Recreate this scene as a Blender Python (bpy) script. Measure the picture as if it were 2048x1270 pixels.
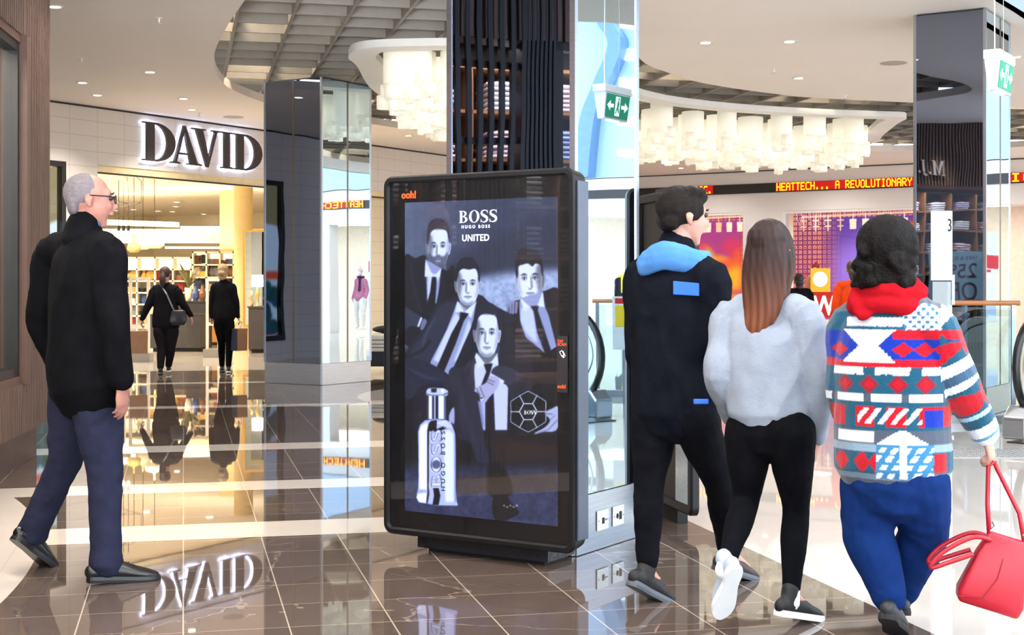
import bpy, bmesh, math, random
import numpy as np
from mathutils import Vector, Matrix
random.seed(7); rng = np.random.default_rng(7)
for o in list(bpy.data.objects): bpy.data.objects.remove(o)
C = bpy.context.scene.collection
SC = bpy.context.scene
# ------------------------------------------------------------------ camera
FPX = 2844.0; HZ = 577.0; CH = 1.3
cam_d = bpy.data.cameras.new('camera'); cam = bpy.data.objects.new('camera', cam_d); C.objects.link(cam)
cam_d.sensor_width = 36.0; cam_d.lens = FPX/2048*36.0; cam_d.sensor_fit = 'HORIZONTAL'
cam_d.shift_y = -(635.0-HZ)/2048.0
cam_d.clip_end = 300
cam.location = (0, 0, CH); cam.rotation_euler = (math.pi/2, 0, 0)
SC.camera = cam
# ------------------------------------------------------------------ daylight, added fill light, exposure
SC.view_settings.view_transform = 'Standard'; SC.view_settings.look = 'None'
SC.view_settings.gamma = 1.0; SC.view_settings.use_curve_mapping = False
SC.view_settings.exposure = 0.45
world = bpy.data.worlds.new('World'); SC.world = world; world.use_nodes = True
wn = world.node_tree
bg = wn.nodes['Background']; bg.inputs[0].default_value = (0.88, 0.94, 1.0, 1); bg.inputs[1].default_value = 3.9
def area_light(name, loc, size, power, color, rot=(0,0,0), size_y=None, spread=None):
    d = bpy.data.lights.new(name, 'AREA'); d.energy = power; d.color = color; d.size = size
    if size_y: d.shape = 'RECTANGLE'; d.size_y = size_y
    if spread: d.spread = spread
    o = bpy.data.objects.new(name, d); C.objects.link(o); o.location = loc; o.rotation_euler = rot
    return o
WARM = (1.0, 0.80, 0.58); NEUT = (1.0, 0.95, 0.90); COOL = (0.78, 0.88, 1.0)
area_light('skylight', (9.0, 6.0, 8.5), 9, 350, COOL, rot=(0, 0.35, 0), size_y=16)
area_light('ceiling_fill', (-4.5, -4.0, 0.9), 10, 650, (.93,.96,1.0), rot=(math.radians(90+22), 0, 0), size_y=1.2, spread=math.radians(44))  # added light behind the camera, tilted up to brighten the ceiling
def spot(name, loc, power, color=WARM, ang=110, r=.05, rot=(0,0,0), blend=.6):
    d = bpy.data.lights.new(name, 'SPOT'); d.energy = power; d.color = color; d.spot_size = math.radians(ang); d.spot_blend = blend; d.shadow_soft_size = r
    o = bpy.data.objects.new(name, d); C.objects.link(o); o.location = loc; o.rotation_euler = rot; return o
# ------------------------------------------------------------------ helpers
def W(px, py, Y): return Vector(((px-1024)/FPX*Y, Y, CH-(py-HZ)/FPX*Y))
def FL(px, py):
    Y = CH*FPX/(py-HZ); return Vector(((px-1024)/FPX*Y, Y, 0))
def local(P, rz, x, y, z): return Matrix.Translation(P) @ Matrix.Rotation(rz, 4, 'Z') @ Vector((x, y, z))
TH = math.radians(32.3)
U = Vector((math.sin(TH), math.cos(TH), 0)); V = Vector((math.cos(TH), -math.sin(TH), 0))
ROT_V = -TH; ROT_U = math.pi/2-TH
TA = math.radians(13.0)
E1 = Vector((math.cos(TA), math.sin(TA), 0)); E2 = Vector((-math.sin(TA), math.cos(TA), 0))
CZ = 4.15                                     # ceiling height
def lin(c):
    if isinstance(c, str):
        c = [int(c[i:i+2], 16)/255 for i in (0, 2, 4)]
    return tuple((x/12.92 if x <= 0.04045 else ((x+0.055)/1.055)**2.4) for x in c)
MATS = {}
def mat(name, col, rough=0.5, metal=0.0, emis=None, es=0.0, var=0.06, vscale=8.0, bump=0.0, bscale=40.0, spec=0.5, coat=0.0, alpha=None, stretch=None, trans=0.0, sheen=0.0):
    if name in MATS: return MATS[name]
    m = bpy.data.materials.new(name); m.use_nodes = True; MATS[name] = m
    nt = m.node_tree; b = nt.nodes['Principled BSDF']
    c = lin(col)
    tc = nt.nodes.new('ShaderNodeTexCoord'); src = tc.outputs['Object']
    if stretch:
        mp = nt.nodes.new('ShaderNodeMapping'); mp.inputs['Scale'].default_value = stretch
        nt.links.new(src, mp.inputs['Vector']); src = mp.outputs[0]
    if var > 0:
        n = nt.nodes.new('ShaderNodeTexNoise'); n.inputs['Scale'].default_value = vscale; n.inputs['Detail'].default_value = 4
        nt.links.new(src, n.inputs['Vector'])
        r = nt.nodes.new('ShaderNodeValToRGB')
        r.color_ramp.elements[0].position = 0.3; r.color_ramp.elements[1].position = 0.7
        r.color_ramp.elements[0].color = tuple(x*(1-var) for x in c)+(1,)
        r.color_ramp.elements[1].color = tuple(min(1, x*(1+var)+0.002) for x in c)+(1,)
        nt.links.new(n.outputs['Fac'], r.inputs['Fac']); nt.links.new(r.outputs['Color'], b.inputs['Base Color'])
    else: b.inputs['Base Color'].default_value = c+(1,)
    b.inputs['Roughness'].default_value = rough; b.inputs['Metallic'].default_value = metal
    b.inputs['Specular IOR Level'].default_value = spec
    b.inputs['Coat Weight'].default_value = coat
    b.inputs['Transmission Weight'].default_value = trans
    if sheen: b.inputs['Sheen Weight'].default_value = sheen
    if emis is not None:
        b.inputs['Emission Color'].default_value = lin(emis)+(1,); b.inputs['Emission Strength'].default_value = es
    if bump > 0:
        n2 = nt.nodes.new('ShaderNodeTexNoise'); n2.inputs['Scale'].default_value = bscale; n2.inputs['Detail'].default_value = 3
        nt.links.new(src, n2.inputs['Vector'])
        bp = nt.nodes.new('ShaderNodeBump'); bp.inputs['Strength'].default_value = bump; bp.inputs['Distance'].default_value = 0.01
        nt.links.new(n2.outputs['Fac'], bp.inputs['Height']); nt.links.new(bp.outputs[0], b.inputs['Normal'])
    return m
def glassmat(name, tint, ior=1.45, refl=1.0, rough=0.0):
    if name in MATS: return MATS[name]
    m = bpy.data.materials.new(name); m.use_nodes = True; MATS[name] = m
    nt = m.node_tree; nt.nodes.remove(nt.nodes['Principled BSDF']); out = nt.nodes['Material Output']
    t = nt.nodes.new('ShaderNodeBsdfTransparent'); t.inputs[0].default_value = tuple(tint)+(1,)
    g = nt.nodes.new('ShaderNodeBsdfGlossy'); g.inputs['Roughness'].default_value = rough
    f = nt.nodes.new('ShaderNodeFresnel'); f.inputs[0].default_value = ior
    mu = nt.nodes.new('ShaderNodeMath'); mu.operation = 'MULTIPLY'; mu.inputs[1].default_value = refl; mu.use_clamp = True
    mx = nt.nodes.new('ShaderNodeMixShader')
    nt.links.new(f.outputs[0], mu.inputs[0])
    ge = nt.nodes.new('ShaderNodeNewGeometry'); sb = nt.nodes.new('ShaderNodeMath'); sb.operation = 'SUBTRACT'; sb.inputs[0].default_value = 1.0
    m2 = nt.nodes.new('ShaderNodeMath'); m2.operation = 'MULTIPLY'
    nt.links.new(ge.outputs['Backfacing'], sb.inputs[1]); nt.links.new(sb.outputs[0], m2.inputs[0]); nt.links.new(mu.outputs[0], m2.inputs[1]); nt.links.new(m2.outputs[0], mx.inputs[0])
    nt.links.new(t.outputs[0], mx.inputs[1]); nt.links.new(g.outputs[0], mx.inputs[2]); nt.links.new(mx.outputs[0], out.inputs[0])
    return m
def vcolmat(name, es=0.0, rough=0.6, bump=0.0, bscale=60, sheen=0.0, spec=0.3):
    """colour comes from the surface's own painted artwork or woven pattern"""
    if name in MATS: return MATS[name]
    m = bpy.data.materials.new(name); m.use_nodes = True; MATS[name] = m
    nt = m.node_tree; b = nt.nodes['Principled BSDF']
    a = nt.nodes.new('ShaderNodeAttribute'); a.attribute_name = 'pattern'
    b.inputs['Roughness'].default_value = rough; b.inputs['Specular IOR Level'].default_value = spec
    b.inputs['Sheen Weight'].default_value = sheen
    if es > 0:
        b.inputs['Base Color'].default_value = (0.01, 0.01, 0.01, 1)
        nt.links.new(a.outputs['Color'], b.inputs['Emission Color']); b.inputs['Emission Strength'].default_value = es
    else: nt.links.new(a.outputs['Color'], b.inputs['Base Color'])
    if bump:
        tc = nt.nodes.new('ShaderNodeTexCoord'); n2 = nt.nodes.new('ShaderNodeTexNoise'); n2.inputs['Scale'].default_value = bscale
        nt.links.new(tc.outputs['Object'], n2.inputs['Vector'])
        bp = nt.nodes.new('ShaderNodeBump'); bp.inputs['Strength'].default_value = bump; bp.inputs['Distance'].default_value = 0.01
        nt.links.new(n2.outputs['Fac'], bp.inputs['Height']); nt.links.new(bp.outputs[0], b.inputs['Normal'])
    return m
class MB:
    def __init__(s): s.v = []; s.f = []
    def add(s, vs, fs):
        n = len(s.v); s.v += [tuple(v) for v in vs]; s.f += [tuple(i+n for i in f) for f in fs]; return s
    def box(s, x0, y0, z0, x1, y1, z1):
        return s.add([(x0,y0,z0),(x1,y0,z0),(x1,y1,z0),(x0,y1,z0),(x0,y0,z1),(x1,y0,z1),(x1,y1,z1),(x0,y1,z1)],
                     [(0,3,2,1),(4,5,6,7),(0,1,5,4),(1,2,6,5),(2,3,7,6),(3,0,4,7)])
    def cbox(s, c, d): return s.box(c[0]-d[0]/2, c[1]-d[1]/2, c[2]-d[2]/2, c[0]+d[0]/2, c[1]+d[1]/2, c[2]+d[2]/2)
    def prism(s, poly, z0, z1):
        n = len(poly); vs = [(x, y, z0) for x, y in poly]+[(x, y, z1) for x, y in poly]
        return s.add(vs, [tuple(range(n-1,-1,-1)), tuple(range(n, 2*n))]+[(i,(i+1)%n,n+(i+1)%n,n+i) for i in range(n)])
    def prismy(s, poly, y0, y1):      # polygon in x,z extruded along y
        n = len(poly); vs = [(x, y0, z) for x, z in poly]+[(x, y1, z) for x, z in poly]
        return s.add(vs, [tuple(range(n)), tuple(range(2*n-1, n-1, -1))]+[((i+1)%n,i,n+i,n+(i+1)%n) for i in range(n)])
    def lathe(s, prof, seg=24, cx=0, cy=0, cap=True):
        n = len(prof); vs = []
        for r, z in prof:
            for k in range(seg):
                a = 2*math.pi*k/seg; vs.append((cx+r*math.cos(a), cy+r*math.sin(a), z))
        fs = [(i*seg+k, i*seg+(k+1)%seg, (i+1)*seg+(k+1)%seg, (i+1)*seg+k) for i in range(n-1) for k in range(seg)]
        if cap: fs += [tuple(range(seg-1,-1,-1)), tuple((n-1)*seg+k for k in range(seg))]
        return s.add(vs, fs)
    def tube(s, pts, r, seg=8, closed=False):
        pts = [Vector(p) for p in pts]; n = len(pts); vs = []; prev = None
        for i, p in enumerate(pts):
            if closed: t = pts[(i+1)%n]-pts[i-1]
            else: t = pts[min(i+1, n-1)]-pts[max(i-1, 0)]
            t.normalize()
            ref = prev if prev is not None else (Vector((0,0,1)) if abs(t.z) < 0.9 else Vector((1,0,0)))
            a = ref-t*ref.dot(t)
            if a.length < 1e-5: a = Vector((0,1,0))
            a.normalize(); b = t.cross(a); prev = a
            rr = r[i] if hasattr(r, '__len__') else r
            for k in range(seg):
                q = 2*math.pi*k/seg; vs.append(p+a*rr*math.cos(q)+b*rr*math.sin(q))
        m = n if closed else n-1
        fs = [(i*seg+k, i*seg+(k+1)%seg, ((i+1)%n)*seg+(k+1)%seg, ((i+1)%n)*seg+k) for i in range(m) for k in range(seg)]
        if not closed: fs += [tuple(range(seg-1,-1,-1)), tuple((n-1)*seg+k for k in range(seg))]
        return s.add(vs, fs)
    def loft(s, rings):
        n = len(rings[0]); vs = [v for r in rings for v in r]
        fs = [(i*n+k, i*n+(k+1)%n, (i+1)*n+(k+1)%n, (i+1)*n+k) for i in range(len(rings)-1) for k in range(n)]
        fs += [tuple(range(n-1,-1,-1)), tuple((len(rings)-1)*n+k for k in range(n))]
        return s.add(vs, fs)
    def ball(s, c, r, seg=16, rings=10):
        if not hasattr(r, '__len__'): r = (r, r, r)
        vs = [(c[0], c[1], c[2]-r[2])]
        for i in range(1, rings):
            t = math.pi*i/rings
            for k in range(seg):
                a = 2*math.pi*k/seg
                vs.append((c[0]+r[0]*math.sin(t)*math.cos(a), c[1]+r[1]*math.sin(t)*math.sin(a), c[2]-r[2]*math.cos(t)))
        vs.append((c[0], c[1], c[2]+r[2])); L = len(vs)-1; fs = []
        for k in range(seg):
            fs.append((0, 1+(k+1)%seg, 1+k))
            fs.append((L, 1+(rings-2)*seg+k, 1+(rings-2)*seg+(k+1)%seg))
            for i in range(rings-2): fs.append((1+i*seg+k, 1+i*seg+(k+1)%seg, 1+(i+1)*seg+(k+1)%seg, 1+(i+1)*seg+k))
        return s.add(vs, fs)
    def build(s, name, m, parent=None, loc=None, rz=0, smooth=False, bevel=0, fixn=True):
        me = bpy.data.meshes.new(name); me.from_pydata(s.v, [], s.f); me.update()
        if fixn:
            bm = bmesh.new(); bm.from_mesh(me); bmesh.ops.recalc_face_normals(bm, faces=bm.faces); bm.to_mesh(me); bm.free()
        o = bpy.data.objects.new(name, me); C.objects.link(o)
        if m: me.materials.append(m)
        if parent: o.parent = parent
        if loc is not None: o.location = loc
        o.rotation_euler[2] = rz
        if smooth: me.polygons.foreach_set('use_smooth', [True]*len(me.polygons))
        if bevel:
            b = o.modifiers.new('bevel', 'BEVEL'); b.width = bevel; b.segments = 3; b.limit_method = 'ANGLE'
        return o
def tag(o, label, cat, group=None, kind=None):
    o['label'] = label; o['category'] = cat
    if group: o['group'] = group
    if kind: o['kind'] = kind
    return o
def struct(o): o['kind'] = 'structure'; return o
def empty(name, loc, rz=0, label=None, cat=None, group=None):
    o = bpy.data.objects.new(name, None); C.objects.link(o); o.location = loc; o.rotation_euler[2] = rz; o.empty_display_size = 0.1
    if label: tag(o, label, cat, group)
    return o
KIDS = {}
def dup(root, loc=None, rz=None, label=None, scale=None, group=None):
    r = root.copy(); C.objects.link(r)
    if loc is not None: r.location = loc
    if rz is not None: r.rotation_euler[2] = rz
    if label: r['label'] = label
    if group: r['group'] = group
    if scale: r.scale = scale
    for ch in list(root.children):
        c = ch.copy(); C.objects.link(c); c.parent = r
        for g in list(ch.children):
            d = g.copy(); C.objects.link(d); d.parent = c
    return r
def curve_mesh(name, polys, m, parent=None, extrude=0.0, loc=(0,0,0), rot=(0,0,0), scale=1.0):
    """closed outlines (holes by even-odd) -> filled, extruded mesh"""
    cu = bpy.data.curves.new('tmp', 'CURVE'); cu.dimensions = '2D'; cu.fill_mode = 'BOTH'; cu.extrude = extrude
    for p in polys:
        sp = cu.splines.new('POLY'); sp.points.add(len(p)-1)
        for i, (x, y) in enumerate(p): sp.points[i].co = (x*scale, y*scale, 0, 1)
        sp.use_cyclic_u = True
    t = bpy.data.objects.new('tmp', cu)
    me = bpy.data.meshes.new_from_object(t); me.name = name
    bpy.data.objects.remove(t); bpy.data.curves.remove(cu)
    o = bpy.data.objects.new(name, me); C.objects.link(o); me.materials.clear(); me.materials.append(m)
    if parent: o.parent = parent
    o.location = loc; o.rotation_euler = rot
    return o
def text_mesh(name, s, size, m, parent=None, loc=(0,0,0), rot=(math.pi/2,0,0), extrude=0.002, align='CENTER', sx=1.0, space=1.0, bold=0.0):
    cu = bpy.data.curves.new('tmp', 'FONT'); cu.body = s; cu.size = size; cu.extrude = extrude; cu.align_x = align; cu.space_character = space; cu.offset = bold
    cu.resolution_u = 4
    t = bpy.data.objects.new('tmp', cu)
    me = bpy.data.meshes.new_from_object(t); me.name = name
    bpy.data.objects.remove(t); bpy.data.curves.remove(cu)
    o = bpy.data.objects.new(name, me); C.objects.link(o); me.materials.clear(); me.materials.append(m)
    if parent: o.parent = parent
    o.location = loc; o.rotation_euler = rot; o.scale = (sx, 1, 1)
    return o
# serif capitals, cap height 1: every glyph is a list of outline groups (outer + holes)
def _arc(cx, cy, rx, ry, a0, a1, n=20): return [(cx+rx*math.cos(math.radians(a0+(a1-a0)*i/n)), cy+ry*math.sin(math.radians(a0+(a1-a0)*i/n))) for i in range(n+1)]
def _serif(x0, x1, y, up): 
    t = 0.035*up; return [(x0, y), (x1, y), (x1, y+t), ((x0+x1)/2, y+2.0*t), (x0, y+t)]
def stroke(pts, ws):
    L = []; R = []
    for i, p in enumerate(pts):
        a = pts[max(i-1,0)]; b = pts[min(i+1,len(pts)-1)]; dx, dy = b[0]-a[0], b[1]-a[1]; l = math.hypot(dx, dy) or 1
        nx, ny = -dy/l, dx/l; w = ws[i]/2; L.append((p[0]+nx*w, p[1]+ny*w)); R.append((p[0]-nx*w, p[1]-ny*w))
    return L+R[::-1]
def glyph(ch):
    if ch == 'D':
        return 0.92, [[[(.10,0),(.31,0),(.31,1),(.10,1)]], [_serif(0,.42,0,1)], [_serif(0,.42,1,-1)],
                [_arc(.33,.5,.56,.5,90,-90,30)+_arc(.33,.5,.33,.455,-90,90,30)]]
    if ch == 'I': return 0.46, [[[(.13,0),(.34,0),(.34,1),(.13,1)]], [_serif(.01,.46,0,1)], [_serif(.01,.46,1,-1)]]
    if ch == 'A':
        return 0.98, [[[(.40,1.02),(.46,1.02),(.86,0),(.62,0)]], [[(.41,1.02),(.435,.88),(.17,0),(.10,0)]],
                [[(.20,.30),(.66,.30),(.68,.25),(.19,.25)]], [_serif(.0,.30,0,1)], [_serif(.52,.98,0,1)]]
    if ch == 'V':
        return 0.98, [[[(.12,1),(.36,1),(.60,.14),(.50,-.02)]], [[(.50,-.02),(.56,-.02),(.88,1),(.80,1)]],
                [_serif(.0,.46,1,-1)], [_serif(.68,.98,1,-1)]]
    if ch == 'B':
        return 0.80, [[[(.10,0),(.29,0),(.29,1),(.10,1)]], [_serif(0,.36,0,1)], [_serif(0,.36,1,-1)],
                [_arc(.30,.755,.36,.245,90,-90,20)+_arc(.30,.755,.19,.205,-90,90,20)],
                [_arc(.30,.27,.44,.27,90,-90,20)+_arc(.30,.27,.24,.225,-90,90,20)]]
    if ch == 'O': return 0.92, [[_arc(.46,.5,.44,.52,0,351,40), _arc(.46,.5,.24,.475,0,351,40)]]
    if ch == 'S':
        p = [(.60,.80),(.57,.92),(.44,.99),(.28,.98),(.15,.90),(.11,.77),(.16,.65),(.28,.56),(.42,.48),(.54,.39),(.59,.27),(.56,.13),(.44,.03),(.28,.005),(.13,.06),(.07,.20)]
        w = [.03,.05,.06,.08,.13,.17,.19,.21,.22,.21,.19,.17,.12,.07,.05,.03]
        q = []; ww = []
        for i in range(len(p)-1):
            for k in range(3):
                t = k/3; q.append((p[i][0]*(1-t)+p[i+1][0]*t, p[i][1]*(1-t)+p[i+1][1]*t)); ww.append(w[i]*(1-t)+w[i+1]*t)
        q.append(p[-1]); ww.append(w[-1])
        return 0.70, [[stroke(q, ww)], [[(.57,.99),(.63,.99),(.63,.72),(.59,.74)]], [[(.04,0),(.10,0),(.08,.26),(.04,.28)]]]
    if ch == 'M': return 1.1, [[[(.14,0),(.20,0),(.20,1),(.14,1)]], [[(.12,1),(.34,1),(.60,.15),(.52,0)]], [[(.52,0),(.57,0),(.86,1),(.80,1)]], [[(.78,0),(.98,0),(.98,1),(.78,1)]], [_serif(.02,.30,0,1)], [_serif(.68,1.08,0,1)], [_serif(.02,.32,1,-1)], [_serif(.78,1.08,1,-1)]]
    if ch == 'J': return 0.5, [[[(.2,.1),(.38,.1),(.38,1),(.2,1)]], [_serif(.08,.5,1,-1)], [stroke(_arc(.17,.05,.12,.16,0,-150,10), [.16]*4+[.1]*7)]]
    if ch == 'L': return 0.75, [[[(.12,0),(.3,0),(.3,1),(.12,1)]], [_serif(0,.7,0,1)], [_serif(0,.42,1,-1)], [[(.64,0),(.7,0),(.7,.3)]]]
    if ch == 'E': return 0.75, [[[(.12,0),(.3,0),(.3,1),(.12,1)]], [_serif(0,.7,0,1)], [_serif(0,.68,1,-1)], [[(.64,0),(.7,0),(.7,.3)]], [[(.62,1),(.68,1),(.68,.72)]], [[(.3,.47),(.56,.47),(.56,.53),(.3,.53)]]]
    if ch == 'F': return 0.72, [[[(.12,0),(.3,0),(.3,1),(.12,1)]], [_serif(0,.42,0,1)], [_serif(0,.68,1,-1)], [[(.62,1),(.68,1),(.68,.72)]], [[(.3,.47),(.56,.47),(.56,.53),(.3,.53)]]]
    if ch == '.': return 0.3, [[_arc(.13,.09,.09,.09,0,340,12)]]
    return 0.35, []
def serif_text(s, size, m, parent, x, z, y=0.0, depth=0.02, name='letter', track=0.06, facing=1, each=True, ws=1.0):
    """letters stand in the local x-z plane, front towards -y"""
    out = []
    for ch in s:
        adv, groups = glyph(ch)
        if groups:
            me_v = MB()
            for gi, g in enumerate(groups):
                t = curve_mesh('tmp', g, m, None, depth/2, scale=size)
                me = t.data
                me_v.add([(v.co.x*ws, -v.co.z + gi*0.00003, v.co.y) for v in me.vertices], [tuple(p.vertices)[::-1] for p in me.polygons])
                bpy.data.objects.remove(t); bpy.data.meshes.remove(me)
            out.append(me_v.build(name, m, parent, loc=(x, y, z), fixn=False))
        x += (adv+track)*size*ws
    return out, x
def paint_plane(name, rgb, w, h, m, parent=None, loc=(0,0,0), rz=0):
    """flat printed / displayed picture: a fine grid whose points carry the picture's own colours; local x right, z up, faces -y"""
    H, Wd = rgb.shape[:2]
    xs = np.linspace(0, w, Wd); zs = np.linspace(h, 0, H)
    X, Z = np.meshgrid(xs, zs)
    co = np.zeros((H*Wd, 3), dtype=np.float32); co[:, 0] = X.ravel(); co[:, 2] = Z.ravel()
    i = np.arange(H*Wd).reshape(H, Wd)
    q = np.stack([i[1:, :-1], i[1:, 1:], i[:-1, 1:], i[:-1, :-1]], -1).reshape(-1, 4)
    me = bpy.data.meshes.new(name)
    me.vertices.add(len(co)); me.vertices.foreach_set('co', co.ravel())
    me.loops.add(q.size); me.loops.foreach_set('vertex_index', q.ravel().astype(np.int32))
    me.polygons.add(len(q)); me.polygons.foreach_set('loop_start', (np.arange(len(q))*4).astype(np.int32))
    me.update(calc_edges=True); me.validate()
    ca = me.color_attributes.new('pattern', 'FLOAT_COLOR', 'POINT')
    c = np.clip(rgb.reshape(-1, 3), 0, 1); c = np.where(c <= 0.04045, c/12.92, ((c+0.055)/1.055)**2.4)
    ca.data.foreach_set('color', np.concatenate([c, np.ones((len(c), 1))], 1).astype(np.float32).ravel())
    o = bpy.data.objects.new(name, me); C.objects.link(o); me.materials.append(m)
    if parent: o.parent = parent
    o.location = loc; o.rotation_euler[2] = rz
    return o
class Paint:
    def __init__(s, w, h, col=(0,0,0), x0=0., y0=0., x1=1., y1=1.):
        s.w, s.h = w, h; s.a = np.zeros((h, w, 3))+np.array(col)
        xs = x0+(np.arange(w)+.5)/w*(x1-x0); ys = y0+(np.arange(h)+.5)/h*(y1-y0)
        s.X, s.Y = np.meshgrid(xs, ys); s.px = (x1-x0)/w
    def mask_poly(s, pts, blur=0):
        m = np.zeros((s.h, s.w))
        for oy in (-.25, .25):
            for ox in (-.25, .25):
                X = s.X+ox*s.px; Y = s.Y+oy*s.px; ins = np.zeros((s.h, s.w), bool); n = len(pts)
                for i in range(n):
                    xa, ya = pts[i]; xb, yb = pts[(i+1)%n]
                    if ya == yb: continue
                    c = ((ya > Y) != (yb > Y)) & (X < (xb-xa)*(Y-ya)/(yb-ya)+xa); ins ^= c
                m += ins*.25
        return s.blur(m, blur)
    def blur(s, m, r):
        if r <= 0: return m
        k = max(1, int(round(r/s.px)))
        for _ in range(2):
            for ax in (0, 1):
                p = np.pad(m, [(k+1, k) if i == ax else (0, 0) for i in range(2)], mode='edge'); c = np.cumsum(p, axis=ax)
                m = (np.take(c, range(2*k+1, c.shape[ax]), ax)-np.take(c, range(0, c.shape[ax]-2*k-1), ax))/(2*k+1)
        return m
    def mask_ell(s, cx, cy, rx, ry, rot=0, blur=0):
        c, sn = math.cos(rot), math.sin(rot); dx = s.X-cx; dy = s.Y-cy
        d = ((dx*c+dy*sn)/rx)**2+((-dx*sn+dy*c)/ry)**2
        m = np.clip((1-np.sqrt(d))*min(rx, ry)/s.px+.5, 0, 1); return s.blur(m, blur)
    def put(s, m, col, alpha=1.0):
        m = (m*alpha)[..., None]; s.a = s.a*(1-m)+np.array(col)*m if not isinstance(col, np.ndarray) or col.ndim == 1 else s.a*(1-m)+col*m
    def poly(s, pts, col, alpha=1., blur=0): s.put(s.mask_poly(pts, blur), np.array(col), alpha)
    def ell(s, cx, cy, rx, ry, col, rot=0, alpha=1., blur=0): s.put(s.mask_ell(cx, cy, rx, ry, rot, blur), np.array(col), alpha)
    def line(s, pts, w, col, alpha=1., blur=0):
        m = np.zeros((s.h, s.w))
        for (xa, ya), (xb, yb) in zip(pts[:-1], pts[1:]):
            dx, dy = xb-xa, yb-ya; L = dx*dx+dy*dy+1e-9
            t = np.clip(((s.X-xa)*dx+(s.Y-ya)*dy)/L, 0, 1); d = np.hypot(s.X-xa-t*dx, s.Y-ya-t*dy)
            m = np.maximum(m, np.clip((w/2-d)/s.px+.5, 0, 1))
        s.put(s.blur(m, blur), np.array(col), alpha)
def smooth_poly(p, n=4, closed=True):
    """Catmull-Rom through the points"""
    out = []; L = len(p)
    for i in range(L if closed else L-1):
        if closed: a, b, c, d = p[i-1], p[i], p[(i+1)%L], p[(i+2)%L]
        else: a, b, c, d = p[max(i-1,0)], p[i], p[i+1], p[min(i+2,L-1)]
        for k in range(n):
            t = k/n; t2 = t*t; t3 = t2*t
            out.append(tuple(0.5*((2*b[j])+(-a[j]+c[j])*t+(2*a[j]-5*b[j]+4*c[j]-d[j])*t2+(-a[j]+3*b[j]-3*c[j]+d[j])*t3) for j in range(len(b))))
    if not closed: out.append(tuple(p[-1]))
    return out
# ------------------------------------------------------------------ materials used widely
M_WHITE = mat('ceiling_paint', (0.90,0.87,0.84), 0.75, var=0.02, vscale=0.6)
M_TRIMW = mat('white_trim', (0.90,0.89,0.87), 0.5, var=0.02)
M_STEEL = mat('brushed_steel', (0.72,0.74,0.77), 0.28, 1.0, var=0.08, vscale=3, stretch=(1,1,25))
M_STEELD = mat('dark_steel', (0.32,0.33,0.35), 0.35, 0.9)
M_BLACK = mat('black_satin', (0.055,0.055,0.065), 0.35, var=0.1)
M_BLACKM = mat('black_matt', (0.03,0.03,0.035), 0.7)
M_MIRD = mat('smoked_mirror', (0.50,0.53,0.60), 0.015, 1.0, var=0)
M_MIRB = mat('clear_mirror', (0.80,0.88,0.93), 0.01, 1.0, var=0)
M_GLASS = glassmat('shop_glass', (0.93,0.96,0.96))
M_GLASSG = glassmat('green_glass', (0.80,0.90,0.92))
def wavy(m, strength, scale):
    nt = m.node_tree; b = nt.nodes['Principled BSDF']
    tc = nt.nodes.new('ShaderNodeTexCoord'); n = nt.nodes.new('ShaderNodeTexNoise'); n.inputs['Scale'].default_value = scale; n.inputs['Detail'].default_value = 1
    nt.links.new(tc.outputs['Object'], n.inputs['Vector'])
    bp = nt.nodes.new('ShaderNodeBump'); bp.inputs['Strength'].default_value = strength; bp.inputs['Distance'].default_value = 0.01
    nt.links.new(n.outputs['Fac'], bp.inputs['Height']); nt.links.new(bp.outputs[0], b.inputs['Normal'])
wavy(M_MIRD, 0.25, 1.1); wavy(M_MIRB, 0.18, 1.0)
class NX:
    """tiny expression builder for shader maths"""
    def __init__(s, nt): s.nt = nt
    def m(s, op, a, b=None, c=None):
        n = s.nt.nodes.new('ShaderNodeMath'); n.operation = op
        for i, x in enumerate((a, b, c)):
            if x is None: continue
            if isinstance(x, (int, float)): n.inputs[i].default_value = x
            else: s.nt.links.new(x, n.inputs[i])
        return n.outputs[0]
    def band(s, x, lo, hi): return s.m('MULTIPLY', s.m('GREATER_THAN', x, lo), s.m('LESS_THAN', x, hi))
    def near(s, x, period, off, half):      # 1 close to multiples of the period
        q = s.m('DIVIDE', s.m('SUBTRACT', x, off), period)
        fr = s.m('ABSOLUTE', s.m('SUBTRACT', q, s.m('ROUND', q)))
        return s.m('LESS_THAN', fr, half/period)
    def mix(s, f, a, b):
        n = s.nt.nodes.new('ShaderNodeMix'); n.data_type = 'RGBA'
        for i, x in ((0, f), (6, a), (7, b)):
            if isinstance(x, tuple): n.inputs[i].default_value = x+(1,) if len(x) == 3 else x
            elif isinstance(x, (int, float)): n.inputs[i].default_value = x
            else: s.nt.links.new(x, n.inputs[i])
        return n.outputs[2]
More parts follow.
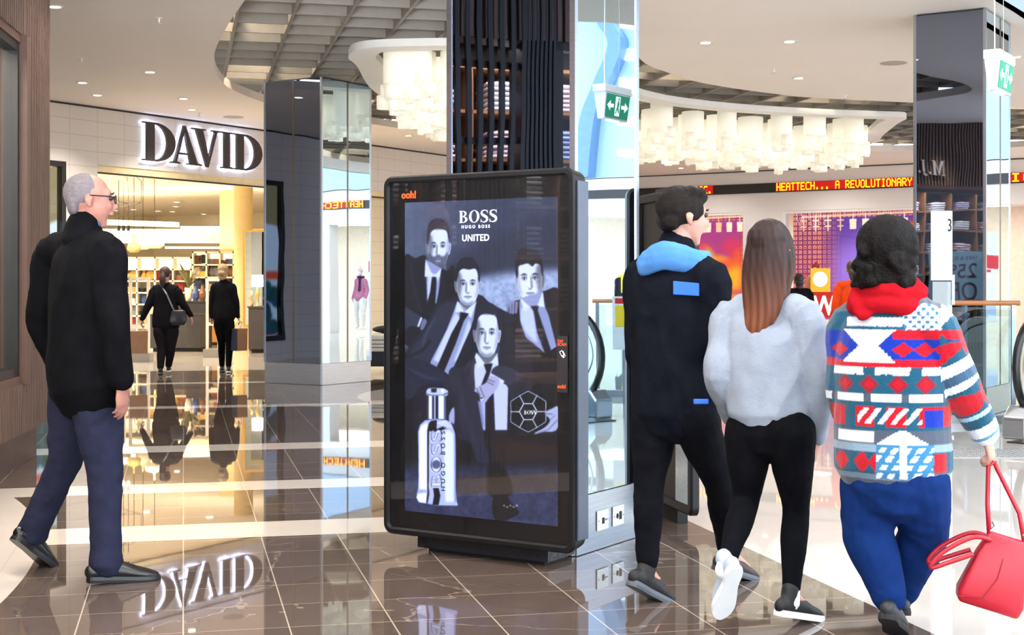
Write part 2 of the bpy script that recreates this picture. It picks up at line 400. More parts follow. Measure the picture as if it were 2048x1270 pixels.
def floor_material():
    m = bpy.data.materials.new('polished_stone_floor'); m.use_nodes = True; nt = m.node_tree; b = nt.nodes['Principled BSDF']; x = NX(nt)
    tc = nt.nodes.new('ShaderNodeTexCoord'); sp = nt.nodes.new('ShaderNodeSeparateXYZ'); nt.links.new(tc.outputs['Object'], sp.inputs[0])
    X, Y = sp.outputs[0], sp.outputs[1]
    a = x.m('ADD', x.m('MULTIPLY', X, E1.x), x.m('MULTIPLY', Y, E1.y))
    c = x.m('ADD', x.m('MULTIPLY', X, E2.x), x.m('MULTIPLY', Y, E2.y))
    T = 0.397
    # marble: soft clouds plus thin warped veins
    n1 = nt.nodes.new('ShaderNodeTexNoise'); n1.inputs['Scale'].default_value = 1.1; n1.inputs['Detail'].default_value = 6; n1.inputs['Distortion'].default_value = 0.6
    nt.links.new(tc.outputs['Object'], n1.inputs['Vector'])
    n2 = nt.nodes.new('ShaderNodeTexNoise'); n2.inputs['Scale'].default_value = 0.45; n2.inputs['Detail'].default_value = 9; n2.inputs['Distortion'].default_value = 0.5
    nt.links.new(tc.outputs['Object'], n2.inputs['Vector'])
    vein = x.m('LESS_THAN', x.m('ABSOLUTE', x.m('SUBTRACT', n2.outputs['Fac'], 0.5)), 0.0015)
    n3 = nt.nodes.new('ShaderNodeTexNoise'); n3.inputs['Scale'].default_value = 1.6; n3.inputs['Detail'].default_value = 5; n3.inputs['Distortion'].default_value = 0.9
    nt.links.new(tc.outputs['Object'], n3.inputs['Vector'])
    dvein = x.m('LESS_THAN', x.m('ABSOLUTE', x.m('SUBTRACT', n3.outputs['Fac'], 0.42)), 0.003)
    # per-tile tone
    wn_ = nt.nodes.new('ShaderNodeTexWhiteNoise'); wn_.noise_dimensions = '2D'
    cb = nt.nodes.new('ShaderNodeCombineXYZ')
    nt.links.new(x.m('FLOOR', x.m('DIVIDE', x.m('ADD', a, 0.002), T)), cb.inputs[0]); nt.links.new(x.m('FLOOR', x.m('DIVIDE', x.m('SUBTRACT', c, 5.91), T)), cb.inputs[1])
    nt.links.new(cb.outputs[0], wn_.inputs['Vector'])
    brown = x.mix(n1.outputs['Fac'], lin((0.255,0.215,0.198)), lin((0.39,0.335,0.305)))
    brown = x.mix(x.m('MULTIPLY', wn_.outputs['Value'], 0.30), brown, lin((0.46,0.40,0.36)))
    brown = x.mix(x.m('MULTIPLY', vein, 0.22), brown, lin((0.85,0.77,0.66)))
    brown = x.mix(x.m('MULTIPLY', dvein, 0.45), brown, lin((0.22,0.16,0.12)))
    grout = x.m('MAXIMUM', x.near(a, T, -0.002, 0.0026), x.near(c, T, 5.91, 0.0018))
    brown = x.mix(x.m('MULTIPLY', grout, 0.6), brown, lin((0.86,0.80,0.72)))
    cream = x.mix(n1.outputs['Fac'], lin((0.77,0.74,0.71)), lin((0.83,0.80,0.77)))
    gc = x.m('MAXIMUM', x.near(a, 1.19, 2.75, 0.002), x.near(c, 1.19, 5.91, 0.002))
    cream = x.mix(x.m('MULTIPLY', gc, 0.35), cream, lin((0.55,0.50,0.44)))
    # cream areas
    band = x.band(c, 7.55, 8.04)
    for lo, hi in ((9.32, 9.75), (11.63, 12.10), (15.83, 16.17), (19.9, 20.2)): band = x.m('MAXIMUM', band, x.band(c, lo, hi))
    band = x.m('MULTIPLY', band, x.m('LESS_THAN', a, 2.4))
    def disc(cx, cy, r):
        return x.m('LESS_THAN', x.m('ADD', x.m('POWER', x.m('SUBTRACT', X, cx), 2), x.m('POWER', x.m('SUBTRACT', Y, cy), 2)), r*r)
    cr = x.m('MAXIMUM', x.m('GREATER_THAN', a, 2.75), disc(-10.1, 4.87, 8.05))
    cr = x.m('MAXIMUM', cr, x.m('GREATER_THAN', c, 23.05))
    cr = x.m('MAXIMUM', cr, disc(0.75, 17.35, 2.62)); cr = x.m('MAXIMUM', cr, band)
    col = x.mix(cr, brown, cream)
    nt.links.new(col, b.inputs['Base Color'])
    b.inputs['Roughness'].default_value = 0.02; b.inputs['IOR'].default_value = 1.62
    n4 = nt.nodes.new('ShaderNodeTexNoise'); n4.inputs['Scale'].default_value = 2.2; n4.inputs['Detail'].default_value = 2
    nt.links.new(tc.outputs['Object'], n4.inputs['Vector'])
    bp = nt.nodes.new('ShaderNodeBump'); bp.inputs['Strength'].default_value = 0.010; bp.inputs['Distance'].default_value = 0.02
    nt.links.new(n4.outputs['Fac'], bp.inputs['Height']); nt.links.new(bp.outputs[0], b.inputs['Normal'])
    return m
struct(MB().box(-25, -8, -0.2, 34, 46, 0).build('floor', floor_material()))
# ------------------------------------------------------------------ ceiling with its free-form opening
ceil_out = [(-25,-2.5),(2.3,-2.5),(2.6,6),(3.2,9),(4.86,14.05),(5.3,14.7),(9,20.5),(15.5,28.6),(3.3,40),(-25,40)]
hole = smooth_poly([(-1.4,10.5),(-2.1,12.3),(-2.64,14.05),(-3.08,15.4),(-3.62,17.3),(-3.98,19.3),(-3.97,20.8),(-3.55,22.5),(-2.46,24.6),(-1.22,26.2),(1.0,27.9),(4.0,29.1),
   (7.6,29.5),(10.2,28.6),(10.8,26.2),(9.3,23.4),(7.6,22.2),(6.13,21.8),(4.9,21.4),(4.08,21.0),(2.8,19.9),(2.1,18.85),(1.6,17.7),(1.25,15.5),(1.15,12.6),(0.5,10.6),(-0.5,10.0)], 6)
o = curve_mesh('ceiling', [ceil_out, hole], M_WHITE, extrude=0.06, loc=(0,0,CZ+0.06)); struct(o)
M_CAV = mat('cavity_paint', (0.62,0.58,0.53), 0.8, var=0.04, vscale=0.5)
struct(MB().box(-6, 8, 5.3, 13, 31, 5.4).build('ceiling', M_CAV))
M_BAF = mat('baffle_paint', (0.52,0.50,0.47), 0.6, var=0.05)
bf = MB()
def rotbox(mb, a0, c0, z0, a1, c1, z1):
    P = [(a0,c0),(a1,c0),(a1,c1),(a0,c1)]; Q = [E1*a+E2*c for a, c in P]
    mb.prism([(q.x, q.y) for q in Q], z0, z1)
AB, CB = 0.6, 0.62
hole_np = [(E1.x*p[0]+E1.y*p[1], E2.x*p[0]+E2.y*p[1]) for p in hole]
a_lo, a_hi = min(p[0] for p in hole_np)-.4, max(p[0] for p in hole_np)+.4; c_lo, c_hi = min(p[1] for p in hole_np)-.4, max(p[1] for p in hole_np)+.4
def spans(val, ax):
    s = []
    for i in range(len(hole_np)):
        p, q = hole_np[i-1], hole_np[i]
        if (p[ax] > val) != (q[ax] > val): s.append(p[1-ax]+(q[1-ax]-p[1-ax])*(val-p[ax])/(q[ax]-p[ax]))
    s.sort(); return list(zip(s[::2], s[1::2]))
k = a_lo
while k < a_hi:
    for lo, hi in spans(k, 0): rotbox(bf, k-.018, lo-.5, CZ+.13, k+.018, hi+.5, CZ+.40)
    k += AB
k = c_lo
while k < c_hi:
    for lo, hi in spans(k, 1): rotbox(bf, lo-.5, k-.018, CZ+.14, hi+.5, k+.018, CZ+.40)
    k += CB
tag(bf.build('baffle_grid', M_BAF, fixn=False), 'grey egg-crate baffle grid filling the curved opening in the white ceiling', 'ceiling grid')
# the white ring bulkhead hung inside the opening
ring_o = smooth_poly([(-1.95,17.9),(-1.98,17.2),(-1.77,16.6),(-1.2,16.4),(-.4,16.5),(.6,17.6),(1.9,20.6),(3.1,21.9),(4.6,22.7),(5.9,23.1),(6.45,23.3),(6.55,24.2),(6.75,25.8),(6.9,27.2),(6.2,28.0),(5,27.9),(2.5,27.0),(0,25.2),(-1.5,22.8),(-1.95,20.2)], 6)
cxr = sum(p[0] for p in ring_o)/len(ring_o); cyr = sum(p[1] for p in ring_o)/len(ring_o)
def inset(poly, d):
    out = []; n = len(poly)
    for i in range(n):
        a, b = poly[i-3], poly[(i+3)%n]; dx, dy = b[0]-a[0], b[1]-a[1]; l = math.hypot(dx, dy) or 1
        out.append((poly[i][0]-dy/l*d*-1*SGN, poly[i][1]+dx/l*d*-1*SGN))
    return out
area = sum(ring_o[i-1][0]*ring_o[i][1]-ring_o[i][0]*ring_o[i-1][1] for i in range(len(ring_o)))
SGN = -1 if area > 0 else 1
ring_i = inset(ring_o, 0.33)
o = curve_mesh('ring_bulkhead', [ring_o, ring_i], M_TRIMW, extrude=0.045, loc=(0,0,CZ-0.01))
tag(o, 'white free-form ring bulkhead hanging in the grid opening around the paper shades', 'ceiling ring')
def CP(px, py, z=CZ):
    Y = (z-CH)*FPX/(HZ-py); return Vector(((px-1024)/FPX*Y, Y, z))
# ------------------------------------------------------------------ panelled stone material (grid joints in object x,z)
def panel_mat(name, col, pw, ph, joint, x0=0, z0=0, rough=0.45, jw=0.004):
    m = bpy.data.materials.new(name); m.use_nodes = True; nt = m.node_tree; b = nt.nodes['Principled BSDF']; x = NX(nt); MATS[name] = m
    tc = nt.nodes.new('ShaderNodeTexCoord'); sp = nt.nodes.new('ShaderNodeSeparateXYZ'); nt.links.new(tc.outputs['Object'], sp.inputs[0])
    g = x.m('MAXIMUM', x.near(sp.outputs[0], pw, x0, jw), x.near(sp.outputs[2], ph, z0, jw))
    n = nt.nodes.new('ShaderNodeTexNoise'); n.inputs['Scale'].default_value = 1.5; nt.links.new(tc.outputs['Object'], n.inputs['Vector'])
    c = lin(col); base = x.mix(n.outputs['Fac'], tuple(v*.95 for v in c), tuple(min(1, v*1.04) for v in c))
    nt.links.new(x.mix(x.m('MULTIPLY', g, 0.5), base, lin(joint)), b.inputs['Base Color']); b.inputs['Roughness'].default_value = rough
    return m
M_STONE = panel_mat('stone_panels', (0.86,0.83,0.80), 0.55, 0.237, (0.55,0.50,0.46), x0=-1.32, z0=CZ-0.237)
M_STONEW = panel_mat('light_tinted_recess', (0.90,0.84,0.72), 0.55, 0.237, (0.62,0.54,0.42), x0=-1.32, z0=CZ-0.237)  # panel colour warmed for the yellow light falling in the recess
M_CREAMP = mat('cream_paint', (0.93,0.89,0.80), 0.7, var=0.02)
M_DLINE = mat('shadow_gap_metal', (0.12,0.11,0.10), 0.6)
# ---- department store facade (runs along U)
P0 = Vector((-5.79, 23.4, 0)); SM = Matrix.Translation(P0) @ Matrix.Rotation(ROT_U, 4, 'Z')
def stt(name, mb, m, **k): return struct(mb.build(name, m, loc=P0, rz=ROT_U, **k))
OX0, OX1 = -1.32, 4.6
mb = MB().box(-17, 0, 3.24, 17, .3, CZ); mb.box(-17, 0, 0, -6.9, .3, 3.24); mb.box(-4.7, 0, 0, -4.3, .3, 3.24); mb.box(-6.9, 0, 0, -4.7, .3, .35); mb.box(-1.95, 0, 0, OX0, .3, 3.24); mb.box(-4.3, 0, 0, -1.95, .3, .35)
stt('wall_left', mb, M_STONE)
mb = MB().box(OX1, .35, 0, 17, .6, 3.24); stt('wall_back', mb, M_STONEW)
stt('trim_1', MB().box(OX0, .02, 3.13, OX1+8, .34, 3.24), mat('light_tinted_reveal', (0.93,0.84,0.66), 0.6))  # band coloured yellow for the warm light on the reveal
stt('trim_2', MB().box(OX0, .0, 3.105, OX1+8, .03, 3.13), M_DLINE)
stt('trim_3', MB().box(-17, -.012, CZ-.03, 17, -.002, CZ-.005), M_DLINE)
# display window on that facade
w = empty('window_1', P0, ROT_U); w['kind'] = 'structure'
fr = MB().box(-4.3,-.02,.35,-4.22,.12,3.24).box(-2.03,-.02,.35,-1.95,.12,3.24).box(-4.22,-.02,3.16,-2.03,.12,3.24).box(-4.22,-.02,.35,-2.03,.12,.43)
fr.build('window_frame', M_BLACK, w); MB().box(-4.22,.04,.43,-2.03,.05,3.16).build('window_pane', M_GLASS, w)
# the window's reflections painted on a glowing panel: pale sky over dark trees
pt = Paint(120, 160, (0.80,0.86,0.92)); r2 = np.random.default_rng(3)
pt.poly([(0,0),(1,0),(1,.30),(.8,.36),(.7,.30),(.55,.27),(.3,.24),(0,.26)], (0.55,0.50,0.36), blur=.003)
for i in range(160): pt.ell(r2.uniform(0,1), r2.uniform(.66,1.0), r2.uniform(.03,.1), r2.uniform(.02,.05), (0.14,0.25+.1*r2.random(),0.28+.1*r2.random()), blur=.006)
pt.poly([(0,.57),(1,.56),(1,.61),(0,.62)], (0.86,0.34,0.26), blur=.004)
paint_plane('painted_reflection', pt.a, 2.15, 2.7, vcolmat('glowing_reflection', es=1.0), w, loc=(-4.2,.07,.45))
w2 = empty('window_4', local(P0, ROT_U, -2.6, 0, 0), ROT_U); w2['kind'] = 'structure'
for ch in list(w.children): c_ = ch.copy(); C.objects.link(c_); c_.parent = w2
# ---- store room behind
SHZ = 3.62
mb = MB().box(-9, 17, 0, 16, 17.2, SHZ).box(-9.2, .3, 0, -9, 17.2, SHZ).box(16, .3, 0, 16.2, 17.2, SHZ); stt('wall_back', mb, M_CREAMP)
stt('ceiling', MB().box(-9, .3, SHZ, 16, 17, SHZ+.1), mat('store_ceiling_paint', (0.93,0.89,0.82), 0.7))
for lx, ly, p in ((1.5, 3, 150), (0, 7, 170), (3.5, 7, 170), (1, 11, 170), (-4, 9, 150), (7, 10, 150), (4, 13, 150), (-2, 14, 150)):
    q = local(P0, ROT_U, lx, ly, SHZ-.06); spot('store_beam', q, p*4.4, (1.0,.84,.60), 165, .08)
# ------------------------------------------------------------------ right shops (run along V, facing N)
Q0 = Vector((3.24, 36, 0))
M_FASC = mat('fascia_paint', (0.88,0.86,0.85), 0.55, var=0.02, vscale=0.7)
def qst(name, mb, m, **k): return struct(mb.build(name, m, loc=Q0, rz=ROT_V, **k))
mb = MB().box(-6,0,3.15,32,.4,CZ)
segs = [(-1.0, 2.84), (3.81, 8.0), (9.0, 13.2), (14.2, 18.4), (19.4, 23.5), (24.3, 31)]
xx = -6
for a0, a1 in segs: mb.box(xx, 0, 0, a0, .4, 3.15); xx = a1
mb.box(xx, 0, 0, 32, .4, 3.15)
qst('wall_right', mb, M_FASC)
qst('trim_4', MB().box(-6,-.03,3.60,32,-.001,3.83), mat('ticker_housing', (0.13,0.11,0.11), 0.4))
qst('trim_5', MB().box(-6,-.012,CZ-.03,32,-.002,CZ-.008), M_DLINE)
mb = MB().box(-6,5.5,0,32,5.7,3.5); qst('wall_back', mb, mat('shop_back_paint', (0.90,0.86,0.80), 0.7))
qst('ceiling', MB().box(-6,.4,3.4,32,5.6,3.5), mat('shop_ceiling_paint', (0.92,0.89,0.85), 0.7))
for k in range(5):
    q = local(Q0, ROT_V, 1.5+6.2*k, 2.6, 3.33); area_light('shop_glow', q, 5.5, 150, (1.0,.90,.76), rot=(0,0,ROT_V), size_y=3)
# upper gallery wall of the atrium and its glazed roof ribs
M_BLUEW = mat('atrium_white', (0.66,0.76,0.86), 0.5, var=0.02)
mb = MB().box(11, .5, CZ, 34, .8, 11)
qst('wall_right', mb, M_BLUEW)
mb = MB()
for k in range(8): mb.box(13+2.6*k, -14, 8.6, 13.35+2.6*k, .5, 9.1)
qst('ceiling', mb, M_BLUEW)
# curved edge of the ceiling towards the atrium
edge = [(2.3,-2.5),(2.6,6),(3.2,9),(4.86,14.05),(5.3,14.7),(9,20.5),(15.5,28.6)]
mb = MB()
for (xa,ya),(xb,yb) in zip(edge[:-1], edge[1:]):
    mb.add([(xa,ya,CZ),(xb,yb,CZ),(xb+.9,yb-.5,6.2),(xa+.9,ya-.5,6.2),(xa-.1,ya,CZ),(xb-.1,yb,CZ),(xb+.8,yb-.5,6.2),(xa+.8,ya-.5,6.2)], [(0,1,2,3),(7,6,5,4),(0,4,5,1),(3,2,6,7)])
struct(mb.build('trim_6', M_BLUEW))
# ------------------------------------------------------------------ timber batten shopfront on the left
A0 = Vector((-3.65, 11.1, 0)); ROT_A = math.atan2(.99, -.13)
M_WOOD = mat('walnut_batten', (0.40,0.31,0.27), 0.55, var=0.22, vscale=5, stretch=(6,6,1), bump=0.15)
M_WOODD = mat('dark_timber', (0.17,0.13,0.12), 0.5, var=0.2, vscale=4, stretch=(5,5,1))
M_SHELF = mat('oak_shelf', (0.62,0.42,0.27), 0.5, var=0.15, vscale=6, stretch=(1,8,8))
def ast(name, mb, m, **k): return struct(mb.build(name, m, loc=A0, rz=ROT_A, **k))
bat = MB()
def battens(x0, x1, z0, z1, pitch=.060, w=.034, d=.045):
    x = x0
    while x < x1: bat.box(x, -d, z0, x+w, 0, z1); x += pitch
battens(-.95, -.005, .27, CZ); battens(-12.5, -.95, 3.1, CZ); battens(-4.9, -.95, .27, .62)
ast('wall_left', bat, M_WOOD, fixn=False)
mb = MB().box(-.95, .0, .27, 0, .25, CZ).box(-12.5, .0, 3.1, -.95, .25, CZ).box(-4.9, 0, .27, -.95, .25, .62)
mb.box(-.12,.25,.0,0,6,CZ)
ast('wall_left', mb, M_WOODD)
ast('baseboard_left', MB().box(-12.5,.05,0,-.05,.3,.27), mat('timber_plinth', (0.26,0.19,0.17), 0.45, var=0.2))
ast('trim_7', MB().box(-1.02,-.075,.62,-.93,.1,3.1).box(-4.9,-.03,.62,-.93,.2,.68).box(-4.9,-.03,3.04,-.93,.2,3.1), mat('reveal_timber', (0.36,0.26,0.22), 0.5))
w = empty('window_2', A0, ROT_A); w['kind'] = 'structure'
MB().box(-1.07,-.02,.68,-1.02,.08,3.04).box(-4.9,-.02,.68,-4.84,.08,3.04).box(-4.84,-.02,2.98,-1.07,.08,3.04).box(-4.84,-.02,.68,-1.07,.08,.74).box(-2.5,-.02,.74,-2.44,.08,2.98).build('window_frame', M_BLACK, w)
MB().box(-4.84,.02,.74,-1.07,.03,2.98).build('window_pane', M_GLASS, w)
w = empty('window_3', A0, ROT_A); w['kind'] = 'structure'
MB().box(-5.86,-.02,.27,-5.80,.08,3.1).box(-12.5,-.02,3.04,-5.8,.08,3.1).box(-9,-.02,.27,-8.94,.08,3.04).build('window_frame', M_BLACK, w)
MB().box(-12.5,.02,.27,-5.86,.03,3.04).build('window_pane', M_GLASS, w)
# slatted screen and fluted pier
mb = MB(); x = -5.56
while x < -4.92: mb.box(x, -.06, .0, x+.034, .0, CZ+.0); x += .082
for z in (2.35, 2.9, 3.5): mb.box(-5.56, 0, z, -4.92, .03, z+.05)
ast('trim_8', mb, M_BLACK, fixn=False)
mb = MB().box(-5.80,-.02,0,-5.56,.2,CZ)
for k in range(7): mb.box(-5.795+.034*k, -.05, 0, -5.775+.034*k, -.02, CZ)
ast('trim_9', mb, M_BLACK, fixn=False)
ast('wall_left', MB().box(-12.5,1.55,0,-.12,1.7,3.4).box(-12.5,.25,3.35,-.12,1.6,3.45), mat('shop_dark_wall', (0.17,0.14,0.13), 0.6))
for k in range(3):
    q = local(A0, ROT_A, -2.9-3.4*k, .75, 3.3); area_light('shop_glow', q, 2.6, 120, (1.0,.85,.68), rot=(0,0,ROT_A), size_y=.7)
# ------------------------------------------------------------------ mirrored square columns
M_BRZ = mat('bronze_strip', (.50,.44,.38), .3, .9)
def column(x, y, wv, wu, label, seams_v=(), seams_u=(), z_s=.29):
    r = empty('mirrored_column', (x, y, 0), ROT_V, label, 'column', 'mirror-clad square columns')
    t = .03
    MB().box(-wv+t, t, 0, -t, wu-t, CZ).build('core', M_STEELD, r)
    def face(along, name, m):
        L = wv if along == 'v' else wu; seams = sorted(seams_v if along == 'v' else seams_u)
        cuts = [t]+list(seams)+[L-t]
        for i in range(len(cuts)-1):
            a, b = cuts[i]+(.012 if i else 0), cuts[i+1]-(.012 if i < len(cuts)-2 else 0)
            if along == 'v':
                MB().box(-b, .006, z_s, -a, .02, CZ-.02).build('mirror_panel', m, r)
                MB().box(-b-.012, .001, 0.004, -a+.012, .02, z_s-.004).build('skirting_plate', M_STEEL, r)
            else:
                MB().box(-.02, a, z_s, -.006, b, CZ-.02).build('mirror_panel', m, r)
                MB().box(-.02, a-.012, 0.004, -.001, b+.012, z_s-.004).build('skirting_plate', M_STEEL, r)
    face('v', 'front', M_MIRD); face('u', 'right', M_MIRB)
    for sv in seams_v: MB().box(-sv-.014, .002, .004, -sv+.014, .018, CZ-.02).build('seam_strip', M_BRZ, r)
    for su in seams_u: MB().box(-.018, su-.014, .004, -.002, su+.014, CZ-.02).build('seam_strip', M_BRZ, r)
    for cx, cy in ((-t, 0), (-wv, 0), (-t, wu-t), (-wv, wu-t)):
        MB().box(cx, cy, z_s, cx+t, cy+t, CZ-.01).build('corner_trim', M_STEEL, r)
    return r
# 'front' faces -y in local space, 'right' faces +x
big = column(.304, 6.87, .756, .675, 'nearest mirror-clad column, behind the large advertising screen')
far = column(-2.553, 19.06, 1.03, 1.085, 'mirror-clad column standing in the middle of the hall before the store entrance', (.5,), (.56,))
rgt = column(4.80, 14.40, .74, 1.04, 'mirror-clad column at the right, behind the white numbered post', (), (.62,))

for k in range(7):
    q = local(Q0, ROT_V, -1+3.1*k, -1.5, CZ-.02); spot('added_wash_beam', q, 105, (1,.94,.88), 150, .05)  # extra beams added along the fascia to brighten it
# ------------------------------------------------------------------ the advertisement shown on the screen (flat picture)
def poster_picture():
    top = lambda x: 406-.0423*(x-808); bot = lambda x: 1018.8+.114*(x-808)
    def P(pts): return [(x, 400+640*(y-top(x))/(bot(x)-top(x))) for x, y in pts]
    cv = Paint(368, 768, (0.17,0.19,0.28), 808, 400, 1114, 1040)
    r = np.random.default_rng(11)
    A = lambda *q: P([(808+x/4.8846, 400+y/4.8846) for x, y in q])
    B = lambda *q: P([(960+x/4.8846, 460+y/4.8846) for x, y in q])
    Cc = lambda *q: P([(800+x/4.885, 600+y/4.885) for x, y in q])
    D = lambda *q: P([(800+x/4.704, 760+y/4.704) for x, y in q])
    E = lambda *q: P([(900+x/4.233, 760+y/4.233) for x, y in q])
    X, Y = cv.X, cv.Y
    noise = np.zeros_like(X)
    for s_, a_ in ((3,.5),(8,.3),(20,.3)):
        q = r.random((cv.h//s_+2, cv.w//s_+2)); noise += a_*np.kron(q, np.ones((s_, s_)))[:cv.h, :cv.w]
    noise = cv.blur(noise, 2)-.55
    # backdrop wall
    t = np.clip((Y-400)/260, 0, 1); lft = np.clip(1-(X-808)/170, 0, 1)
    base = np.stack([.22+.12*lft+.06*noise, .26+.14*lft+.06*noise, .40+.14*lft+.07*noise], -1)
    cv.a = base
    cv.poly(P([(880,520),(1000,470),(1060,440),(1120,430),(1120,560),(960,560),(905,590)]), (.15,.17,.27), .55, 14)
    cv.poly(P([(950,560),(1010,548),(1120,540),(1120,668),(940,668)]), (.62,.70,.88), .85, 8)
    m = cv.mask_poly(P([(950,560),(1010,548),(1120,540),(1120,668),(940,668)]), 8)
    cv.put(m, np.stack([.42+.5*noise+.1, .50+.5*noise+.1, .70+.5*noise+.08], -1), .5)
    # floor
    cv.poly(P([(808,930),(1114,935),(1114,1060),(808,1030)]), (.20,.23,.40), 1, 4)
    cv.put(cv.mask_poly(P([(808,930),(1114,935),(1114,1060),(808,1030)]), 2), np.stack([.18+.25*noise,.21+.25*noise,.38+.25*noise], -1), .7)
    cv.poly(P([(808,700),(1114,760),(1114,935),(808,930)]), (.045,.045,.10), 1, 10)
    SUIT = (.13,.14,.24); SUITD = (.06,.06,.13); SH = (.72,.78,.95); SHD = (.52,.57,.78); TIE = (.07,.07,.15)
    def suit(pts, c=SUIT, blur=.4): cv.poly(smooth_poly(pts, 4), c, 1, blur)
    def fold(pts, w=3, c=(.26,.29,.44), al=.5, bl=2): cv.line(smooth_poly(pts, 5, False), w, c, al, bl)
    def face(cx, topy, chin, hw, part=1, beard=False, tilt=0.0, skin=(.74,.79,.95), hairc=(.12,.12,.2), lit=1, style=0):
        """generic man's head: centre x, crown y, chin y, half width"""
        (cx, topy), (_, chin) = P([(cx, topy), (cx, chin)])
        H = chin-topy; c, s = math.cos(tilt), math.sin(tilt); cy = topy+H*.55
        def G(u, v):      # u in half widths, v 0 crown .. 1 chin
            x, y = u*hw, (v-.55)*H; return (cx+x*c-y*s, cy+x*s+y*c)
        def pl(pts, col, al=1., bl=0, n=5): cv.poly(smooth_poly([G(u, v) for u, v in pts], n), col, al, bl)
        dk = tuple(v*.45 for v in skin)
        # neck
        pl([(-.62,.78),(.62,.78),(.66,1.1),(.5,1.32),(0,1.4),(-.5,1.32),(-.66,1.1)], tuple(v*.55 for v in skin), 1, .6)
        # ears
        for e in (-1, 1):
            pl([(e*.92,.50),(e*1.14,.47),(e*1.17,.56),(e*1.05,.70),(e*.92,.70)], tuple(v*(.62 if e == -lit else .85) for v in skin))
            pl([(e*.97,.53),(e*1.08,.52),(e*1.03,.64),(e*.97,.64)], dk, .5, .5)
        # head
        pl([(-.90,.30),(-.60,.14),(0,.08),(.60,.14),(.90,.30),(.98,.50),(.90,.72),(.66,.89),(.30,.985),(0,1.0),(-.30,.985),(-.66,.89),(-.90,.72),(-.98,.50)], skin)
        # side shading
        pl([(-lit*.99,.30),(-lit*.62,.30),(-lit*.50,.55),(-lit*.62,.80),(-lit*.30,.985),(-lit*.62,.90),(-lit*.90,.73),(-lit*1.0,.5)], dk, .75, 2.2)
        pl([(lit*.99,.40),(lit*.80,.42),(lit*.76,.62),(lit*.62,.86),(lit*.9,.72)], dk, .35, 1.6)
        pl([(-.5,.90),(0,.94),(.5,.90),(.3,1.0),(0,1.02),(-.3,1.0)], dk, .5, 1.4)
        if beard:
            pl([(-.88,.66),(-.55,.74),(-.30,.74),(0,.71),(.30,.74),(.55,.74),(.86,.66),(.76,.86),(.35,1.01),(0,1.03),(-.35,1.01),(-.76,.86)], (.25,.26,.38), .75, 1.6)
            pl([(-.28,.795),(0,.78),(.28,.795),(.2,.86),(0,.87),(-.2,.86)], tuple(v*.75 for v in skin), .8, .8)
        # eyes, brows
        for e in (-1, 1):
            pl([(e*.18,.50),(e*.40,.475),(e*.64,.50),(e*.60,.55),(e*.40,.57),(e*.22,.55)], dk, .55, 1.2)
            pl([(e*.26,.535),(e*.40,.515),(e*.56,.535),(e*.40,.552)], (.80,.85,.98), .9)
            pl([(e*.36,.518),(e*.46,.518),(e*.46,.552),(e*.36,.552)], (.06,.07,.14), 1)
            cv.line([G(e*.24,.533), G(e*.40,.510), G(e*.58,.533)], 1.0, (.07,.07,.14), .9)
            pl([(e*.16,.475),(e*.42,.435),(e*.70,.475),(e*.42,.462)], (.10,.10,.18), .95, .35)
        # nose
        pl([(-lit*.04,.50),(-lit*.16,.52),(-lit*.24,.68),(-lit*.12,.72),(-lit*.05,.66)], dk, .6, .9)
        pl([(-.16,.70),(0,.725),(.16,.70),(.10,.735),(0,.745),(-.10,.735)], dk, .85, .4)
        pl([(lit*.0,.48),(lit*.07,.5),(lit*.10,.66),(lit*.0,.69)], (.88,.92,1.0), .5, .7)
        # mouth
        cv.line([G(-.30,.812), G(-.10,.802), G(0,.808), G(.10,.802), G(.30,.812)], 1.4, (.16,.16,.28), .95, .3)
        pl([(-.22,.825),(0,.818),(.22,.825),(.1,.85),(-.1,.85)], tuple(v*.68 for v in skin), .8, .5)
        # hair
        if style == 0: hp = [(-1.02,.50),(-1.06,.30),(-.90,.10),(-.50,-.02),(0,-.04),(.50,.0),(.88,.12),(1.02,.32),(1.0,.50),(.90,.44),(.84,.30),(.62,.20),(.1,.22),(-.40,.20),(-.74,.26),(-.88,.40)]
        elif style == 1: hp = [(-1.0,.50),(-1.04,.26),(-.86,.04),(-.3,-.06),(.4,-.04),(.85,.06),(1.0,.26),(1.0,.44),(.90,.36),(.78,.22),(.3,.17),(-.35,.17),(-.72,.25),(-.86,.42)]
        else: hp = [(-1.02,.52),(-1.1,.28),(-.88,.04),(-.4,-.05),(.2,-.03),(.75,.05),(1.05,.25),(1.03,.50),(.92,.44),(.86,.30),(.5,.26),(.25,.31),(-.1,.25),(-.5,.27),(-.82,.30),(-.90,.46)]
        pl(hp, hairc, 1, .5)
        for k in range(16):
            u = -.8+1.6*k/15; y1 = .16-.04*abs(u)
            cv.line(smooth_poly([G(u*.9-part*.05, y1+.03), G(u*.95+part*.06, .08), G(u*.8+part*.18, .0)], 3, False), .9, (.36,.38,.52) if k % 2 else (.05,.05,.1), .55, .4)
    def collar(pts, c=SH): cv.poly(pts, c, 1, .3)
    # man at the upper left
    suit(A((-10,590),(110,570),(215,545),(250,700),(420,700),(500,640),(540,900),(560,1400),(-10,1400)), (.10,.10,.18), 1)
    face(878.6, 443, 537, 22.5, beard=True, lit=1, hairc=(.20,.19,.27), style=1)
    cv.poly(A((215,580),(232,1010),(330,1010),(376,770),(376,668)), SHD, 1, .5); cv.poly(A((240,700),(236,980),(300,900),(360,740)), SH, .8, 1)
    collar(A((213,580),(290,740),(205,752)), SH); collar(A((376,668),(300,742),(368,755)), SH)
    cv.poly(A((282,752),(322,752),(328,790),(310,1050),(230,1010),(262,900)), TIE, 1, .5)
    suit(A((213,600),(190,640),(190,760),(228,990),(300,1180),(160,1180),(60,900),(80,640)), (.09,.09,.17), .6)
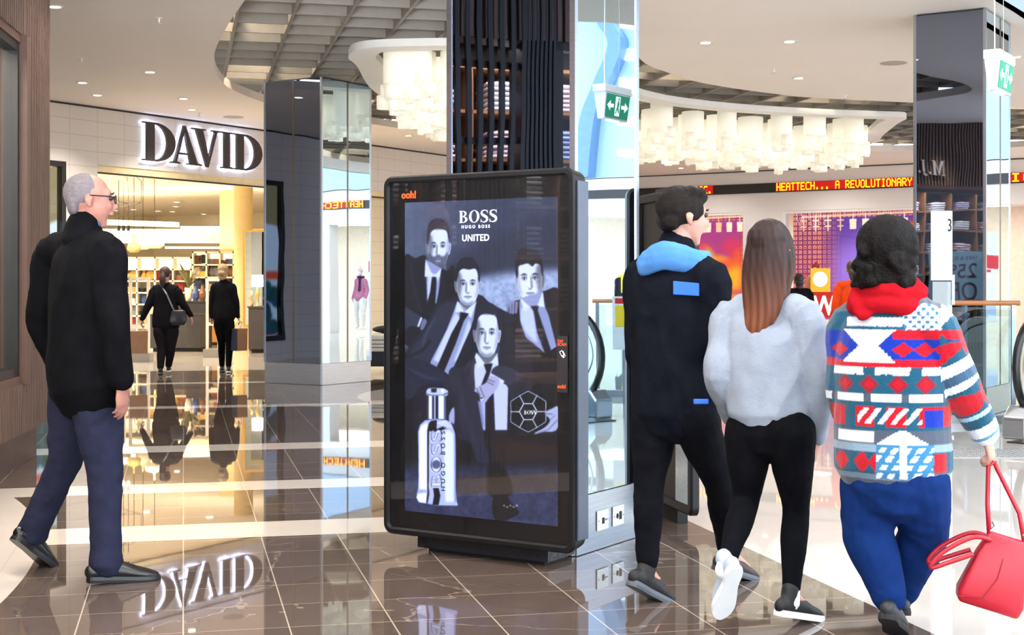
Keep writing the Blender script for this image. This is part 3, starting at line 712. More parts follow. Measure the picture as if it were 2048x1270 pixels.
    suit(A((376,690),(420,690),(520,800),(480,1000),(330,1060),(352,900)), (.08,.08,.15), .6)
    fold(A((60,640),(110,900),(170,1100))); fold(A((395,720),(400,880),(350,1010)), 2)
    suit(A((-10,1050),(90,1090),(175,1150),(150,1230),(60,1230),(-10,1260)), (.20,.22,.34), .6)
    cv.poly(A((165,1140),(185,1150),(148,1240),(128,1235)), SH, 1, .3); suit(A((190,1160),(230,1180),(225,1260),(160,1260)), (.40,.44,.62), .8)
    # man on the right
    suit(B((395,680),(300,790),(200,900),(190,1100),(330,1300),(470,1400),(770,1400),(770,630),(620,600)), (.09,.08,.13), 1)
    face(1060.3, 500, 607, 24.5, lit=-1, style=2, hairc=(.15,.12,.17), beard=False, tilt=-.04)
    cv.poly(B((400,670),(385,760),(400,900),(450,1050),(640,1210),(740,1140),(650,760),(610,600)), SHD, 1, .5)
    cv.poly(B((410,760),(400,880),(460,1010),(560,1110),(540,900),(520,770)), (.68,.74,.92), .9, 1.5)
    collar(B((400,660),(500,760),(440,800)), SH); collar(B((610,600),(560,745),(632,755)), SH)
    cv.poly(B((500,745),(572,740),(565,790),(620,960),(700,1220),(640,1230),(560,1000),(530,800)), TIE, 1, .5)
    suit(B((385,690),(400,900),(470,1080),(640,1230),(560,1330),(300,1150),(210,960),(300,760)), (.10,.08,.12), .7)
    suit(B((632,740),(680,860),(740,1100),(790,1150),(790,640),(640,610)), (.10,.10,.16), .7)
    # hand on his shoulder
    for k, (hx, hy, hl) in enumerate(((285,740,60),(315,725,85),(340,722,90),(368,730,75))):
        cv.line(B((hx,hy-20),(hx-2,hy+hl*.5),(hx-6,hy+hl)), 5.2, (.50,.52,.70), 1, .4); cv.line(B((hx+10,hy),(hx+8,hy+hl)), 1, (.16,.15,.25), .8, .4)
    # second man, leaning
    suit(A((330,1010),(520,960),(750,925),(860,1010),(1060,1120),(1100,1180),(960,1240),(900,1400),(600,1900),(250,1950),(0,1750),(0,1500),(200,1250)), SUIT, 1)
    face(939, 519, 611, 23.5, lit=1, style=0, hairc=(.11,.11,.2))
    cv.poly(A((535,985),(430,1270),(250,1600),(480,1720),(600,1500),(700,1150),(735,1000),(650,1090)), SHD, 1, .5)
    cv.poly(A((520,1100),(420,1290),(300,1560),(380,1600),(500,1400),(560,1150)), SH, .8, 1.5); cv.poly(A((650,1160),(600,1320),(500,1580),(560,1560),(680,1250)), SH, .8, 1.5)
    collar(A((540,985),(605,1090),(512,1100)), SH); collar(A((728,985),(610,1090),(672,1155)), SH)
    cv.poly(A((565,1095),(650,1110),(600,1180),(520,1400),(370,1750),(290,1720),(480,1300),(560,1160)), TIE, 1, .6)
    suit(A((510,1010),(440,1200),(290,1500),(235,1620),(60,1500),(200,1300),(360,1040)), (.17,.19,.31), .7)
    suit(A((735,1000),(690,1200),(560,1500),(470,1740),(620,1800),(800,1500),(860,1100)), (.10,.11,.20), .7)
    fold(Cc((350,180),(260,330),(220,480)), 4, (.30,.34,.50), .5); fold(Cc((40,560),(200,500),(300,400)), 5, (.05,.05,.1), .7)
    suit(Cc((30,600),(180,570),(420,680),(490,760),(460,900),(250,900),(30,950)), (.13,.15,.27), 1)
    for k in range(6): fold(Cc((40+30*k,640+20*k),(150+40*k,700+16*k),(280+30*k,760)), 2.5, (.22,.25,.40), .5)
    suit(Cc((150,900),(300,820),(420,830),(480,900),(500,1300),(150,1300)), (.09,.10,.20), 2)
    # seated man in front
    suit(Cc((500,680),(620,640),(750,560),(980,540),(1010,400),(1080,260),(1170,420),(1280,520),(1290,900),(1120,1000),(1060,900),(1060,1300),(900,1300),(560,1250),(520,900)), (.13,.14,.22), 1)
    suit(Cc((1000,210),(1120,350),(1240,500),(1290,800),(1200,900),(1060,820),(980,640),(1000,400)), (.14,.13,.20), 1)
    face(977, 611, 714.6, 23.8, lit=1, style=1, hairc=(.13,.14,.24))
    cv.line(Cc((905,180),(945,140)), 1.2, (.75,.8,.95), .8, .3)
    cv.poly(Cc((735,620),(740,900),(800,1040),(830,1270),(1060,1270),(1070,860),(980,700),(970,560),(880,620)), (.68,.72,.93), 1, .5)
    collar(Cc((762,510),(850,625),(775,662),(745,560)), SH); collar(Cc((968,515),(975,635),(905,612)), SH)
    cv.poly(Cc((835,625),(920,618),(905,680),(870,800),(850,900),(800,860),(860,700)), TIE, 1, .4)
    cv.poly(Cc((850,980),(930,900),(945,1300),(850,1300)), TIE, 1, .5)
    suit(Cc((745,560),(740,700),(745,890),(660,880),(540,900),(490,700),(620,650)), (.16,.17,.27), .6); fold(Cc((620,700),(650,860)), 1.6, (.05,.05,.1), .8)
    suit(Cc((975,640),(1130,680),(1200,760),(1060,830),(910,720)), (.20,.21,.31), .7)
    cv.poly(Cc((915,720),(1035,790),(1020,826),(900,742)), SH, 1, .3)
    # tattooed hand with ring
    suit(Cc((900,740),(985,775),(960,870),(890,950),(850,1000),(790,960),(745,900),(770,850),(850,810)), (.60,.62,.80), .6)
    for q in (((760,860),(800,930)), ((800,850),(840,950)), ((770,900),(800,960)), ((850,790),(930,830)), ((860,770),(940,800))): cv.line(Cc(*q), 1.6, (.22,.22,.34), .7, .5)
    cv.ell(*Cc((812,965))[0], 4, 2.4, (.85,.88,1), 0, .9, .4); cv.ell(*Cc((812,958))[0], 3, 1.5, (.08,.08,.14), 0, .9, .3)
    # knee and trouser leg, other leg, shoe
    suit(Cc((560,920),(640,880),(760,900),(800,980),(820,1270),(560,1280),(545,1100)), (.13,.14,.24), .8)
    suit(E((50,110),(150,85),(240,130),(275,210),(290,430),(345,660),(350,700),(250,690),(180,520),(70,460)), (.15,.16,.27), .8)
    fold(E((110,140),(150,300),(220,520)), 5, (.25,.27,.42), .5, 3); fold(E((60,150),(60,300),(110,470)), 7, (.05,.05,.1), .5, 3)
    cv.poly(E((250,180),(300,170),(310,420),(290,410)), (.55,.6,.82), .8, .6)
    cv.poly(E((345,455),(410,440),(510,490),(640,560),(900,560),(900,660),(600,690),(380,740)), (.13,.09,.15), .9, 3)
    cv.poly(E((360,520),(520,500),(900,560),(900,610),(640,670),(400,700)), (.26,.13,.09), .55, 6)
    suit(E((350,690),(470,740),(540,960),(350,980),(330,820)), (.05,.04,.08), 2)
    suit(E((390,960),(470,940),(520,1030),(590,1110),(560,1150),(460,1190),(390,1170),(370,1060)), (.09,.05,.08), .8)
    for k in range(5): cv.ell(*E((470+26*k, 1062+12*(k % 2)))[0], 2.2, 1.5, (.80,.82,.92), 0, .8, .6)
    # football-shaped flacon
    cx, cy = 667, 268
    cv.poly(smooth_poly(E(*[(cx+160*math.cos(t_)*.97, cy+172*math.sin(t_)) for t_ in np.linspace(0, 6.1, 14)]), 3), (.045,.04,.085), 1, .4)
    hexi = [(cx+72*math.cos(t_), cy+78*math.sin(t_)) for t_ in np.linspace(0, 2*math.pi, 7)]
    ho = [(cx+140*math.cos(t_), cy+155*math.sin(t_)) for t_ in np.linspace(0, 2*math.pi, 7)]
    def ln(q, w=2.0): cv.line(E(*q), w+1.3, (.45,.5,.68), .8, .4); cv.line(E(*q), w*.45, (.9,.93,1), .9)
    ln(hexi)
    for a_, b_ in zip(hexi[:-1], ho[:-1]): ln([a_, b_], 1.6)
    for k in range(6):
        t_ = k*math.pi/3; mid = (cx+172*math.cos(t_+math.pi/6)*.95, cy+176*math.sin(t_+math.pi/6)*.98)
        a_ = (cx+152*math.cos(t_+.30)*.98, cy+160*math.sin(t_+.30)); b_ = (cx+152*math.cos(t_+math.pi/3-.30)*.98, cy+160*math.sin(t_+math.pi/3-.30))
        ln([ho[k], a_, mid, b_, ho[k+1]], 1.0)
    # hand holding it
    suit(E((800,280),(860,240),(905,230),(905,400),(860,440),(800,440),(720,460),(730,440),(800,400),(840,340)), (.60,.64,.82), .7)
    cv.line(E((805,285),(860,290)), 1.4, (.2,.2,.33), .7, .5); cv.line(E((740,452),(830,420),(900,340)), 1.4, (.2,.2,.33), .6, .5); cv.line(E((830,350),(880,300)), 1.2, (.2,.2,.33), .5, .5)
    suit(Cc((490,1130),(520,1060),(545,1055),(545,1200),(500,1200)), (.58,.62,.8), .8)
    # glints behind, warm glow of the floor bands
    cv.poly(E((60,800),(900,785),(900,940),(80,960)), (.34,.20,.05), .45, 2)
    # the silver bottle
    LB = (.80,.84,1.0); MBc = (.62,.67,.93); DK = (.05,.05,.10)
    neck = [(268,140),(250,120),(262,82),(300,70),(400,72),(450,88),(465,110),(440,150)]
    suit(D(*neck), (.66,.72,.9), .3)
    cv.poly(D((300,76),(355,74),(350,112),(302,112)), DK, .9, .6); cv.poly(D((400,76),(430,82),(425,120),(400,116)), LB, .9, .6)
    cv.line(D((252,125),(300,140),(410,142),(462,118)), 1.4, DK, .8, .3)
    cv.poly(D((268,140),(442,142),(442,365),(266,362)), (.58,.64,.86), 1, .4)
    for x0, x1, c_ in ((268,276,DK),(278,308,LB),(312,330,(.10,.1,.18)),(332,342,(.7,.75,.9)),(344,368,DK),(374,420,LB),(428,440,(.25,.28,.42))): cv.poly(D((x0,145),(x1,145),(x1,362),(x0,360)), c_, .95, .4)
    body = [(170,480),(190,415),(240,372),(350,362),(450,375),(505,420),(538,500),(545,900),(545,1010),(560,1150),(558,1178),(360,1172),(180,1140),(152,1095),(172,1010),(176,900)]
    cv.poly(D(*body), MBc, 1, .4)
    cv.poly(D((185,470),(205,425),(262,395),(262,1150),(180,1135),(160,1095),(182,1010)), LB, 1, .8)
    cv.poly(D((262,470),(280,400),(300,380),(355,372),(352,460),(420,430),(490,470),(450,450),(400,470),(350,480),(275,475)), DK, 1, .6)
    cv.poly(D((262,470),(278,470),(275,1000),(282,1060),(262,1160),(252,1150),(262,1050)), DK, 1, .5)
    for k in range(5): cv.line(smooth_poly(D((358+18*k,400-6*k),(400+22*k,412-4*k),(440+20*k,450-4*k)), 4, False), 1.6, LB, .9, .3)
    cv.poly(D((425,480),(470,462),(512,500),(520,560),(520,1140),(440,1140),(425,900)), (.76,.80,1.0), 1, 2)
    cv.line(smooth_poly(D((500,400),(532,470),(545,600),(545,1010),(560,1150)), 4, False), 2.2, DK, .9, .4)
    cv.poly(D((525,520),(535,520),(538,1020),(548,1140),(530,1140)), (.45,.5,.75), .8, .6)
    cv.poly(D((320,1010),(372,1010),(390,1080),(372,1168),(315,1165),(330,1080)), DK, 1, .5)
    cv.poly(D((180,1015),(262,1025),(258,1048),(160,1060)), (.45,.5,.78), .7, 1.5)
    # raised word on the bottle, reading upwards
    def rotword(word, x, y0, h, w, colr, lw=None):
        y = y0
        for ch in word:
            adv, gr = glyph(ch)
            for g in gr:
                for j, pl_ in enumerate(g):
                    q = D(*[(x+h-py_*h if False else x-py_*h+h, y-px_*w) for px_, py_ in pl_])
                    if len(g) > 1 and j == 1: cv.poly(q, (.3,.33,.5), .9, .2)
                    else: cv.poly(q, colr, 1, .3)
            y -= (adv+.05)*w
    rotword('BOSS', 293, 1016, 118, 168, (.90,.93,1.0)); rotword('BOSS', 299, 1010, 104, 168, DK); rotword('BOSS', 305, 1008, 90, 168, (.74,.78,.97))
    # letters
    def word(word_, x0, y0, h, col, track=.05, ws=1.):
        x = x0
        for ch in word_:
            adv, gr = glyph(ch)
            for g in gr:
                mk = cv.mask_poly(P([(x+u*h*ws, y0-v_*h-.0423*(x+u*h*ws-x0)) for u, v_ in g[0]]))
                if len(g) > 1: mk = mk*(1-cv.mask_poly(P([(x+u*h*ws, y0-v_*h-.0423*(x+u*h*ws-x0)) for u, v_ in g[1]])))
                cv.put(mk, np.array(col), 1)
            x += (adv+track)*h*ws
    word('BOSS', 921, 446.5, 24.0, (.95,.97,1), ws=.98)
    word('BOSS', 1049.5, 831-2, 7.6, (.9,.93,1), ws=.92)
    g_ = np.clip(cv.a, 0, 1); return g_*(.45+.6*g_.mean(-1, keepdims=True)**.6)
POSTER = poster_picture()
# ------------------------------------------------------------------ the large advertising screen
def rrect(x0, z0, x1, z1, r, n=6):
    out = []
    for cx, cz, a in ((x1-r, z1-r, 0), (x0+r, z1-r, 90), (x0+r, z0+r, 180), (x1-r, z0+r, 270)):
        out += _arc(cx, cz, r, r, a, a+90, n)
    return out
M_KFR = mat('kiosk_frame', (0.065,0.065,0.08), 0.42, var=0.12, spec=0.35)
M_KSIDE = mat('kiosk_side', (0.33,0.36,0.42), 0.33, 0.5, var=0.06)
M_KGLASS = glassmat('kiosk_glass', (0.97,0.97,0.98), ior=1.5, refl=1.25)
M_ORANGE = mat('orange_print', (0.93,0.33,0.12), 0.5, emis=(0.93,0.33,0.12), es=0.25, var=0)
M_LED = mat('white_lamp', (1,1,1), 0.5, emis=(0.92,0.94,1.0), es=6, var=0)
def kiosk(root, picture=True):
    x0, x1, z0, z1 = -.997, .10, .085, 1.855
    b = MB(); R = rrect(x0, z0, x1, z1, .05)
    secs = [(0.0, .105, R), (0, -.004, R), (.008, -.014, None), (.026, -.016, None), (.034, .0, None), (.034, .02, None)]
    rings = [[(x, .105, z) for x, z in rrect(x0+.01, z0+.01, x1-.01, z1-.01, .05)]]
    for ins, y, _ in secs[1:]: rings.append([(x, y, z) for x, z in rrect(x0+ins, z0+ins, x1-ins, z1-ins, max(.02, .05-ins*.7))])
    b.loft(rings); b.build('frame', M_KFR, root, smooth=False)
    # satin side bands
    s = MB(); n = 14
    s.box(x1-.001, .004, z0+.06, x1+.012, .098, z1-.06); s.build('side_panel', M_KSIDE, root, bevel=.004)
    MB().box(x0+.03, .012, z0+.03, x1-.03, .016, z1-.03).build('backing_board', M_BLACK, root)
    if picture:
        paint_plane('screen', POSTER, .876, 1.5206, vcolmat('screen_image', es=1.3), root, loc=(-.876, .008, .203))
        gp = MB().box(x0+.032, .0, z0+.032, x1-.032, .003, z1-.032).build('glass_pane', M_KGLASS, root)
    return root
k1 = empty('advertising_screen', (.2073, 6.5475, 0), ROT_V, 'tall black-framed digital advertising screen showing four suited men and a silver bottle', 'advertising screen')
kiosk(k1)
W1 = mat('screen_lettering', (1,1,1), 0.5, emis=(0.93,0.95,1), es=1.0, var=0)
DKL = mat('dark_lettering', (0.1,0.1,0.2), 0.5, var=0)
def ktext(s, px, py, size, m=W1, sx=1., space=1., bold=0., rot=0):   # px,py: position read on the screen plane
    u = (px-808)/306.; lx = -.876+.876*(u*(1+.0717*u)/(1.0717)) if False else -.876+.876*u*(1.0/(1+.0717*(1-u)))
    tp = 406-.0423*(px-808); bt = 1018.8+.114*(px-808); z = .203+1.5206*(bt-py)/(bt-tp)
    return text_mesh('lettering', s, size, m, k1, (lx, .005, z), (math.pi/2, rot, 0), .0006, 'CENTER', sx, space, bold)
ktext('HUGO BOSS', 960.5, 456, .021, space=1.55, bold=.0004)
ktext('UNITED', 960.5, 481.5, .044, sx=.96, bold=.0007, space=1.06)
ktext('HUGO BOSS', 897.5, 922, .034, m=DKL, space=1.75, rot=-math.pi/2, bold=.0004)
text_mesh('logo', 'ooh!', .048, M_ORANGE, k1, (-.845, -.0012, 1.745), extrude=.0005, bold=.002)
# tap-and-scan sticker, its code patch left out
st = MB().box(.002, -.0022, .822, .058, -.0008, 1.082).build('sticker', mat('sticker_black', (0.16,0.15,0.17), 0.5), k1)
text_mesh('lettering', 'TAP', .018, M_ORANGE, st, (.018, -.003, 1.052), extrude=.0003, bold=.0006); text_mesh('lettering', 'SCAN', .0185, M_ORANGE, st, (.028, -.003, 1.037), extrude=.0003, bold=.0006)
text_mesh('logo', 'ooh!', .024, M_ORANGE, st, (.026, -.003, .842), extrude=.0003, bold=.001)
hm = MB()
def rot2(pts, c, a): return [(c[0]+(x*math.cos(a)-z*math.sin(a)), c[1]+(x*math.sin(a)+z*math.cos(a))) for x, z in pts]
for q in ([(-.008,-.012),(.008,-.012),(.008,-.010),(-.008,-.010)], [(-.008,.010),(.008,.010),(.008,.012),(-.008,.012)], [(-.008,-.012),(-.006,-.012),(-.006,.012),(-.008,.012)], [(.006,-.012),(.008,-.012),(.008,.012),(.006,.012)], [(.010,-.02),(.012,-.02),(.012,.006),(.010,.006)], [(-.004,-.022),(.004,-.022),(.004,-.012),(-.004,-.012)]):
    hm.prismy(rot2(q, (.027,1.002), .5), -.0032, -.0024)
hm.build('phone_symbol', W1, st)
sp = MB().box(-.829,.05,.022,-.079,.30,.09).build('plinth', mat('plinth_slate', (0.09,0.09,0.12), 0.3, var=.3, vscale=30, bump=.4, bscale=60), k1)
MB().box(-.78,.12,.008,-.22,.13,.0215).build('floor_glow_strip', M_LED, k1)  # hidden emissive strip, added to cast the white glow on the floor
MB().box(-.79,.09,0,-.12,.28,.022).build('foot', M_BLACKM, k1)
MB().box(-.70,.105,.3,-.2,.325,1.7).build('mounting_box', M_BLACKM, k1)
# ------------------------------------------------------------------ second screen, seen at a raking angle behind the column
near2 = Vector((.961, 7.55, 0)); rz2 = math.atan2(-.974, .225)
k2 = empty('advertising_screen', near2, rz2, 'black advertising screen seen edge-on behind the nearest mirror-clad column', 'advertising screen')
x0, x1, z0, z1 = -.93, 0.0, .085, 1.85
b = MB(); rr = [(.27, .10, .05), (.0, .035, .05), (0.0, 0.0, .05), (.012, -.012, .045), (.05, -.012, .02), (.058, .004, .02)]
b.loft([[(x, y, z) for x, z in rrect(x0+i_, z0+i_, x1-i_, z1-i_, r_)] for i_, y, r_ in rr]); b.build('frame', M_KFR, k2)
MB().box(-.27, -.003, .13, -.065, .003, 1.62).build('side_light', mat('brushed_panel', (0.80,0.86,0.88), 0.22, 0.85, var=.06, vscale=5, stretch=(20,1,1)), k2, bevel=.002)
MB().box(-.66, .012, 1.848, -.38, .05, 1.87).build('top_vent', M_BLACK, k2, bevel=.006)
MB().box(-.65, .02, 0, -.30, .08, .095).build('plinth', M_BLACKM, k2)
# ------------------------------------------------------------------ socket plates on the near column skirting
for i, ly in enumerate((.272, .436)):
    lab = ('white socket plate on the steel skirting, nearer the advertising screen', 'white socket plate on the steel skirting, farther from the advertising screen')[i]
    o = empty('socket_plate', local(Vector((.304,6.87,0)), ROT_V, 0.0, ly, .145), ROT_V+math.pi/2, lab, 'socket')
    MB().box(-.058,-.007,-.05,.058,-.001,.05).build('plate', mat('plate_white', (0.80,0.86,0.88), 0.35, 0.3), o, bevel=.003)
    if i == 0:
        sk = MB().box(-.012,-.009,-.018,.012,-.006,.012).build('socket_hole', M_BLACKM, o); MB().box(.02,-.009,-.004,.034,-.006,.004).build('rocker_switch', M_STEELD, o)
    else:
        a_ = MB(); a_.prismy(_arc(-.014,0,.012,.014,0,330,12), -.009, -.006); a_.build('socket_hole', M_BLACKM, o); c_ = MB().box(.006,-.010,-.02,.03,-.006,.02).build('rocker_switch', M_BLACKM, o)
    for sx_ in (-.046, .046): MB().box(sx_-.003,-.0085,-.003,sx_+.003,-.006,.003).build('screw', M_STEELD, o)
# ------------------------------------------------------------------ ceiling fittings
DLM = mat('lamp_disc', (1,1,1), 0.5, emis=(1.0,.95,.86), es=9, var=0)
def downlight_proto():
    r = empty('downlight', (0,0,0), 0, 'small recessed downlight', 'downlight', 'recessed downlights in the white ceiling')
    MB().lathe([(.085,-.008),(.085,.0),(.062,.0),(.062,-.008)], 24, cap=False).build('trim_ring', M_TRIMW, r)
    MB().lathe([(.062,-.003),(.0605,.004)], 24).build('lamp', DLM, r)
    return r
dls = [(110,13,'at the top left corner beside the timber wall'),(165,165,'above the left display window'),(195,190,'just right of the one above the left display window'),(300,144,'left of the grid opening'),
 (367,197,'above the letters of the store sign'),(384,219,'small, nearest the top edge of the store sign wall'),(817,271,'between the standing column and the big column'),(1411,85,'high on the right ceiling, left of centre'),(1598,156,'above the right end of the paper shades'),
 (1530,318,'far one over the white fascia'),(1362,336,'farthest right-hand one under the paper shades')]
dproto = downlight_proto()
for i, (px, py, t) in enumerate(dls):
    p = CP(px, py); lab = 'round recessed ceiling downlight '+t
    if i == 0: dproto.location = p; dproto['label'] = lab
    else: dup(dproto, p, label=lab)
    if i in (9, 10): continue
    spot('downlight_beam', (p.x, p.y, CZ-.02), 190, (1,.92,.82) if px < 900 else NEUT, 120, .06)
# unseen rows of the same downlights, over and behind the camera
for k, (x, y) in enumerate([(-1.9,4.2),(.4,4.4),(-1.8,7.4),(-2.6,10.8),(1.6,8.6),(.2,1.2),(-2.2,1.0),(1.9,12.8),(3.2,16.4),(6.2,17.5),(-6,15),(-5.2,12.5)]):
    dup(dproto, (x, y, CZ), label='round recessed ceiling downlight outside the top of the view')
    spot('downlight_beam', (x, y, CZ-.02), 190, NEUT, 125, .06)
def sprinkler(px, py, t, first=[None]):
    p = CP(px, py)
    if first[0] is None:
        r = empty('sprinkler_head', p, 0, 'x', 'sprinkler', 'sprinkler heads in the white ceiling')
        MB().lathe([(.035,0),(.035,-.006),(.012,-.008),(.012,-.05),(.004,-.055)], 16).build('body', M_TRIMW, r)
        MB().lathe([(.028,-.062),(.028,-.058)], 16).build('deflector', M_STEEL, r); first[0] = r
    else: r = dup(first[0], p)
    r['label'] = 'small metal sprinkler head '+t
for a in [(318,36,'left ceiling, nearest the top edge of the photo'),(163,116,'left ceiling near the timber wall'),(398,226,'left ceiling just above the store sign'),(1690,190,'right ceiling beside the grid opening'),(1548,137,'middle of the right ceiling'),(846,297,'low on the ceiling left of the big column')]: sprinkler(*a)
for px, py, t in ((467,234,'round flush grille above the last letter of the store sign'),(1787,126,'round flush grille on the right ceiling beside the right column')):
    p = CP(px, py); r = empty('ceiling_speaker', p, 0, t, 'speaker grille'); MB().lathe([(.17,0),(.17,-.006),(.15,-.01),(.0,-.011)], 28).build('grille', mat('grille_beige', (.66,.62,.57), .6), r)
# ------------------------------------------------------------------ paper shades
def lantern_mat():
    m = bpy.data.materials.new('lit_paper'); m.use_nodes = True; nt = m.node_tree; b = nt.nodes['Principled BSDF']
    b.inputs['Base Color'].default_value = (.80,.77,.70,1); b.inputs['Roughness'].default_value = .8
    tc = nt.nodes.new('ShaderNodeTexCoord'); oi = nt.nodes.new('ShaderNodeObjectInfo'); r = nt.nodes.new('ShaderNodeMapRange')
    r.inputs[3].default_value = .22; r.inputs[4].default_value = .50
    nt.links.new(oi.outputs['Random'], r.inputs[0]); nt.links.new(r.outputs[0], b.inputs['Emission Strength'])
    b.inputs['Emission Color'].default_value = lin((.99,.95,.85))+(1,)
    return m
M_LANT = lantern_mat()
def shade_mesh(seed):
    r = random.Random(seed); mb = MB()
    def tube(cx, cy, rad, z0, z1, a0=0, a1=360, n=18):
        pts = [(cx+rad*math.cos(math.radians(a0+(a1-a0)*i/n)), cy+rad*math.sin(math.radians(a0+(a1-a0)*i/n))) for i in range(n+1)]
        vs = [(x, y, z0) for x, y in pts]+[(x, y, z1) for x, y in pts]; vs += [(cx+(x-cx)*.96, cy+(y-cy)*.96, z) for x, y, z in vs]
        m_ = n+1; fs = []
        for i in range(n): fs += [(i, i+1, m_+i+1, m_+i), (2*m_+i+1, 2*m_+i, 3*m_+i, 3*m_+i+1), (i+1, i, 2*m_+i, 2*m_+i+1), (m_+i, m_+i+1, 3*m_+i+1, 3*m_+i)]
        mb.add(vs, fs)
    rad = r.uniform(.15, .21); tube(0, 0, rad, r.uniform(-.56, -.46), -.03)
    for k in range(7):
        a = r.uniform(0, 6.28); d = rad*r.uniform(.5, 1.0); rr = r.uniform(.06, .12); zt = r.uniform(-.50, -.36); h = r.uniform(.12, .22)
        tube(d*math.cos(a), d*math.sin(a), rr, zt-h, zt, r.uniform(0, 90), r.uniform(220, 400), 10)
    mb.tube([(0,0,-.05),(0,0,.0)], .006, 6)
    return mb
def in_poly(p, poly):
    c = False
    for i in range(len(poly)):
        a, b = poly[i-1], poly[i]
        if (a[1] > p[1]) != (b[1] > p[1]) and p[0] < (b[0]-a[0])*(p[1]-a[1])/(b[1]-a[1])+a[0]: c = not c
    return c
inner = inset(ring_i, .17)
rl = random.Random(5)
for nm, lo, hi, lab, pitch in (('left', -.12, .02, 'cluster of lit white paper shades left of the big column', .40), ('right', .075, .30, 'long cluster of lit white paper shades right of the big column', .56)):
    pts = []; y = 16.6
    while y < 28.3:
        x = -2.2
        while x < 9:
            q = (x+rl.uniform(-.12,.12), y+rl.uniform(-.12,.12))
            if lo < q[0]/q[1] < hi and in_poly(q, inner): pts.append(q)
            x += pitch
        y += pitch
    pts.sort(key=lambda q: q[1]); pts = pts[:96] if nm == 'left' else pts[::max(1, len(pts)//96)][:96]
    cxx = sum(q[0] for q in pts)/len(pts); cyy = sum(q[1] for q in pts)/len(pts)
    root = empty('paper_shade_chandelier', (cxx, cyy, CZ+.12), 0, lab, 'chandelier', 'paper shade chandeliers in the ring')
    # carrier battens the shades hang from
    mb = MB(); xs = [q[0] for q in pts]; ys = [q[1] for q in pts]
    protos = []
    for i, q in enumerate(pts):
        rz_ = rl.uniform(0, 6.28); z_ = -.05+rl.uniform(-.08, .04)
        if i < 6: s_ = shade_mesh(i+(10 if nm == 'right' else 0)).build('paper_shade', M_LANT, root, fixn=False, smooth=True); protos.append(s_)
        else: s_ = protos[i % 6].copy(); C.objects.link(s_); s_.parent = root
        s_.location = (q[0]-cxx, q[1]-cyy, z_); s_.rotation_euler[2] = rz_
# ------------------------------------------------------------------ store sign
M_LET = mat('sign_bronze', (0.20,0.175,0.165), 0.45, var=.1)
sg = empty('store_sign', P0, ROT_U, 'large dark halo-lit serif store sign over the bright entrance', 'store sign')
def t_at(px): k_ = (px-1024)/FPX; return (23.4*k_+5.79)/(.534-.845*k_)
M_HALO = mat('halo_lamp', (1,1,1), .5, emis=(.80,.84,1.0), es=7, var=0)
for ch_, pxa, pxb in (('D',278.8,343.5),('A',333.8,396.5),('V',376.8,433.5),('I',434.5,458),('D',460,517)):
    ta, tb = t_at(pxa), t_at(pxb); wd_ = {'D':.89,'A':.98,'V':.98,'I':.46}[ch_]; ws_ = (tb-ta)/(.63*wd_)
    serif_text(ch_, .63, M_LET, sg, ta, 3.375, y=-.07, depth=.05, ws=ws_); serif_text(ch_, .63, M_HALO, sg, ta, 3.375, y=-.025, depth=.006, name='halo_lamp', ws=ws_)
# ------------------------------------------------------------------ dot-matrix ticker
F57 = {'A':'01110100011000111111100011000110001','B':'11110100011000111110100011000111110','C':'01111100001000010000100001000001111','E':'11111100001000011110100001000011111','F':'11111100001000011110100001000010000',
'H':'10001100011000111111100011000110001','I':'01110001000010000100001000010001110','L':'10000100001000010000100001000011111','N':'10001110011010110011100011000110001','O':'01110100011000110001100011000101110',
'R':'11110100011000111110101001001010001','T':'11111001000010000100001000010000100','U':'10001100011000110001100011000101110','V':'10001100011000110001100010101000100','Y':'10001100010101000100001000010000100','.':'00000000000000000000000000110001100',' ':'0'*35}
M_LEDY = mat('led_amber', (1,.6,.05), .5, emis=(1.0,.68,.05), es=2.6, var=0)
M_LEDR = mat('led_red_field', (.5,.02,.01), .5, emis=(.85,.05,.02), es=.55, var=0)
def ticker(s, x0, x1, label):
    r = empty('ticker_display', local(Q0, ROT_V, x0, -.03, 3.62), ROT_V, label, 'scrolling sign', 'dot matrix ticker displays on the fascia')
    MB().box(0, -.02, .005, x1-x0, -.001, .205).build('red_field', M_LEDR, r)
    n = len(s)*6-1; w = (x1-x0-.04)/n; h = .185/7
    for i, ch in enumerate(s):
        bits = F57[ch]; mb = MB()
        for row in range(7):
            for c in range(5):
                if bits[row*5+c] == '1': mb.box(.02+(i*6+c)*w, -.026, .012+(6-row)*h, .02+(i*6+c+1.0)*w, -.021, .012+(7.0-row)*h)
        if mb.v: mb.build('lettering', M_LEDY, r, fixn=False)
ticker('BRIC.', 1.40, 2.02, 'short ticker sign with amber dot letters, beside the black screen')
ticker('HEATTECH... A REVOLUTIONARY', 3.66, 6.95, 'long ticker sign with amber dot letters between the columns')
ticker('FABRIC.', 7.95, 9.9, 'ticker sign with amber dot letters at the right edge of the photo')
ticker('HEATTECH', 17.1, 18.6, 'ticker sign with amber dot letters seen only in the mirrored column')
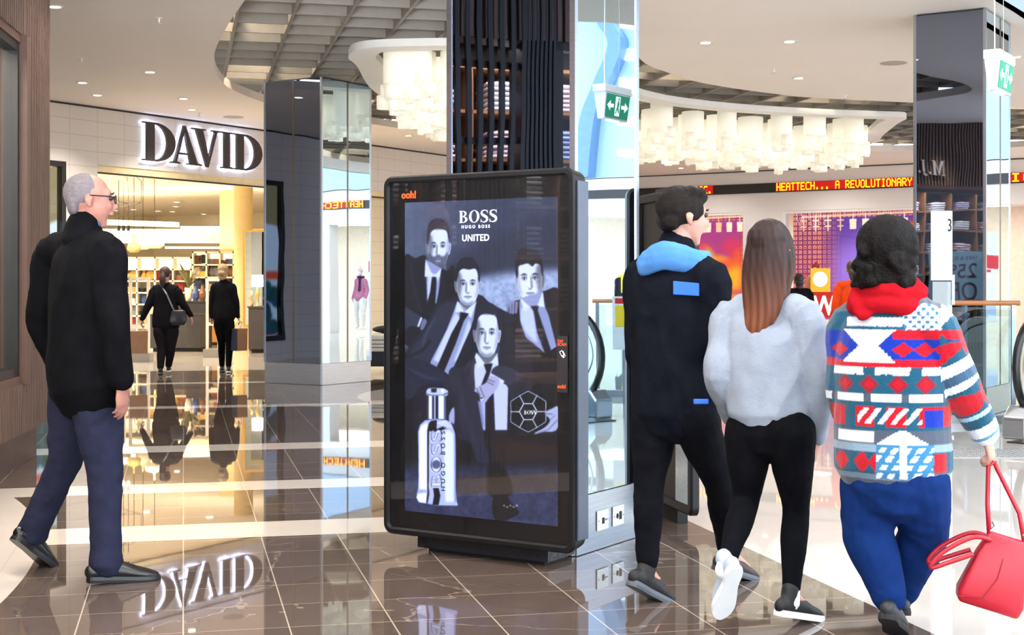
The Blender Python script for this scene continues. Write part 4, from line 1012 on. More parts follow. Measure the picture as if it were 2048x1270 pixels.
# ------------------------------------------------------------------ shop windows on the right
def backdrop(kind):
    w, h = (300, 200); p = Paint(w, h, (.30,.18,.50), 0, 0, 4.2, 2.6); X, Y = p.X, p.Y
    r = np.random.default_rng(4+kind)
    g = np.clip(Y/2.6, 0, 1)
    p.a = np.stack([.36+.10*g, .20+.05*g, .55+.12*g], -1)
    if kind == 1:      # wide window: violet field, fire at the right of centre
        p.ell(1.95, 1.6, 1.2, 1.0, (.62,.45,.85), 0, .8, .25)
        for i in range(60):
            t = r.uniform(0, 1); a = r.uniform(2.0, 4.0); cx = 3.3+1.15*math.cos(a)*r.uniform(.5,1); cy = .95-.62*math.sin(a)*r.uniform(.5,1)
            p.ell(cx, cy, r.uniform(.08,.28), r.uniform(.06,.22), ((.93,.30,.08),(.98,.62,.10),(.90,.22,.10),(1.0,.75,.15))[i % 4], r.uniform(0,3), .75, .035)
        p.ell(2.45, 1.75, .12, .7, (.72,.78,.98), 0, .6, .05)
        gx0, gx1 = 1.15, 3.75
    else:
        p.a = np.stack([.62+.12*g, .20-.02*g, .48-.10*g], -1)
        for i in range(60):
            cx = r.normal(2.9, .7); cy = r.normal(1.45, .45)
            p.ell(cx, cy, r.uniform(.1,.35), r.uniform(.08,.3), ((.98,.48,.10),(.99,.70,.12),(.86,.15,.30),(.93,.32,.12))[i % 4], r.uniform(0,3), .7, .05)
        gx0, gx1 = 0.2, 3.35
    # little square pattern on the sides
    q = .115; fx = np.abs(((X/q) % 1)-.5); fy = np.abs(((Y/q) % 1)-.5)
    sq = ((np.maximum(fx, fy) < .33) & (np.maximum(fx, fy) > .14)).astype(float)
    side = np.clip((gx0-X)/.5, 0, 1)+np.clip((X-gx1)/.3, 0, 1)+np.clip((.16-Y)/.02, 0, 1); side = np.clip(side, 0, 1)
    field = np.stack([.50+.12*g, .16+0*g, .27+0*g], -1)
    p.put(side*.75, field); p.put(sq*side, np.stack([.96-.02*g, .62-.10*g, .48+0*g], -1), .85)
    # hanging gift-shaped tags along the top
    for i in range(14):
        x = .25+i*.29; c = (.98,.86,.74) if i % 3 else (.95,.72,.55)
        if 0 <= i < 4 or i > 11:
            p.line([(x,.10),(x,.46)], .03, c); p.line([(x-.07,.22),(x+.07,.22)], .03, c); p.line([(x-.06,.36),(x+.06,.36)], .03, c)
        else:
            p.line([(x,.08),(x,.2)], .02, c); p.poly([(x-.08,.2),(x+.08,.2),(x+.07,.44),(x-.07,.44)], c)
    p.poly([(.2,.10),(4.1,.03),(4.1,.08),(.2,.15)], (.98,.80,.66), .8)
    return p.a
M_PRINT = vcolmat('lit_backdrop', es=1.05)
for (a0, a1), kind, lab, n in (((-1.0, 2.84), 0, 'red and orange fiery window backdrop with a square pattern, left shop window', 4), ((3.81, 8.0), 1, 'violet window backdrop with a flame and square pattern, middle shop window', 5)):
    o = paint_plane('window_backdrop', backdrop(kind), a1-a0+.3, 2.62, M_PRINT, loc=local(Q0, ROT_V, a0-.15, 1.1, .55), rz=ROT_V); tag(o, lab, 'backdrop')
    w_ = empty('window_%d' % n, Q0, ROT_V); w_['kind'] = 'structure'
    MB().box(a0, .02, 3.09, a1, .1, 3.15).box(a0, .02, 0, a0+.05, .1, 3.09).box(a1-.05, .02, 0, a1, .1, 3.09).box(a0, .02, 0, a1, .1, .1).build('window_frame', M_TRIMW, w_)
    MB().box(a0+.05, .05, .1, a1-.05, .06, 3.09).build('window_pane', M_GLASS, w_)
    struct(MB().box(a0, .15, .0, a1, 1.5, .12).build('floor', M_TRIMW, loc=Q0, rz=ROT_V))
# red WIN banner across the middle window
bn = empty('window_banner', local(Q0, ROT_V, 4.1, .13, .62), ROT_V, 'red banner with white letters across the base of the middle shop window', 'banner')
MB().box(0,0,0,3.2,.03,.60).build('banner_board', mat('banner_red', (.80,.10,.10), .5, emis=(.8,.1,.1), es=.35, var=0), bn)
text_mesh('lettering', 'WIN', .62, mat('banner_white', (.95,.93,.92), .5, emis=(1,1,1), es=.5, var=0), bn, (.95,-.004,.07), extrude=.002, bold=.02, sx=.8)
# yellow framed round-logo card standing on the ledge
yc = empty('display_card', local(Q0, ROT_V, 4.62, .35, 1.22), ROT_V, 'yellow square card with a white disc standing in the middle window', 'display card')
MB().box(-.24,0,0,.24,.02,.56).build('card', mat('card_yellow', (.93,.72,.20), .5, emis=(.93,.70,.2), es=.5, var=0), yc)
d_ = MB(); d_.prismy(_arc(0,.30,.18,.18,0,345,24), -.006, .0); d_.build('white_disc', mat('card_white', (1,.97,.88), .5, emis=(1,.97,.88), es=.9, var=0), yc)
MB().box(-.3,-.02,-.60,.3,.25,0).build('plinth', M_TRIMW, yc)
# ------------------------------------------------------------------ hanging exit sign
M_GREEN = mat('exit_green', (.05,.50,.38), .5, emis=(.05,.52,.40), es=.30, var=0); M_EXW = mat('exit_white', (.95,1,.97), .5, emis=(.9,1,.95), es=.5, var=0)
ex = empty('exit_sign', (2.84, 8.42, 2.48), ROT_U, 'green and white illuminated exit sign with running figure and two arrows, hanging on wires', 'exit sign')
MB().box(.0,-.055,.19,.40,.055,.245).build('housing_top', mat('sign_plastic', (.86,.88,.90), .4), ex, bevel=.004)
b_ = MB(); b_.loft([[(.02,-.028,.0),(.38,-.028,.0),(.38,.028,.0),(.02,.028,.0)], [(.01,-.05,.19),(.39,-.05,.19),(.39,.05,.19),(.01,.05,.19)]]); b_.build('housing', mat('sign_plastic', (.86,.88,.90), .4), ex)
MB().box(.12,-.018,-.006,.28,.018,.001).build('lamp', M_LED, ex)
for sgn in (-1, 1):
    def yy(z): return sgn*(.0295+.022*z/.19)
    def slab(poly, off, m, name, par):
        mb_ = MB(); n = len(poly); vs = [(x, yy(z)+sgn*off, z) for x, z in poly]+[(x, yy(z)+sgn*(off-.003), z) for x, z in poly]
        mb_.add(vs, [tuple(range(n)), tuple(range(2*n-1, n-1, -1))]+[(i,(i+1)%n,n+(i+1)%n,n+i) for i in range(n)]); return mb_.build(name, m, par)
    fc = slab([(.03,.015),(.37,.015),(.37,.180),(.03,.180)], .003, M_GREEN, 'sign_face', ex)
    slab([(.165,.03),(.235,.03),(.235,.168),(.165,.168)], .005, M_EXW, 'door_symbol', fc)
    for s2 in (-1, 1):
        c0 = .20; slab([(c0+s2*.06,.085),(c0+s2*.11,.085),(c0+s2*.11,.062),(c0+s2*.158,.098),(c0+s2*.11,.134),(c0+s2*.11,.111),(c0+s2*.06,.111)], .005, M_EXW, 'arrow', fc)
    slab([(.195,.125),(.207,.145),(.222,.12),(.212,.09),(.228,.06),(.222,.05),(.198,.08),(.182,.045),(.172,.05),(.190,.09)], .007, M_GREEN, 'running_figure', fc)
    slab(_arc(.212,.152,.009,.009,0,315,8), .007, M_GREEN, 'figure_head', fc)
ex.scale = (.95,.9,.97)
MB().tube([(.08,0,.245),(.07,0,.7),(.075,0,1.69)], .004, 6).build('wire', M_TRIMW, ex); MB().tube([(.30,0,.245),(.30,0,1.69)], .002, 6).build('wire', M_STEEL, ex)
# ------------------------------------------------------------------ numbered post, balustrade, escalator
pp = Vector(((1882-1024)/FPX*12.5, 12.5, 0)); M_POST = mat('post_white', (.88,.90,.91), .35, var=.02)
po = empty('numbered_post', pp, ROT_V+.25, 'tall white information post marked 3 before the right column', 'information post')
b_ = MB(); b_.prism([(-.07,-.05),(.055,-.05),(.085,-.02),(.085,.05),(-.07,.05)], .02, 1.36); b_.build('lower_body', mat('post_grey', (.66,.70,.73), .35), po)
b_ = MB(); b_.prism([(-.085,-.055),(.05,-.055),(.095,-.02),(.095,.06),(-.085,.06)], 1.37, 1.98); b_.build('upper_body', M_POST, po, bevel=.006)
MB().box(-.1,-.08,0,.11,.08,.02).build('base_plate', M_STEEL, po)
text_mesh('number', '3', .16, M_BLACKM, po, (.074,-.040,1.80), (math.pi/2, 0, math.atan2(.035,.045)), .002, sx=.62)
c_ = empty('hanging_card', pp+Vector((.085,-.075,1.16)), ROT_V, 'small pale card hanging from the side of the numbered post', 'card'); MB().box(-.012,-.003,0,.012,.003,.26).build('card', M_POST, c_); 
ba = local(Vector((3.95,13.2,0)), 0, 0, 0, 0)
bd = Vector((.99, -.09, 0)).normalized(); rb = math.atan2(bd.y, bd.x)
bal = empty('balustrade', (3.80,13.75,0), rb, 'glass balustrade with round timber handrail in front of the right column', 'balustrade')
MB().tube([(0,0,1.16),(1.08,0,1.16)], .024, 12).build('handrail', mat('handrail_wood', (.72,.47,.28), .4, var=.12, vscale=6), bal, smooth=True)
MB().box(.02,-.006,.08,1.02,.006,1.12).build('glass_panel', M_GLASSG, bal)
MB().box(0,-.03,0,1.04,.03,.08).build('base_channel', M_STEEL, bal)
for xp in (.0, .42, 1.02): MB().box(xp-.02,-.02,.08,xp+.02,.02,1.14).build('post', M_STEEL, bal)
es = empty('escalator', (4.36,12.30,0), math.radians(40), 'escalator end with black rubber handrail loop at the right edge', 'escalator')
M_RUB = mat('black_rubber', (.035,.035,.04), .35, spec=.6)
def esc_side(y):
    path = [(.20,y,.16)]+[(.38-.38*math.cos(math.radians(a))*1.0, y, .61+.44*math.sin(math.radians(a))) for a in range(-60, 91, 12)]+[(.9,y,1.05),(3.2,y,1.05),(5.5,y,.2)]
    return path
for y in (0, -1.0):
    MB().tube(esc_side(y), .036, 10).build('handrail', M_RUB, es, smooth=True)
    MB().prismy([(.10,.25),(.10,.85),(.3,1.0),(3.2,1.0),(5.2,.25)], y-.006, y+.006).build('glass_panel', M_GLASSG, es)
    b_ = MB(); b_.prismy([(-.05,0),(-.05,.18),(.05,.28),(3.4,.28),(5,.05),(5,0)], y-.11, y+.11); b_.build('skirt_panel', M_STEEL, es, bevel=.02)
    MB().tube(smooth_poly([(.40,y,.29),(.20,y,.45),(.13,y,.65),(.26,y,.88),(.6,y,.97)], 6, False), .010, 8).build('inner_trim', M_STEEL, es, smooth=True)
sl = MB(); sl.box(-.35,-.88,.001,1.0,-.12,.012); sl.build('landing_plate', M_STEELD, es)
# ribs of the landing
sb = MB()
for k in range(15): sb.box(1.0,-.87+.05*k,.012,3.4,-.845+.05*k,.03)
sb.build('step_tread', M_STEELD, es, fixn=False)
def tactile(loc, rz, nx, ny, lab):
    t = empty('tactile_strip', loc, rz, lab, 'tactile paving', 'studded tactile strips')
    m_ = MB(); m_.box(0,0,0,nx*.05,ny*.05,.003); m_.build('base', mat('tactile_grey', (.70,.70,.69), .4), t)
    m_ = MB()
    for i in range(nx):
        for j in range(ny): m_.lathe([(.013,.003),(.009,.008)], 8, .025+i*.05, .025+j*.05)
    m_.build('studs', M_STEEL, t, fixn=False)['kind'] = 'stuff'
tactile((2.95, 10.9, 0), math.radians(0), 44, 12, 'studded steel warning strip on the pale floor before the escalator')
# ------------------------------------------------------------------ menswear shop on the left: shelves, shirts, signs
shv = empty('shirt_shelving', A0, ROT_A, 'timber wall shelving stacked with folded shirts inside the batten-fronted shop', 'shelving')
sx0, sx1 = -11.0, -2.2; rows = [.35,.75,1.15,1.55,1.95,2.35,2.75,3.1]; pit = .55
MB().box(sx0, 1.52, .1, sx1, 1.54, 3.12).build('back_panel', mat('shelf_back', (.23,.16,.13), .6), shv)
for z in rows: MB().box(sx0, 1.15, z-.025, sx1, 1.52, z).build('shelf', M_SHELF, shv)
x = sx0
while x <= sx1+.01: MB().box(x-.012, 1.15, .1, x+.012, 1.52, 3.12).build('upright', M_SHELF, shv); x += pit
SHC = [mat('shirt_%s' % n, c, .8, var=.06) for n, c in (('white',(.90,.90,.93)),('pink',(.90,.80,.84)),('blue',(.62,.68,.85)),('lilac',(.80,.78,.90)))]
def shirt_mb():
    m_ = MB(); m_.loft([[(-.13,-.17,.004),(.13,-.17,.004),(.135,.15,.004),(-.135,.15,.004)], [(-.14,-.18,.016),(.14,-.18,.016),(.145,.16,.016),(-.145,.16,.016)], [(-.13,-.17,.033),(.13,-.17,.033),(.13,.15,.033),(-.13,.15,.033)]])
    m_.box(-.05,-.13,.033,.05,-.03,.043); return m_
protos = []
n = 0; col = 0; x = sx0+pit/2
while x < sx1:
    if -8.0 < x:
        for ri, z in enumerate(rows[1:7]):
            rr_ = random.Random(int(x*100)+ri)
            if -6.3 < x < -5.9 and 1.5 < z < 2.3: continue
            mi = rr_.choice((0,0,1,2,3))
            for k in range(4 if n > 190 else 6):
                if n >= 296: break
                if len(protos) < 4:
                    for c_ in SHC:
                        s_ = shirt_mb().build('folded_shirt', c_); tag(s_, 'folded dress shirt stacked on the timber wall shelving', 'folded shirt', 'folded shirts on the shelving'); protos.append(s_)
                    free = [0,1,2,3]
                if mi in free: s_ = protos[mi]; free.remove(mi)
                else: s_ = protos[mi].copy(); C.objects.link(s_)
                s_.location = local(A0, ROT_A, x+rr_.uniform(-.015,.015), 1.33+rr_.uniform(-.01,.01), z+k*.040); s_.rotation_euler[2] = ROT_A+rr_.uniform(-.12,.12); n += 1
    x += pit
for i in free: bpy.data.objects.remove(protos[i])
M_CARD = mat('sign_card_black', (.07,.06,.07), .5); M_GOLD = mat('sign_gold_print', (.80,.66,.50), .5, emis=(.8,.66,.5), es=.15, var=0)
for z, txt, lab in ((1.98,'for $240','upper framed price sign between the shirts'),(1.56,'for $180','lower framed price sign between the shirts')):
    s_ = empty('price_sign', local(A0, ROT_A, -6.1, 1.08, z), ROT_A, lab, 'price sign')
    MB().box(-.21,0,0,.21,.015,.33).build('card', M_CARD, s_); MB().box(-.19,-.002,.02,-.186,0,.31).box(.186,-.002,.02,.19,0,.31).box(-.19,-.002,.306,.19,0,.31).box(-.19,-.002,.02,.19,0,.024).build('border', M_GOLD, s_)
    text_mesh('lettering', '3 SHIRTS', .085, M_GOLD, s_, (0,-.003,.20), extrude=.001); text_mesh('lettering', txt, .085, M_GOLD, s_, (0,-.003,.11), extrude=.001)
s_ = empty('sale_poster', local(A0, ROT_A, -4.30, .10, 1.06), ROT_A, 'grey-green sale poster with dark red letters standing in the shop window', 'poster')
MB().box(0,0,0,1.05,.01,.88).build('board', mat('poster_teal', (.50,.62,.66), .6, emis=(.5,.62,.66), es=.22, var=0), s_)
MR = mat('poster_maroon', (.28,.08,.14), .6, var=0)
text_mesh('lettering', 'TAKE A FURTHER', .105, MR, s_, (.50,-.003,.72), extrude=.001, sx=.95); text_mesh('lettering', '25%', .36, MR, s_, (.42,-.003,.40), extrude=.001, bold=.004); text_mesh('lettering', 'OFF', .36, MR, s_, (.42,-.003,.08), extrude=.001, bold=.004)
mj = empty('shop_sign', A0, ROT_A, 'bronze serif shop initials on the batten fascia, read in the right column mirror', 'shop sign')
serif_text('M.J.', .21, mat('sign_brass', (.75,.68,.60), .3, .9), mj, -3.42, 3.26, y=-.06, depth=.03, track=.05, ws=1.05)
spot('sign_beam', local(A0, ROT_A, -3.3, -.35, CZ-.05), 260, WARM, 60, .04, (math.radians(-25)*0, 0, 0))
# timber bench / low table inside, whose warm top shows in the screen glass
tb = empty('display_table', local(A0, ROT_A, -6.8, .75, 0), ROT_A, 'low dark timber display table behind the shop glass', 'table')
MB().box(-.7,-.3,.60,.7,.3,.65).build('table_top', M_SHELF, tb)
for a_, b2 in ((-.65,-.25),(.65,-.25),(-.65,.25),(.65,.25)): MB().box(a_-.03,b2-.03,0,a_+.03,b2+.03,.60).build('leg', M_WOODD, tb)
# ------------------------------------------------------------------ people
def chain(mb, pts, rad, side=None, seg=14, sub=4, cap=True):
    """smooth limb with elliptical rings; rad = list of r or (r_side, r_other)"""
    rad = [(r, r) if not hasattr(r, '__len__') else r for r in rad]
    P = smooth_poly([tuple(p)+tuple(r) for p, r in zip(pts, rad)], sub, False)
    n = len(P); C3 = [Vector(p[:3]) for p in P]; rings = []
    s0 = Vector(side) if side is not None else None
    for i in range(n):
        t = (C3[min(i+1, n-1)]-C3[max(i-1, 0)]).normalized()
        s = s0 if s0 is not None else (Vector((1,0,0)) if abs(t.x) < .8 else Vector((0,1,0)))
        s = (s-t*s.dot(t)).normalized(); o = t.cross(s)
        a, b = max(P[i][3], .002), max(P[i][4], .002)
        ring = lambda c, f: [c+s*(a*f*math.cos(2*math.pi*k/seg))+o*(b*f*math.sin(2*math.pi*k/seg)) for k in range(seg)]
        m = min(a, b)
        if cap and i == 0: rings += [ring(C3[0]-t*m*.9, .25), ring(C3[0]-t*m*.6, .75)]
        rings.append(ring(C3[i], 1))
        if cap and i == n-1: rings += [ring(C3[i]+t*m*.6, .75), ring(C3[i]+t*m*.9, .25)]
    mb.loft(rings)
def oball(mb, c, ax, r, seg=14, rg=9):
    t = MB(); t.ball((0,0,0), r, seg, rg)
    mb.add([Vector(c)+ax[0]*v[0]+ax[1]*v[1]+ax[2]*v[2] for v in t.v], t.f)
def pnoise(co, sc, seed=0):
    r = np.random.default_rng(seed); out = 0
    for k in range(5):
        d = r.normal(size=3); d /= np.linalg.norm(d); ph = r.uniform(0, 6.28); d2 = r.normal(size=3)
        out = out+np.sin(co @ d*sc*(1+.5*k)+ph+1.7*np.sin(co @ d2*sc*.45+ph))/(1+.5*k)
    return out/2.4
def organic(name, mb, m, root, voxel=.008, smooth=4, folds=0, fscale=(30,30,14), paint=None, seed=0):
    off = root.location
    me = bpy.data.meshes.new('tmp'); me.from_pydata([tuple(Vector(v)-off) for v in mb.v], [], mb.f); me.update()
    bm = bmesh.new(); bm.from_mesh(me); bmesh.ops.recalc_face_normals(bm, faces=bm.faces); bm.to_mesh(me); bm.free()
    o = bpy.data.objects.new('tmp', me); C.objects.link(o)
    rm = o.modifiers.new('r', 'REMESH'); rm.mode = 'VOXEL'; rm.voxel_size = voxel; rm.use_smooth_shade = True
    if smooth: s = o.modifiers.new('s', 'SMOOTH'); s.iterations = smooth; s.factor = .5
    dg = bpy.context.evaluated_depsgraph_get(); dg.update()
    me2 = bpy.data.meshes.new_from_object(o.evaluated_get(dg)); me2.name = name
    bpy.data.objects.remove(o); bpy.data.meshes.remove(me)
    n = len(me2.vertices); co = np.zeros(n*3); me2.vertices.foreach_get('co', co); co = co.reshape(-1, 3)
    if folds:
        nr = np.zeros(n*3); me2.vertex_normals.foreach_get('vector', nr); nr = nr.reshape(-1, 3)
        f = pnoise(co*np.array(fscale)/20., 20, seed); f = np.abs(f)*-1+.4
        co = co+nr*(folds*f)[:, None]; me2.vertices.foreach_set('co', co.ravel())
    if paint is not None:
        nr = np.zeros(n*3); me2.vertex_normals.foreach_get('vector', nr); nr = nr.reshape(-1, 3)
        c = paint(co+np.array(off), nr)
        c = np.where(c <= 0.04045, c/12.92, ((c+0.055)/1.055)**2.4)
        ca = me2.color_attributes.new('pattern', 'FLOAT_COLOR', 'POINT'); ca.data.foreach_set('color', np.concatenate([c, np.ones((n, 1))], 1).astype(np.float32).ravel())
    me2.update(); me2.materials.clear(); me2.materials.append(m)
    me2.polygons.foreach_set('use_smooth', [True]*len(me2.polygons))
    ob = bpy.data.objects.new(name, me2); C.objects.link(ob); ob.parent = root
    return ob
def hand(mb, wrist, d, nrm, thumb, curl=.5, s=1.0):
    """wrist point, finger direction d, palm normal (palm looks along nrm), thumb side direction, curl per joint (rad)"""
    d = Vector(d).normalized(); nrm = Vector(nrm); nrm = (nrm-d*nrm.dot(d)).normalized(); ac = nrm.cross(d); 
    if ac.dot(Vector(thumb)) < 0: ac = -ac
    w = Vector(wrist)
    chain(mb, [w-d*.01*s, w+d*.03*s, w+d*.065*s, w+d*.092*s], [(.027*s,.019*s),(.034*s,.016*s),(.041*s,.015*s),(.040*s,.012*s)], ac, 12, 3)
    for i, (o_, L, r) in enumerate(((.030,.074,.0088),(.011,.083,.0090),(-.009,.077,.0086),(-.028,.062,.0078))):
        p = w+d*(.084-.005*abs(i-1))*s+ac*o_*s; a = 0; pts = [p]; dd = d
        for k, f in enumerate((.45,.31,.24)):
            a = curl*(.7+.5*k)*(1+.10*i); dd = (Matrix.Rotation(a, 3, d.cross(nrm)) @ dd) if k else (Matrix.Rotation(a*.7, 3, d.cross(nrm)) @ d)
            if dd.dot(nrm) < -0.2 and curl > 0: pass
            pts.append(pts[-1]+dd*L*f*s)
        chain(mb, pts, [r*s, r*s, r*.93*s, r*.8*s], ac, 8, 2)
    p = w+d*.022*s+ac*.026*s
    t1 = (ac*.75+d*.65+nrm*.25).normalized(); t2 = (ac*.30+d*.85+nrm*.42).normalized()
    chain(mb, [p, p+t1*.034*s, p+t1*.034*s+t2*.030*s, p+t1*.034*s+t2*.052*s], [.0125*s,.0115*s,.010*s,.008*s], nrm, 8, 2)
def head(mb, c, hf, up=Vector((0,0,1)), s=1.0, nose=True):
    """c = centre of the head; hf = the way it looks"""
    f = Vector(hf).normalized(); f = (f-up*f.dot(up)).normalized(); r = f.cross(up); ax = (r, f, up)
    q = lambda x, y, z: c+r*x*s+f*y*s+up*z*s
    oball(mb, q(0,-.012,.028), ax, (.075*s,.095*s,.090*s)); oball(mb, q(0,.022,-.015), ax, (.064*s,.072*s,.085*s))
    chain(mb, [q(0,.005,-.02), q(0,.035,-.065), q(0,.052,-.098)], [(.062*s,.06*s),(.050*s,.045*s),(.024*s,.022*s)], r)
    oball(mb, q(0,.078,-.020), ax, (.042*s,.018*s,.03*s)); oball(mb, q(0,.068,.030), ax, (.052*s,.024*s,.028*s))
    if nose: chain(mb, [q(0,.086,.012), q(0,.100,-.008), q(0,.109,-.026), q(0,.094,-.034)], [.007*s,.009*s,.012*s,.010*s], r, 8, 2)
    chain(mb, [q(-.022,.086,-.058), q(0,.094,-.056), q(.022,.086,-.058)], [.006*s,.009*s,.006*s], up, 8, 2)
    for e in (-1, 1):
        chain(mb, [q(e*.078,-.006,.015), q(e*.088,-.016,.0), q(e*.080,-.008,-.030)], [(.016*s,.007*s),(.019*s,.008*s),(.009*s,.006*s)], f, 8, 2)
    return q, ax
def eyes(root, q, s=1.0):
    off = root.location
    for e in (-1, 1):
        m_ = MB(); m_.ball(tuple(q(e*.031,.083,.012)-off), .0115*s, 10, 6); m_.build('eye', mat('eye_dark', (.16,.13,.12), .2), root, smooth=True)
        b_ = MB(); b_.tube([tuple(q(e*.014,.094,.031)-off), tuple(q(e*.03,.097,.036)-off), tuple(q(e*.05,.086,.030)-off)], .0035*s, 6); b_.build('eyebrow', mat('brow_brown', (.25,.19,.16), .8), root, smooth=True)
def shoe(root, ankle, toe, name='shoe', m=None, sole=None, s=1.0, high=.06, side=None, laces=None):
    """ankle joint, toe tip; built along the foot"""
    off = root.location; a = Vector(ankle); t = Vector(toe); d = (t-a); L = .27*s
    up = Vector((0,0,1)); dh = d.normalized(); r = dh.cross(up)
    if r.length < .25: r = Vector(side or (1,0,0))
    r = (r-dh*r.dot(dh)).normalized(); 
    # foot frame: toe on the line, heel behind the ankle
    f = (t-(a-up*.0)).normalized(); u = r.cross(f).normalized()
    if u.z < 0: u = -u
    # sole plane passes below the ankle by .085
    base = a-u*.085*s; fl = (t-base); fl = (fl-u*fl.dot(u)*0).normalized(); u = (r.cross(fl)).normalized(); 
    if u.dot(up) < 0: u = -u
    base = a-u*.085*s
    P = lambda x, y, z: base+fl*x*s+r*y*s+u*z*s-off
    def oq(mb_, pts, rad): chain(mb_, pts, rad, r, 14, 4)
    up_ = MB()
    oq(up_, [P(-.055,0,.040), P(.0,0,.048), P(.06,0,.046), (P(.12,0,.036)), P(.17,0,.030), P(.205,0,.026)], [(.030*s,.034*s),(.034*s,.044*s),(.038*s,.040*s),(.045*s,.030*s),(.043*s,.023*s),(.028*s,.016*s)])
    chain(up_, [P(-.004,0,.045), P(-.008,0,.06+high)], [(.036*s,.044*s),(.035*s,.040*s)], r, 14, 3)
    tmp = bpy.data.objects.new('x', None)
    class R_: location = Vector((0,0,0))
    ob = organic(name, up_, m, root_proxy(root), .006, 3); 
    so = MB(); prof = [(-.072,.0),(-.062,.028),(-.02,.034),(.03,.031),(.09,.040),(.15,.046),(.195,.036),(.222,.010)]
    outl = [(x, y) for x, y in prof]+[(x, -y) for x, y in prof[::-1]]; outl = smooth_poly(outl, 3)
    vs = [P(x, y, 0) for x, y in outl]+[P(x*1.01, y*1.04, .012) for x, y in outl]+[P(x*.99, y*.97, .026) for x, y in outl]; n = len(outl)
    so.add(vs, [tuple(range(n-1,-1,-1)), tuple(range(2*n, 3*n))]+[(k*n+i, k*n+(i+1)%n, (k+1)*n+(i+1)%n, (k+1)*n+i) for k in (0,1) for i in range(n)])
    so.build('sole', sole, ob, smooth=False)
    if laces:
        for k in range(4):
            x = .065+.022*k; z = .087-.0105*k
            l_ = MB(); l_.tube([P(x,-.018,z-.004), P(x+.004,0,z+.003), P(x,.018,z-.004)], .0024*s, 6); l_.build('lace', laces, ob, smooth=True)
    return ob
class root_proxy:
    """lets organic() parent to a root while vertices are already local"""
    def __init__(s, r): s.r = r; s.location = Vector((0,0,0))
_org = organic
def organic(name, mb, m, root, *a, **k):
    if isinstance(root, root_proxy):
        class T: pass
        real = root.r; dummy = bpy.data.objects.new('d', None); ob = _org(name, mb, m, dummy, *a, **k); ob.parent = real; bpy.data.objects.remove(dummy); return ob
    return _org(name, mb, m, root, *a, **k)
def cloth(name, col, rough=.9, **k): return mat(name, col, rough, var=.10, vscale=14, bump=.25, bscale=180, spec=.07, **k)
def dirv(deg): return Vector((math.cos(math.radians(deg)), math.sin(math.radians(deg)), 0))
SKIN = lambda n, c: mat('skin_'+n, c, .5, var=.05, vscale=12, spec=.35)
def body_mesh(root, J, fwd, skin, headdir, hs=1.0, k=1.0, vox=.006, hand_spec=(), nose=True):
    """one continuous skin surface under the clothes: head, neck, trunk, arms, hands, legs"""
    mb = MB(); right = Vector((fwd.y, -fwd.x, 0))
    q, ax = head(mb, J['head'], headdir, s=hs, nose=nose)
    nb = J['neck']
    chain(mb, [J['head']+Vector((0,0,-.06))-headdir*.02, (J['head']+nb)/2+Vector((0,0,-.02)), nb+Vector((0,0,-.04))], [.050*k,.052*k,.06*k], right)
    pe = J['pelvis']; ch = nb*.72+pe*.28
    chain(mb, [nb+Vector((0,0,-.04)), nb+(pe-nb)*.14, ch, nb+(pe-nb)*.6, pe], [(.07*k,.055*k),(.13*k,.075*k),(.14*k,.09*k),(.12*k,.08*k),(.14*k,.09*k)], right)
    for sd in 'LR':
        sg = J['sh'+sd]; el = J['el'+sd]; wr = J['wr'+sd]
        chain(mb, [nb+(pe-nb)*.08, sg, sg+(el-sg)*.45, el, el+(wr-el)*.5, wr], [.05*k,.050*k,.042*k,.034*k,.034*k,.024*k])
        hp, kn, an = J['hip'+sd], J['kn'+sd], J['an'+sd]
        chain(mb, [pe, hp, hp+(kn-hp)*.45, kn, kn+(an-kn)*.4, an], [.07*k,.072*k,.066*k,.046*k,.046*k,.030*k])
        chain(mb, [an, an+(J['to'+sd]-an)*.5], [.032*k,.028*k])
    for w, d, n_, th, cu in hand_spec: hand(mb, w, d, n_, th, cu, k)
    organic('body', mb, skin, root, vox, 2)
    return q, ax
def leg_cloth(mb, J, sd, fwd, rs, cut=1.0):
    hp, kn, an = J['hip'+sd], J['kn'+sd], J['an'+sd]; an = kn+(an-kn)*cut
    right = Vector((fwd.y, -fwd.x, 0))
    chain(mb, [J['pelvis']*.5+hp*.5, hp, hp+(kn-hp)*.5, kn, kn+(an-kn)*.40, kn+(an-kn)*.75, an], [rs[0]]+list(rs), right, 16, 4)
def Wd(Y0): return lambda px, py, d=0.0: W(px, py, Y0+d)

# ---- A: older man in black overcoat, left
J_ = Wd(6.29); fA = dirv(38); hA = dirv(22)
J = dict(head=J_(180,402), neck=J_(172,462), pelvis=J_(172,762), shL=J_(108,508,.17), elL=J_(82,640,.2), wrL=J_(118,735,.25), shR=J_(212,508,-.13), elR=J_(228,645,-.20), wrR=J_(243,768,-.17),
  hipL=J_(152,785,.09), knL=J_(128,925,.16), anL=J_(66,1062,.30), toL=J_(92,1128,.36), hipR=J_(190,785,-.05), knR=J_(210,950,-.03), anR=J_(212,1122,-.02), toR=J_(290,1158,.05))
rA = empty('person', FL(228,1165), 0, 'grey-haired man in black overcoat and navy trousers striding past the timber wall', 'person')
q, ax = body_mesh(rA, J, fA, SKIN('ruddy', (.66,.46,.41)), hA, 1.02, 1.0, .006, [(J['wrR'], (.02,.06,-1), (-.7,.3,0), fA, .28), (J['wrL'], (.15,.05,-1), (.7,-.5,0), fA, .3)])
eyes(rA, q)
m_ = MB(); oball(m_, q(0,-.027,.036), ax, (.080,.090,.086)); chain(m_, [q(0,-.075,.0), q(0,-.07,-.045)], [(.068,.03),(.055,.022)], ax[0])
organic('hair', m_, mat('hair_grey', (.42,.39,.41), .9, var=.25, vscale=60, stretch=(1,1,6)), rA, .006, 3, folds=.002, fscale=(120,120,40))
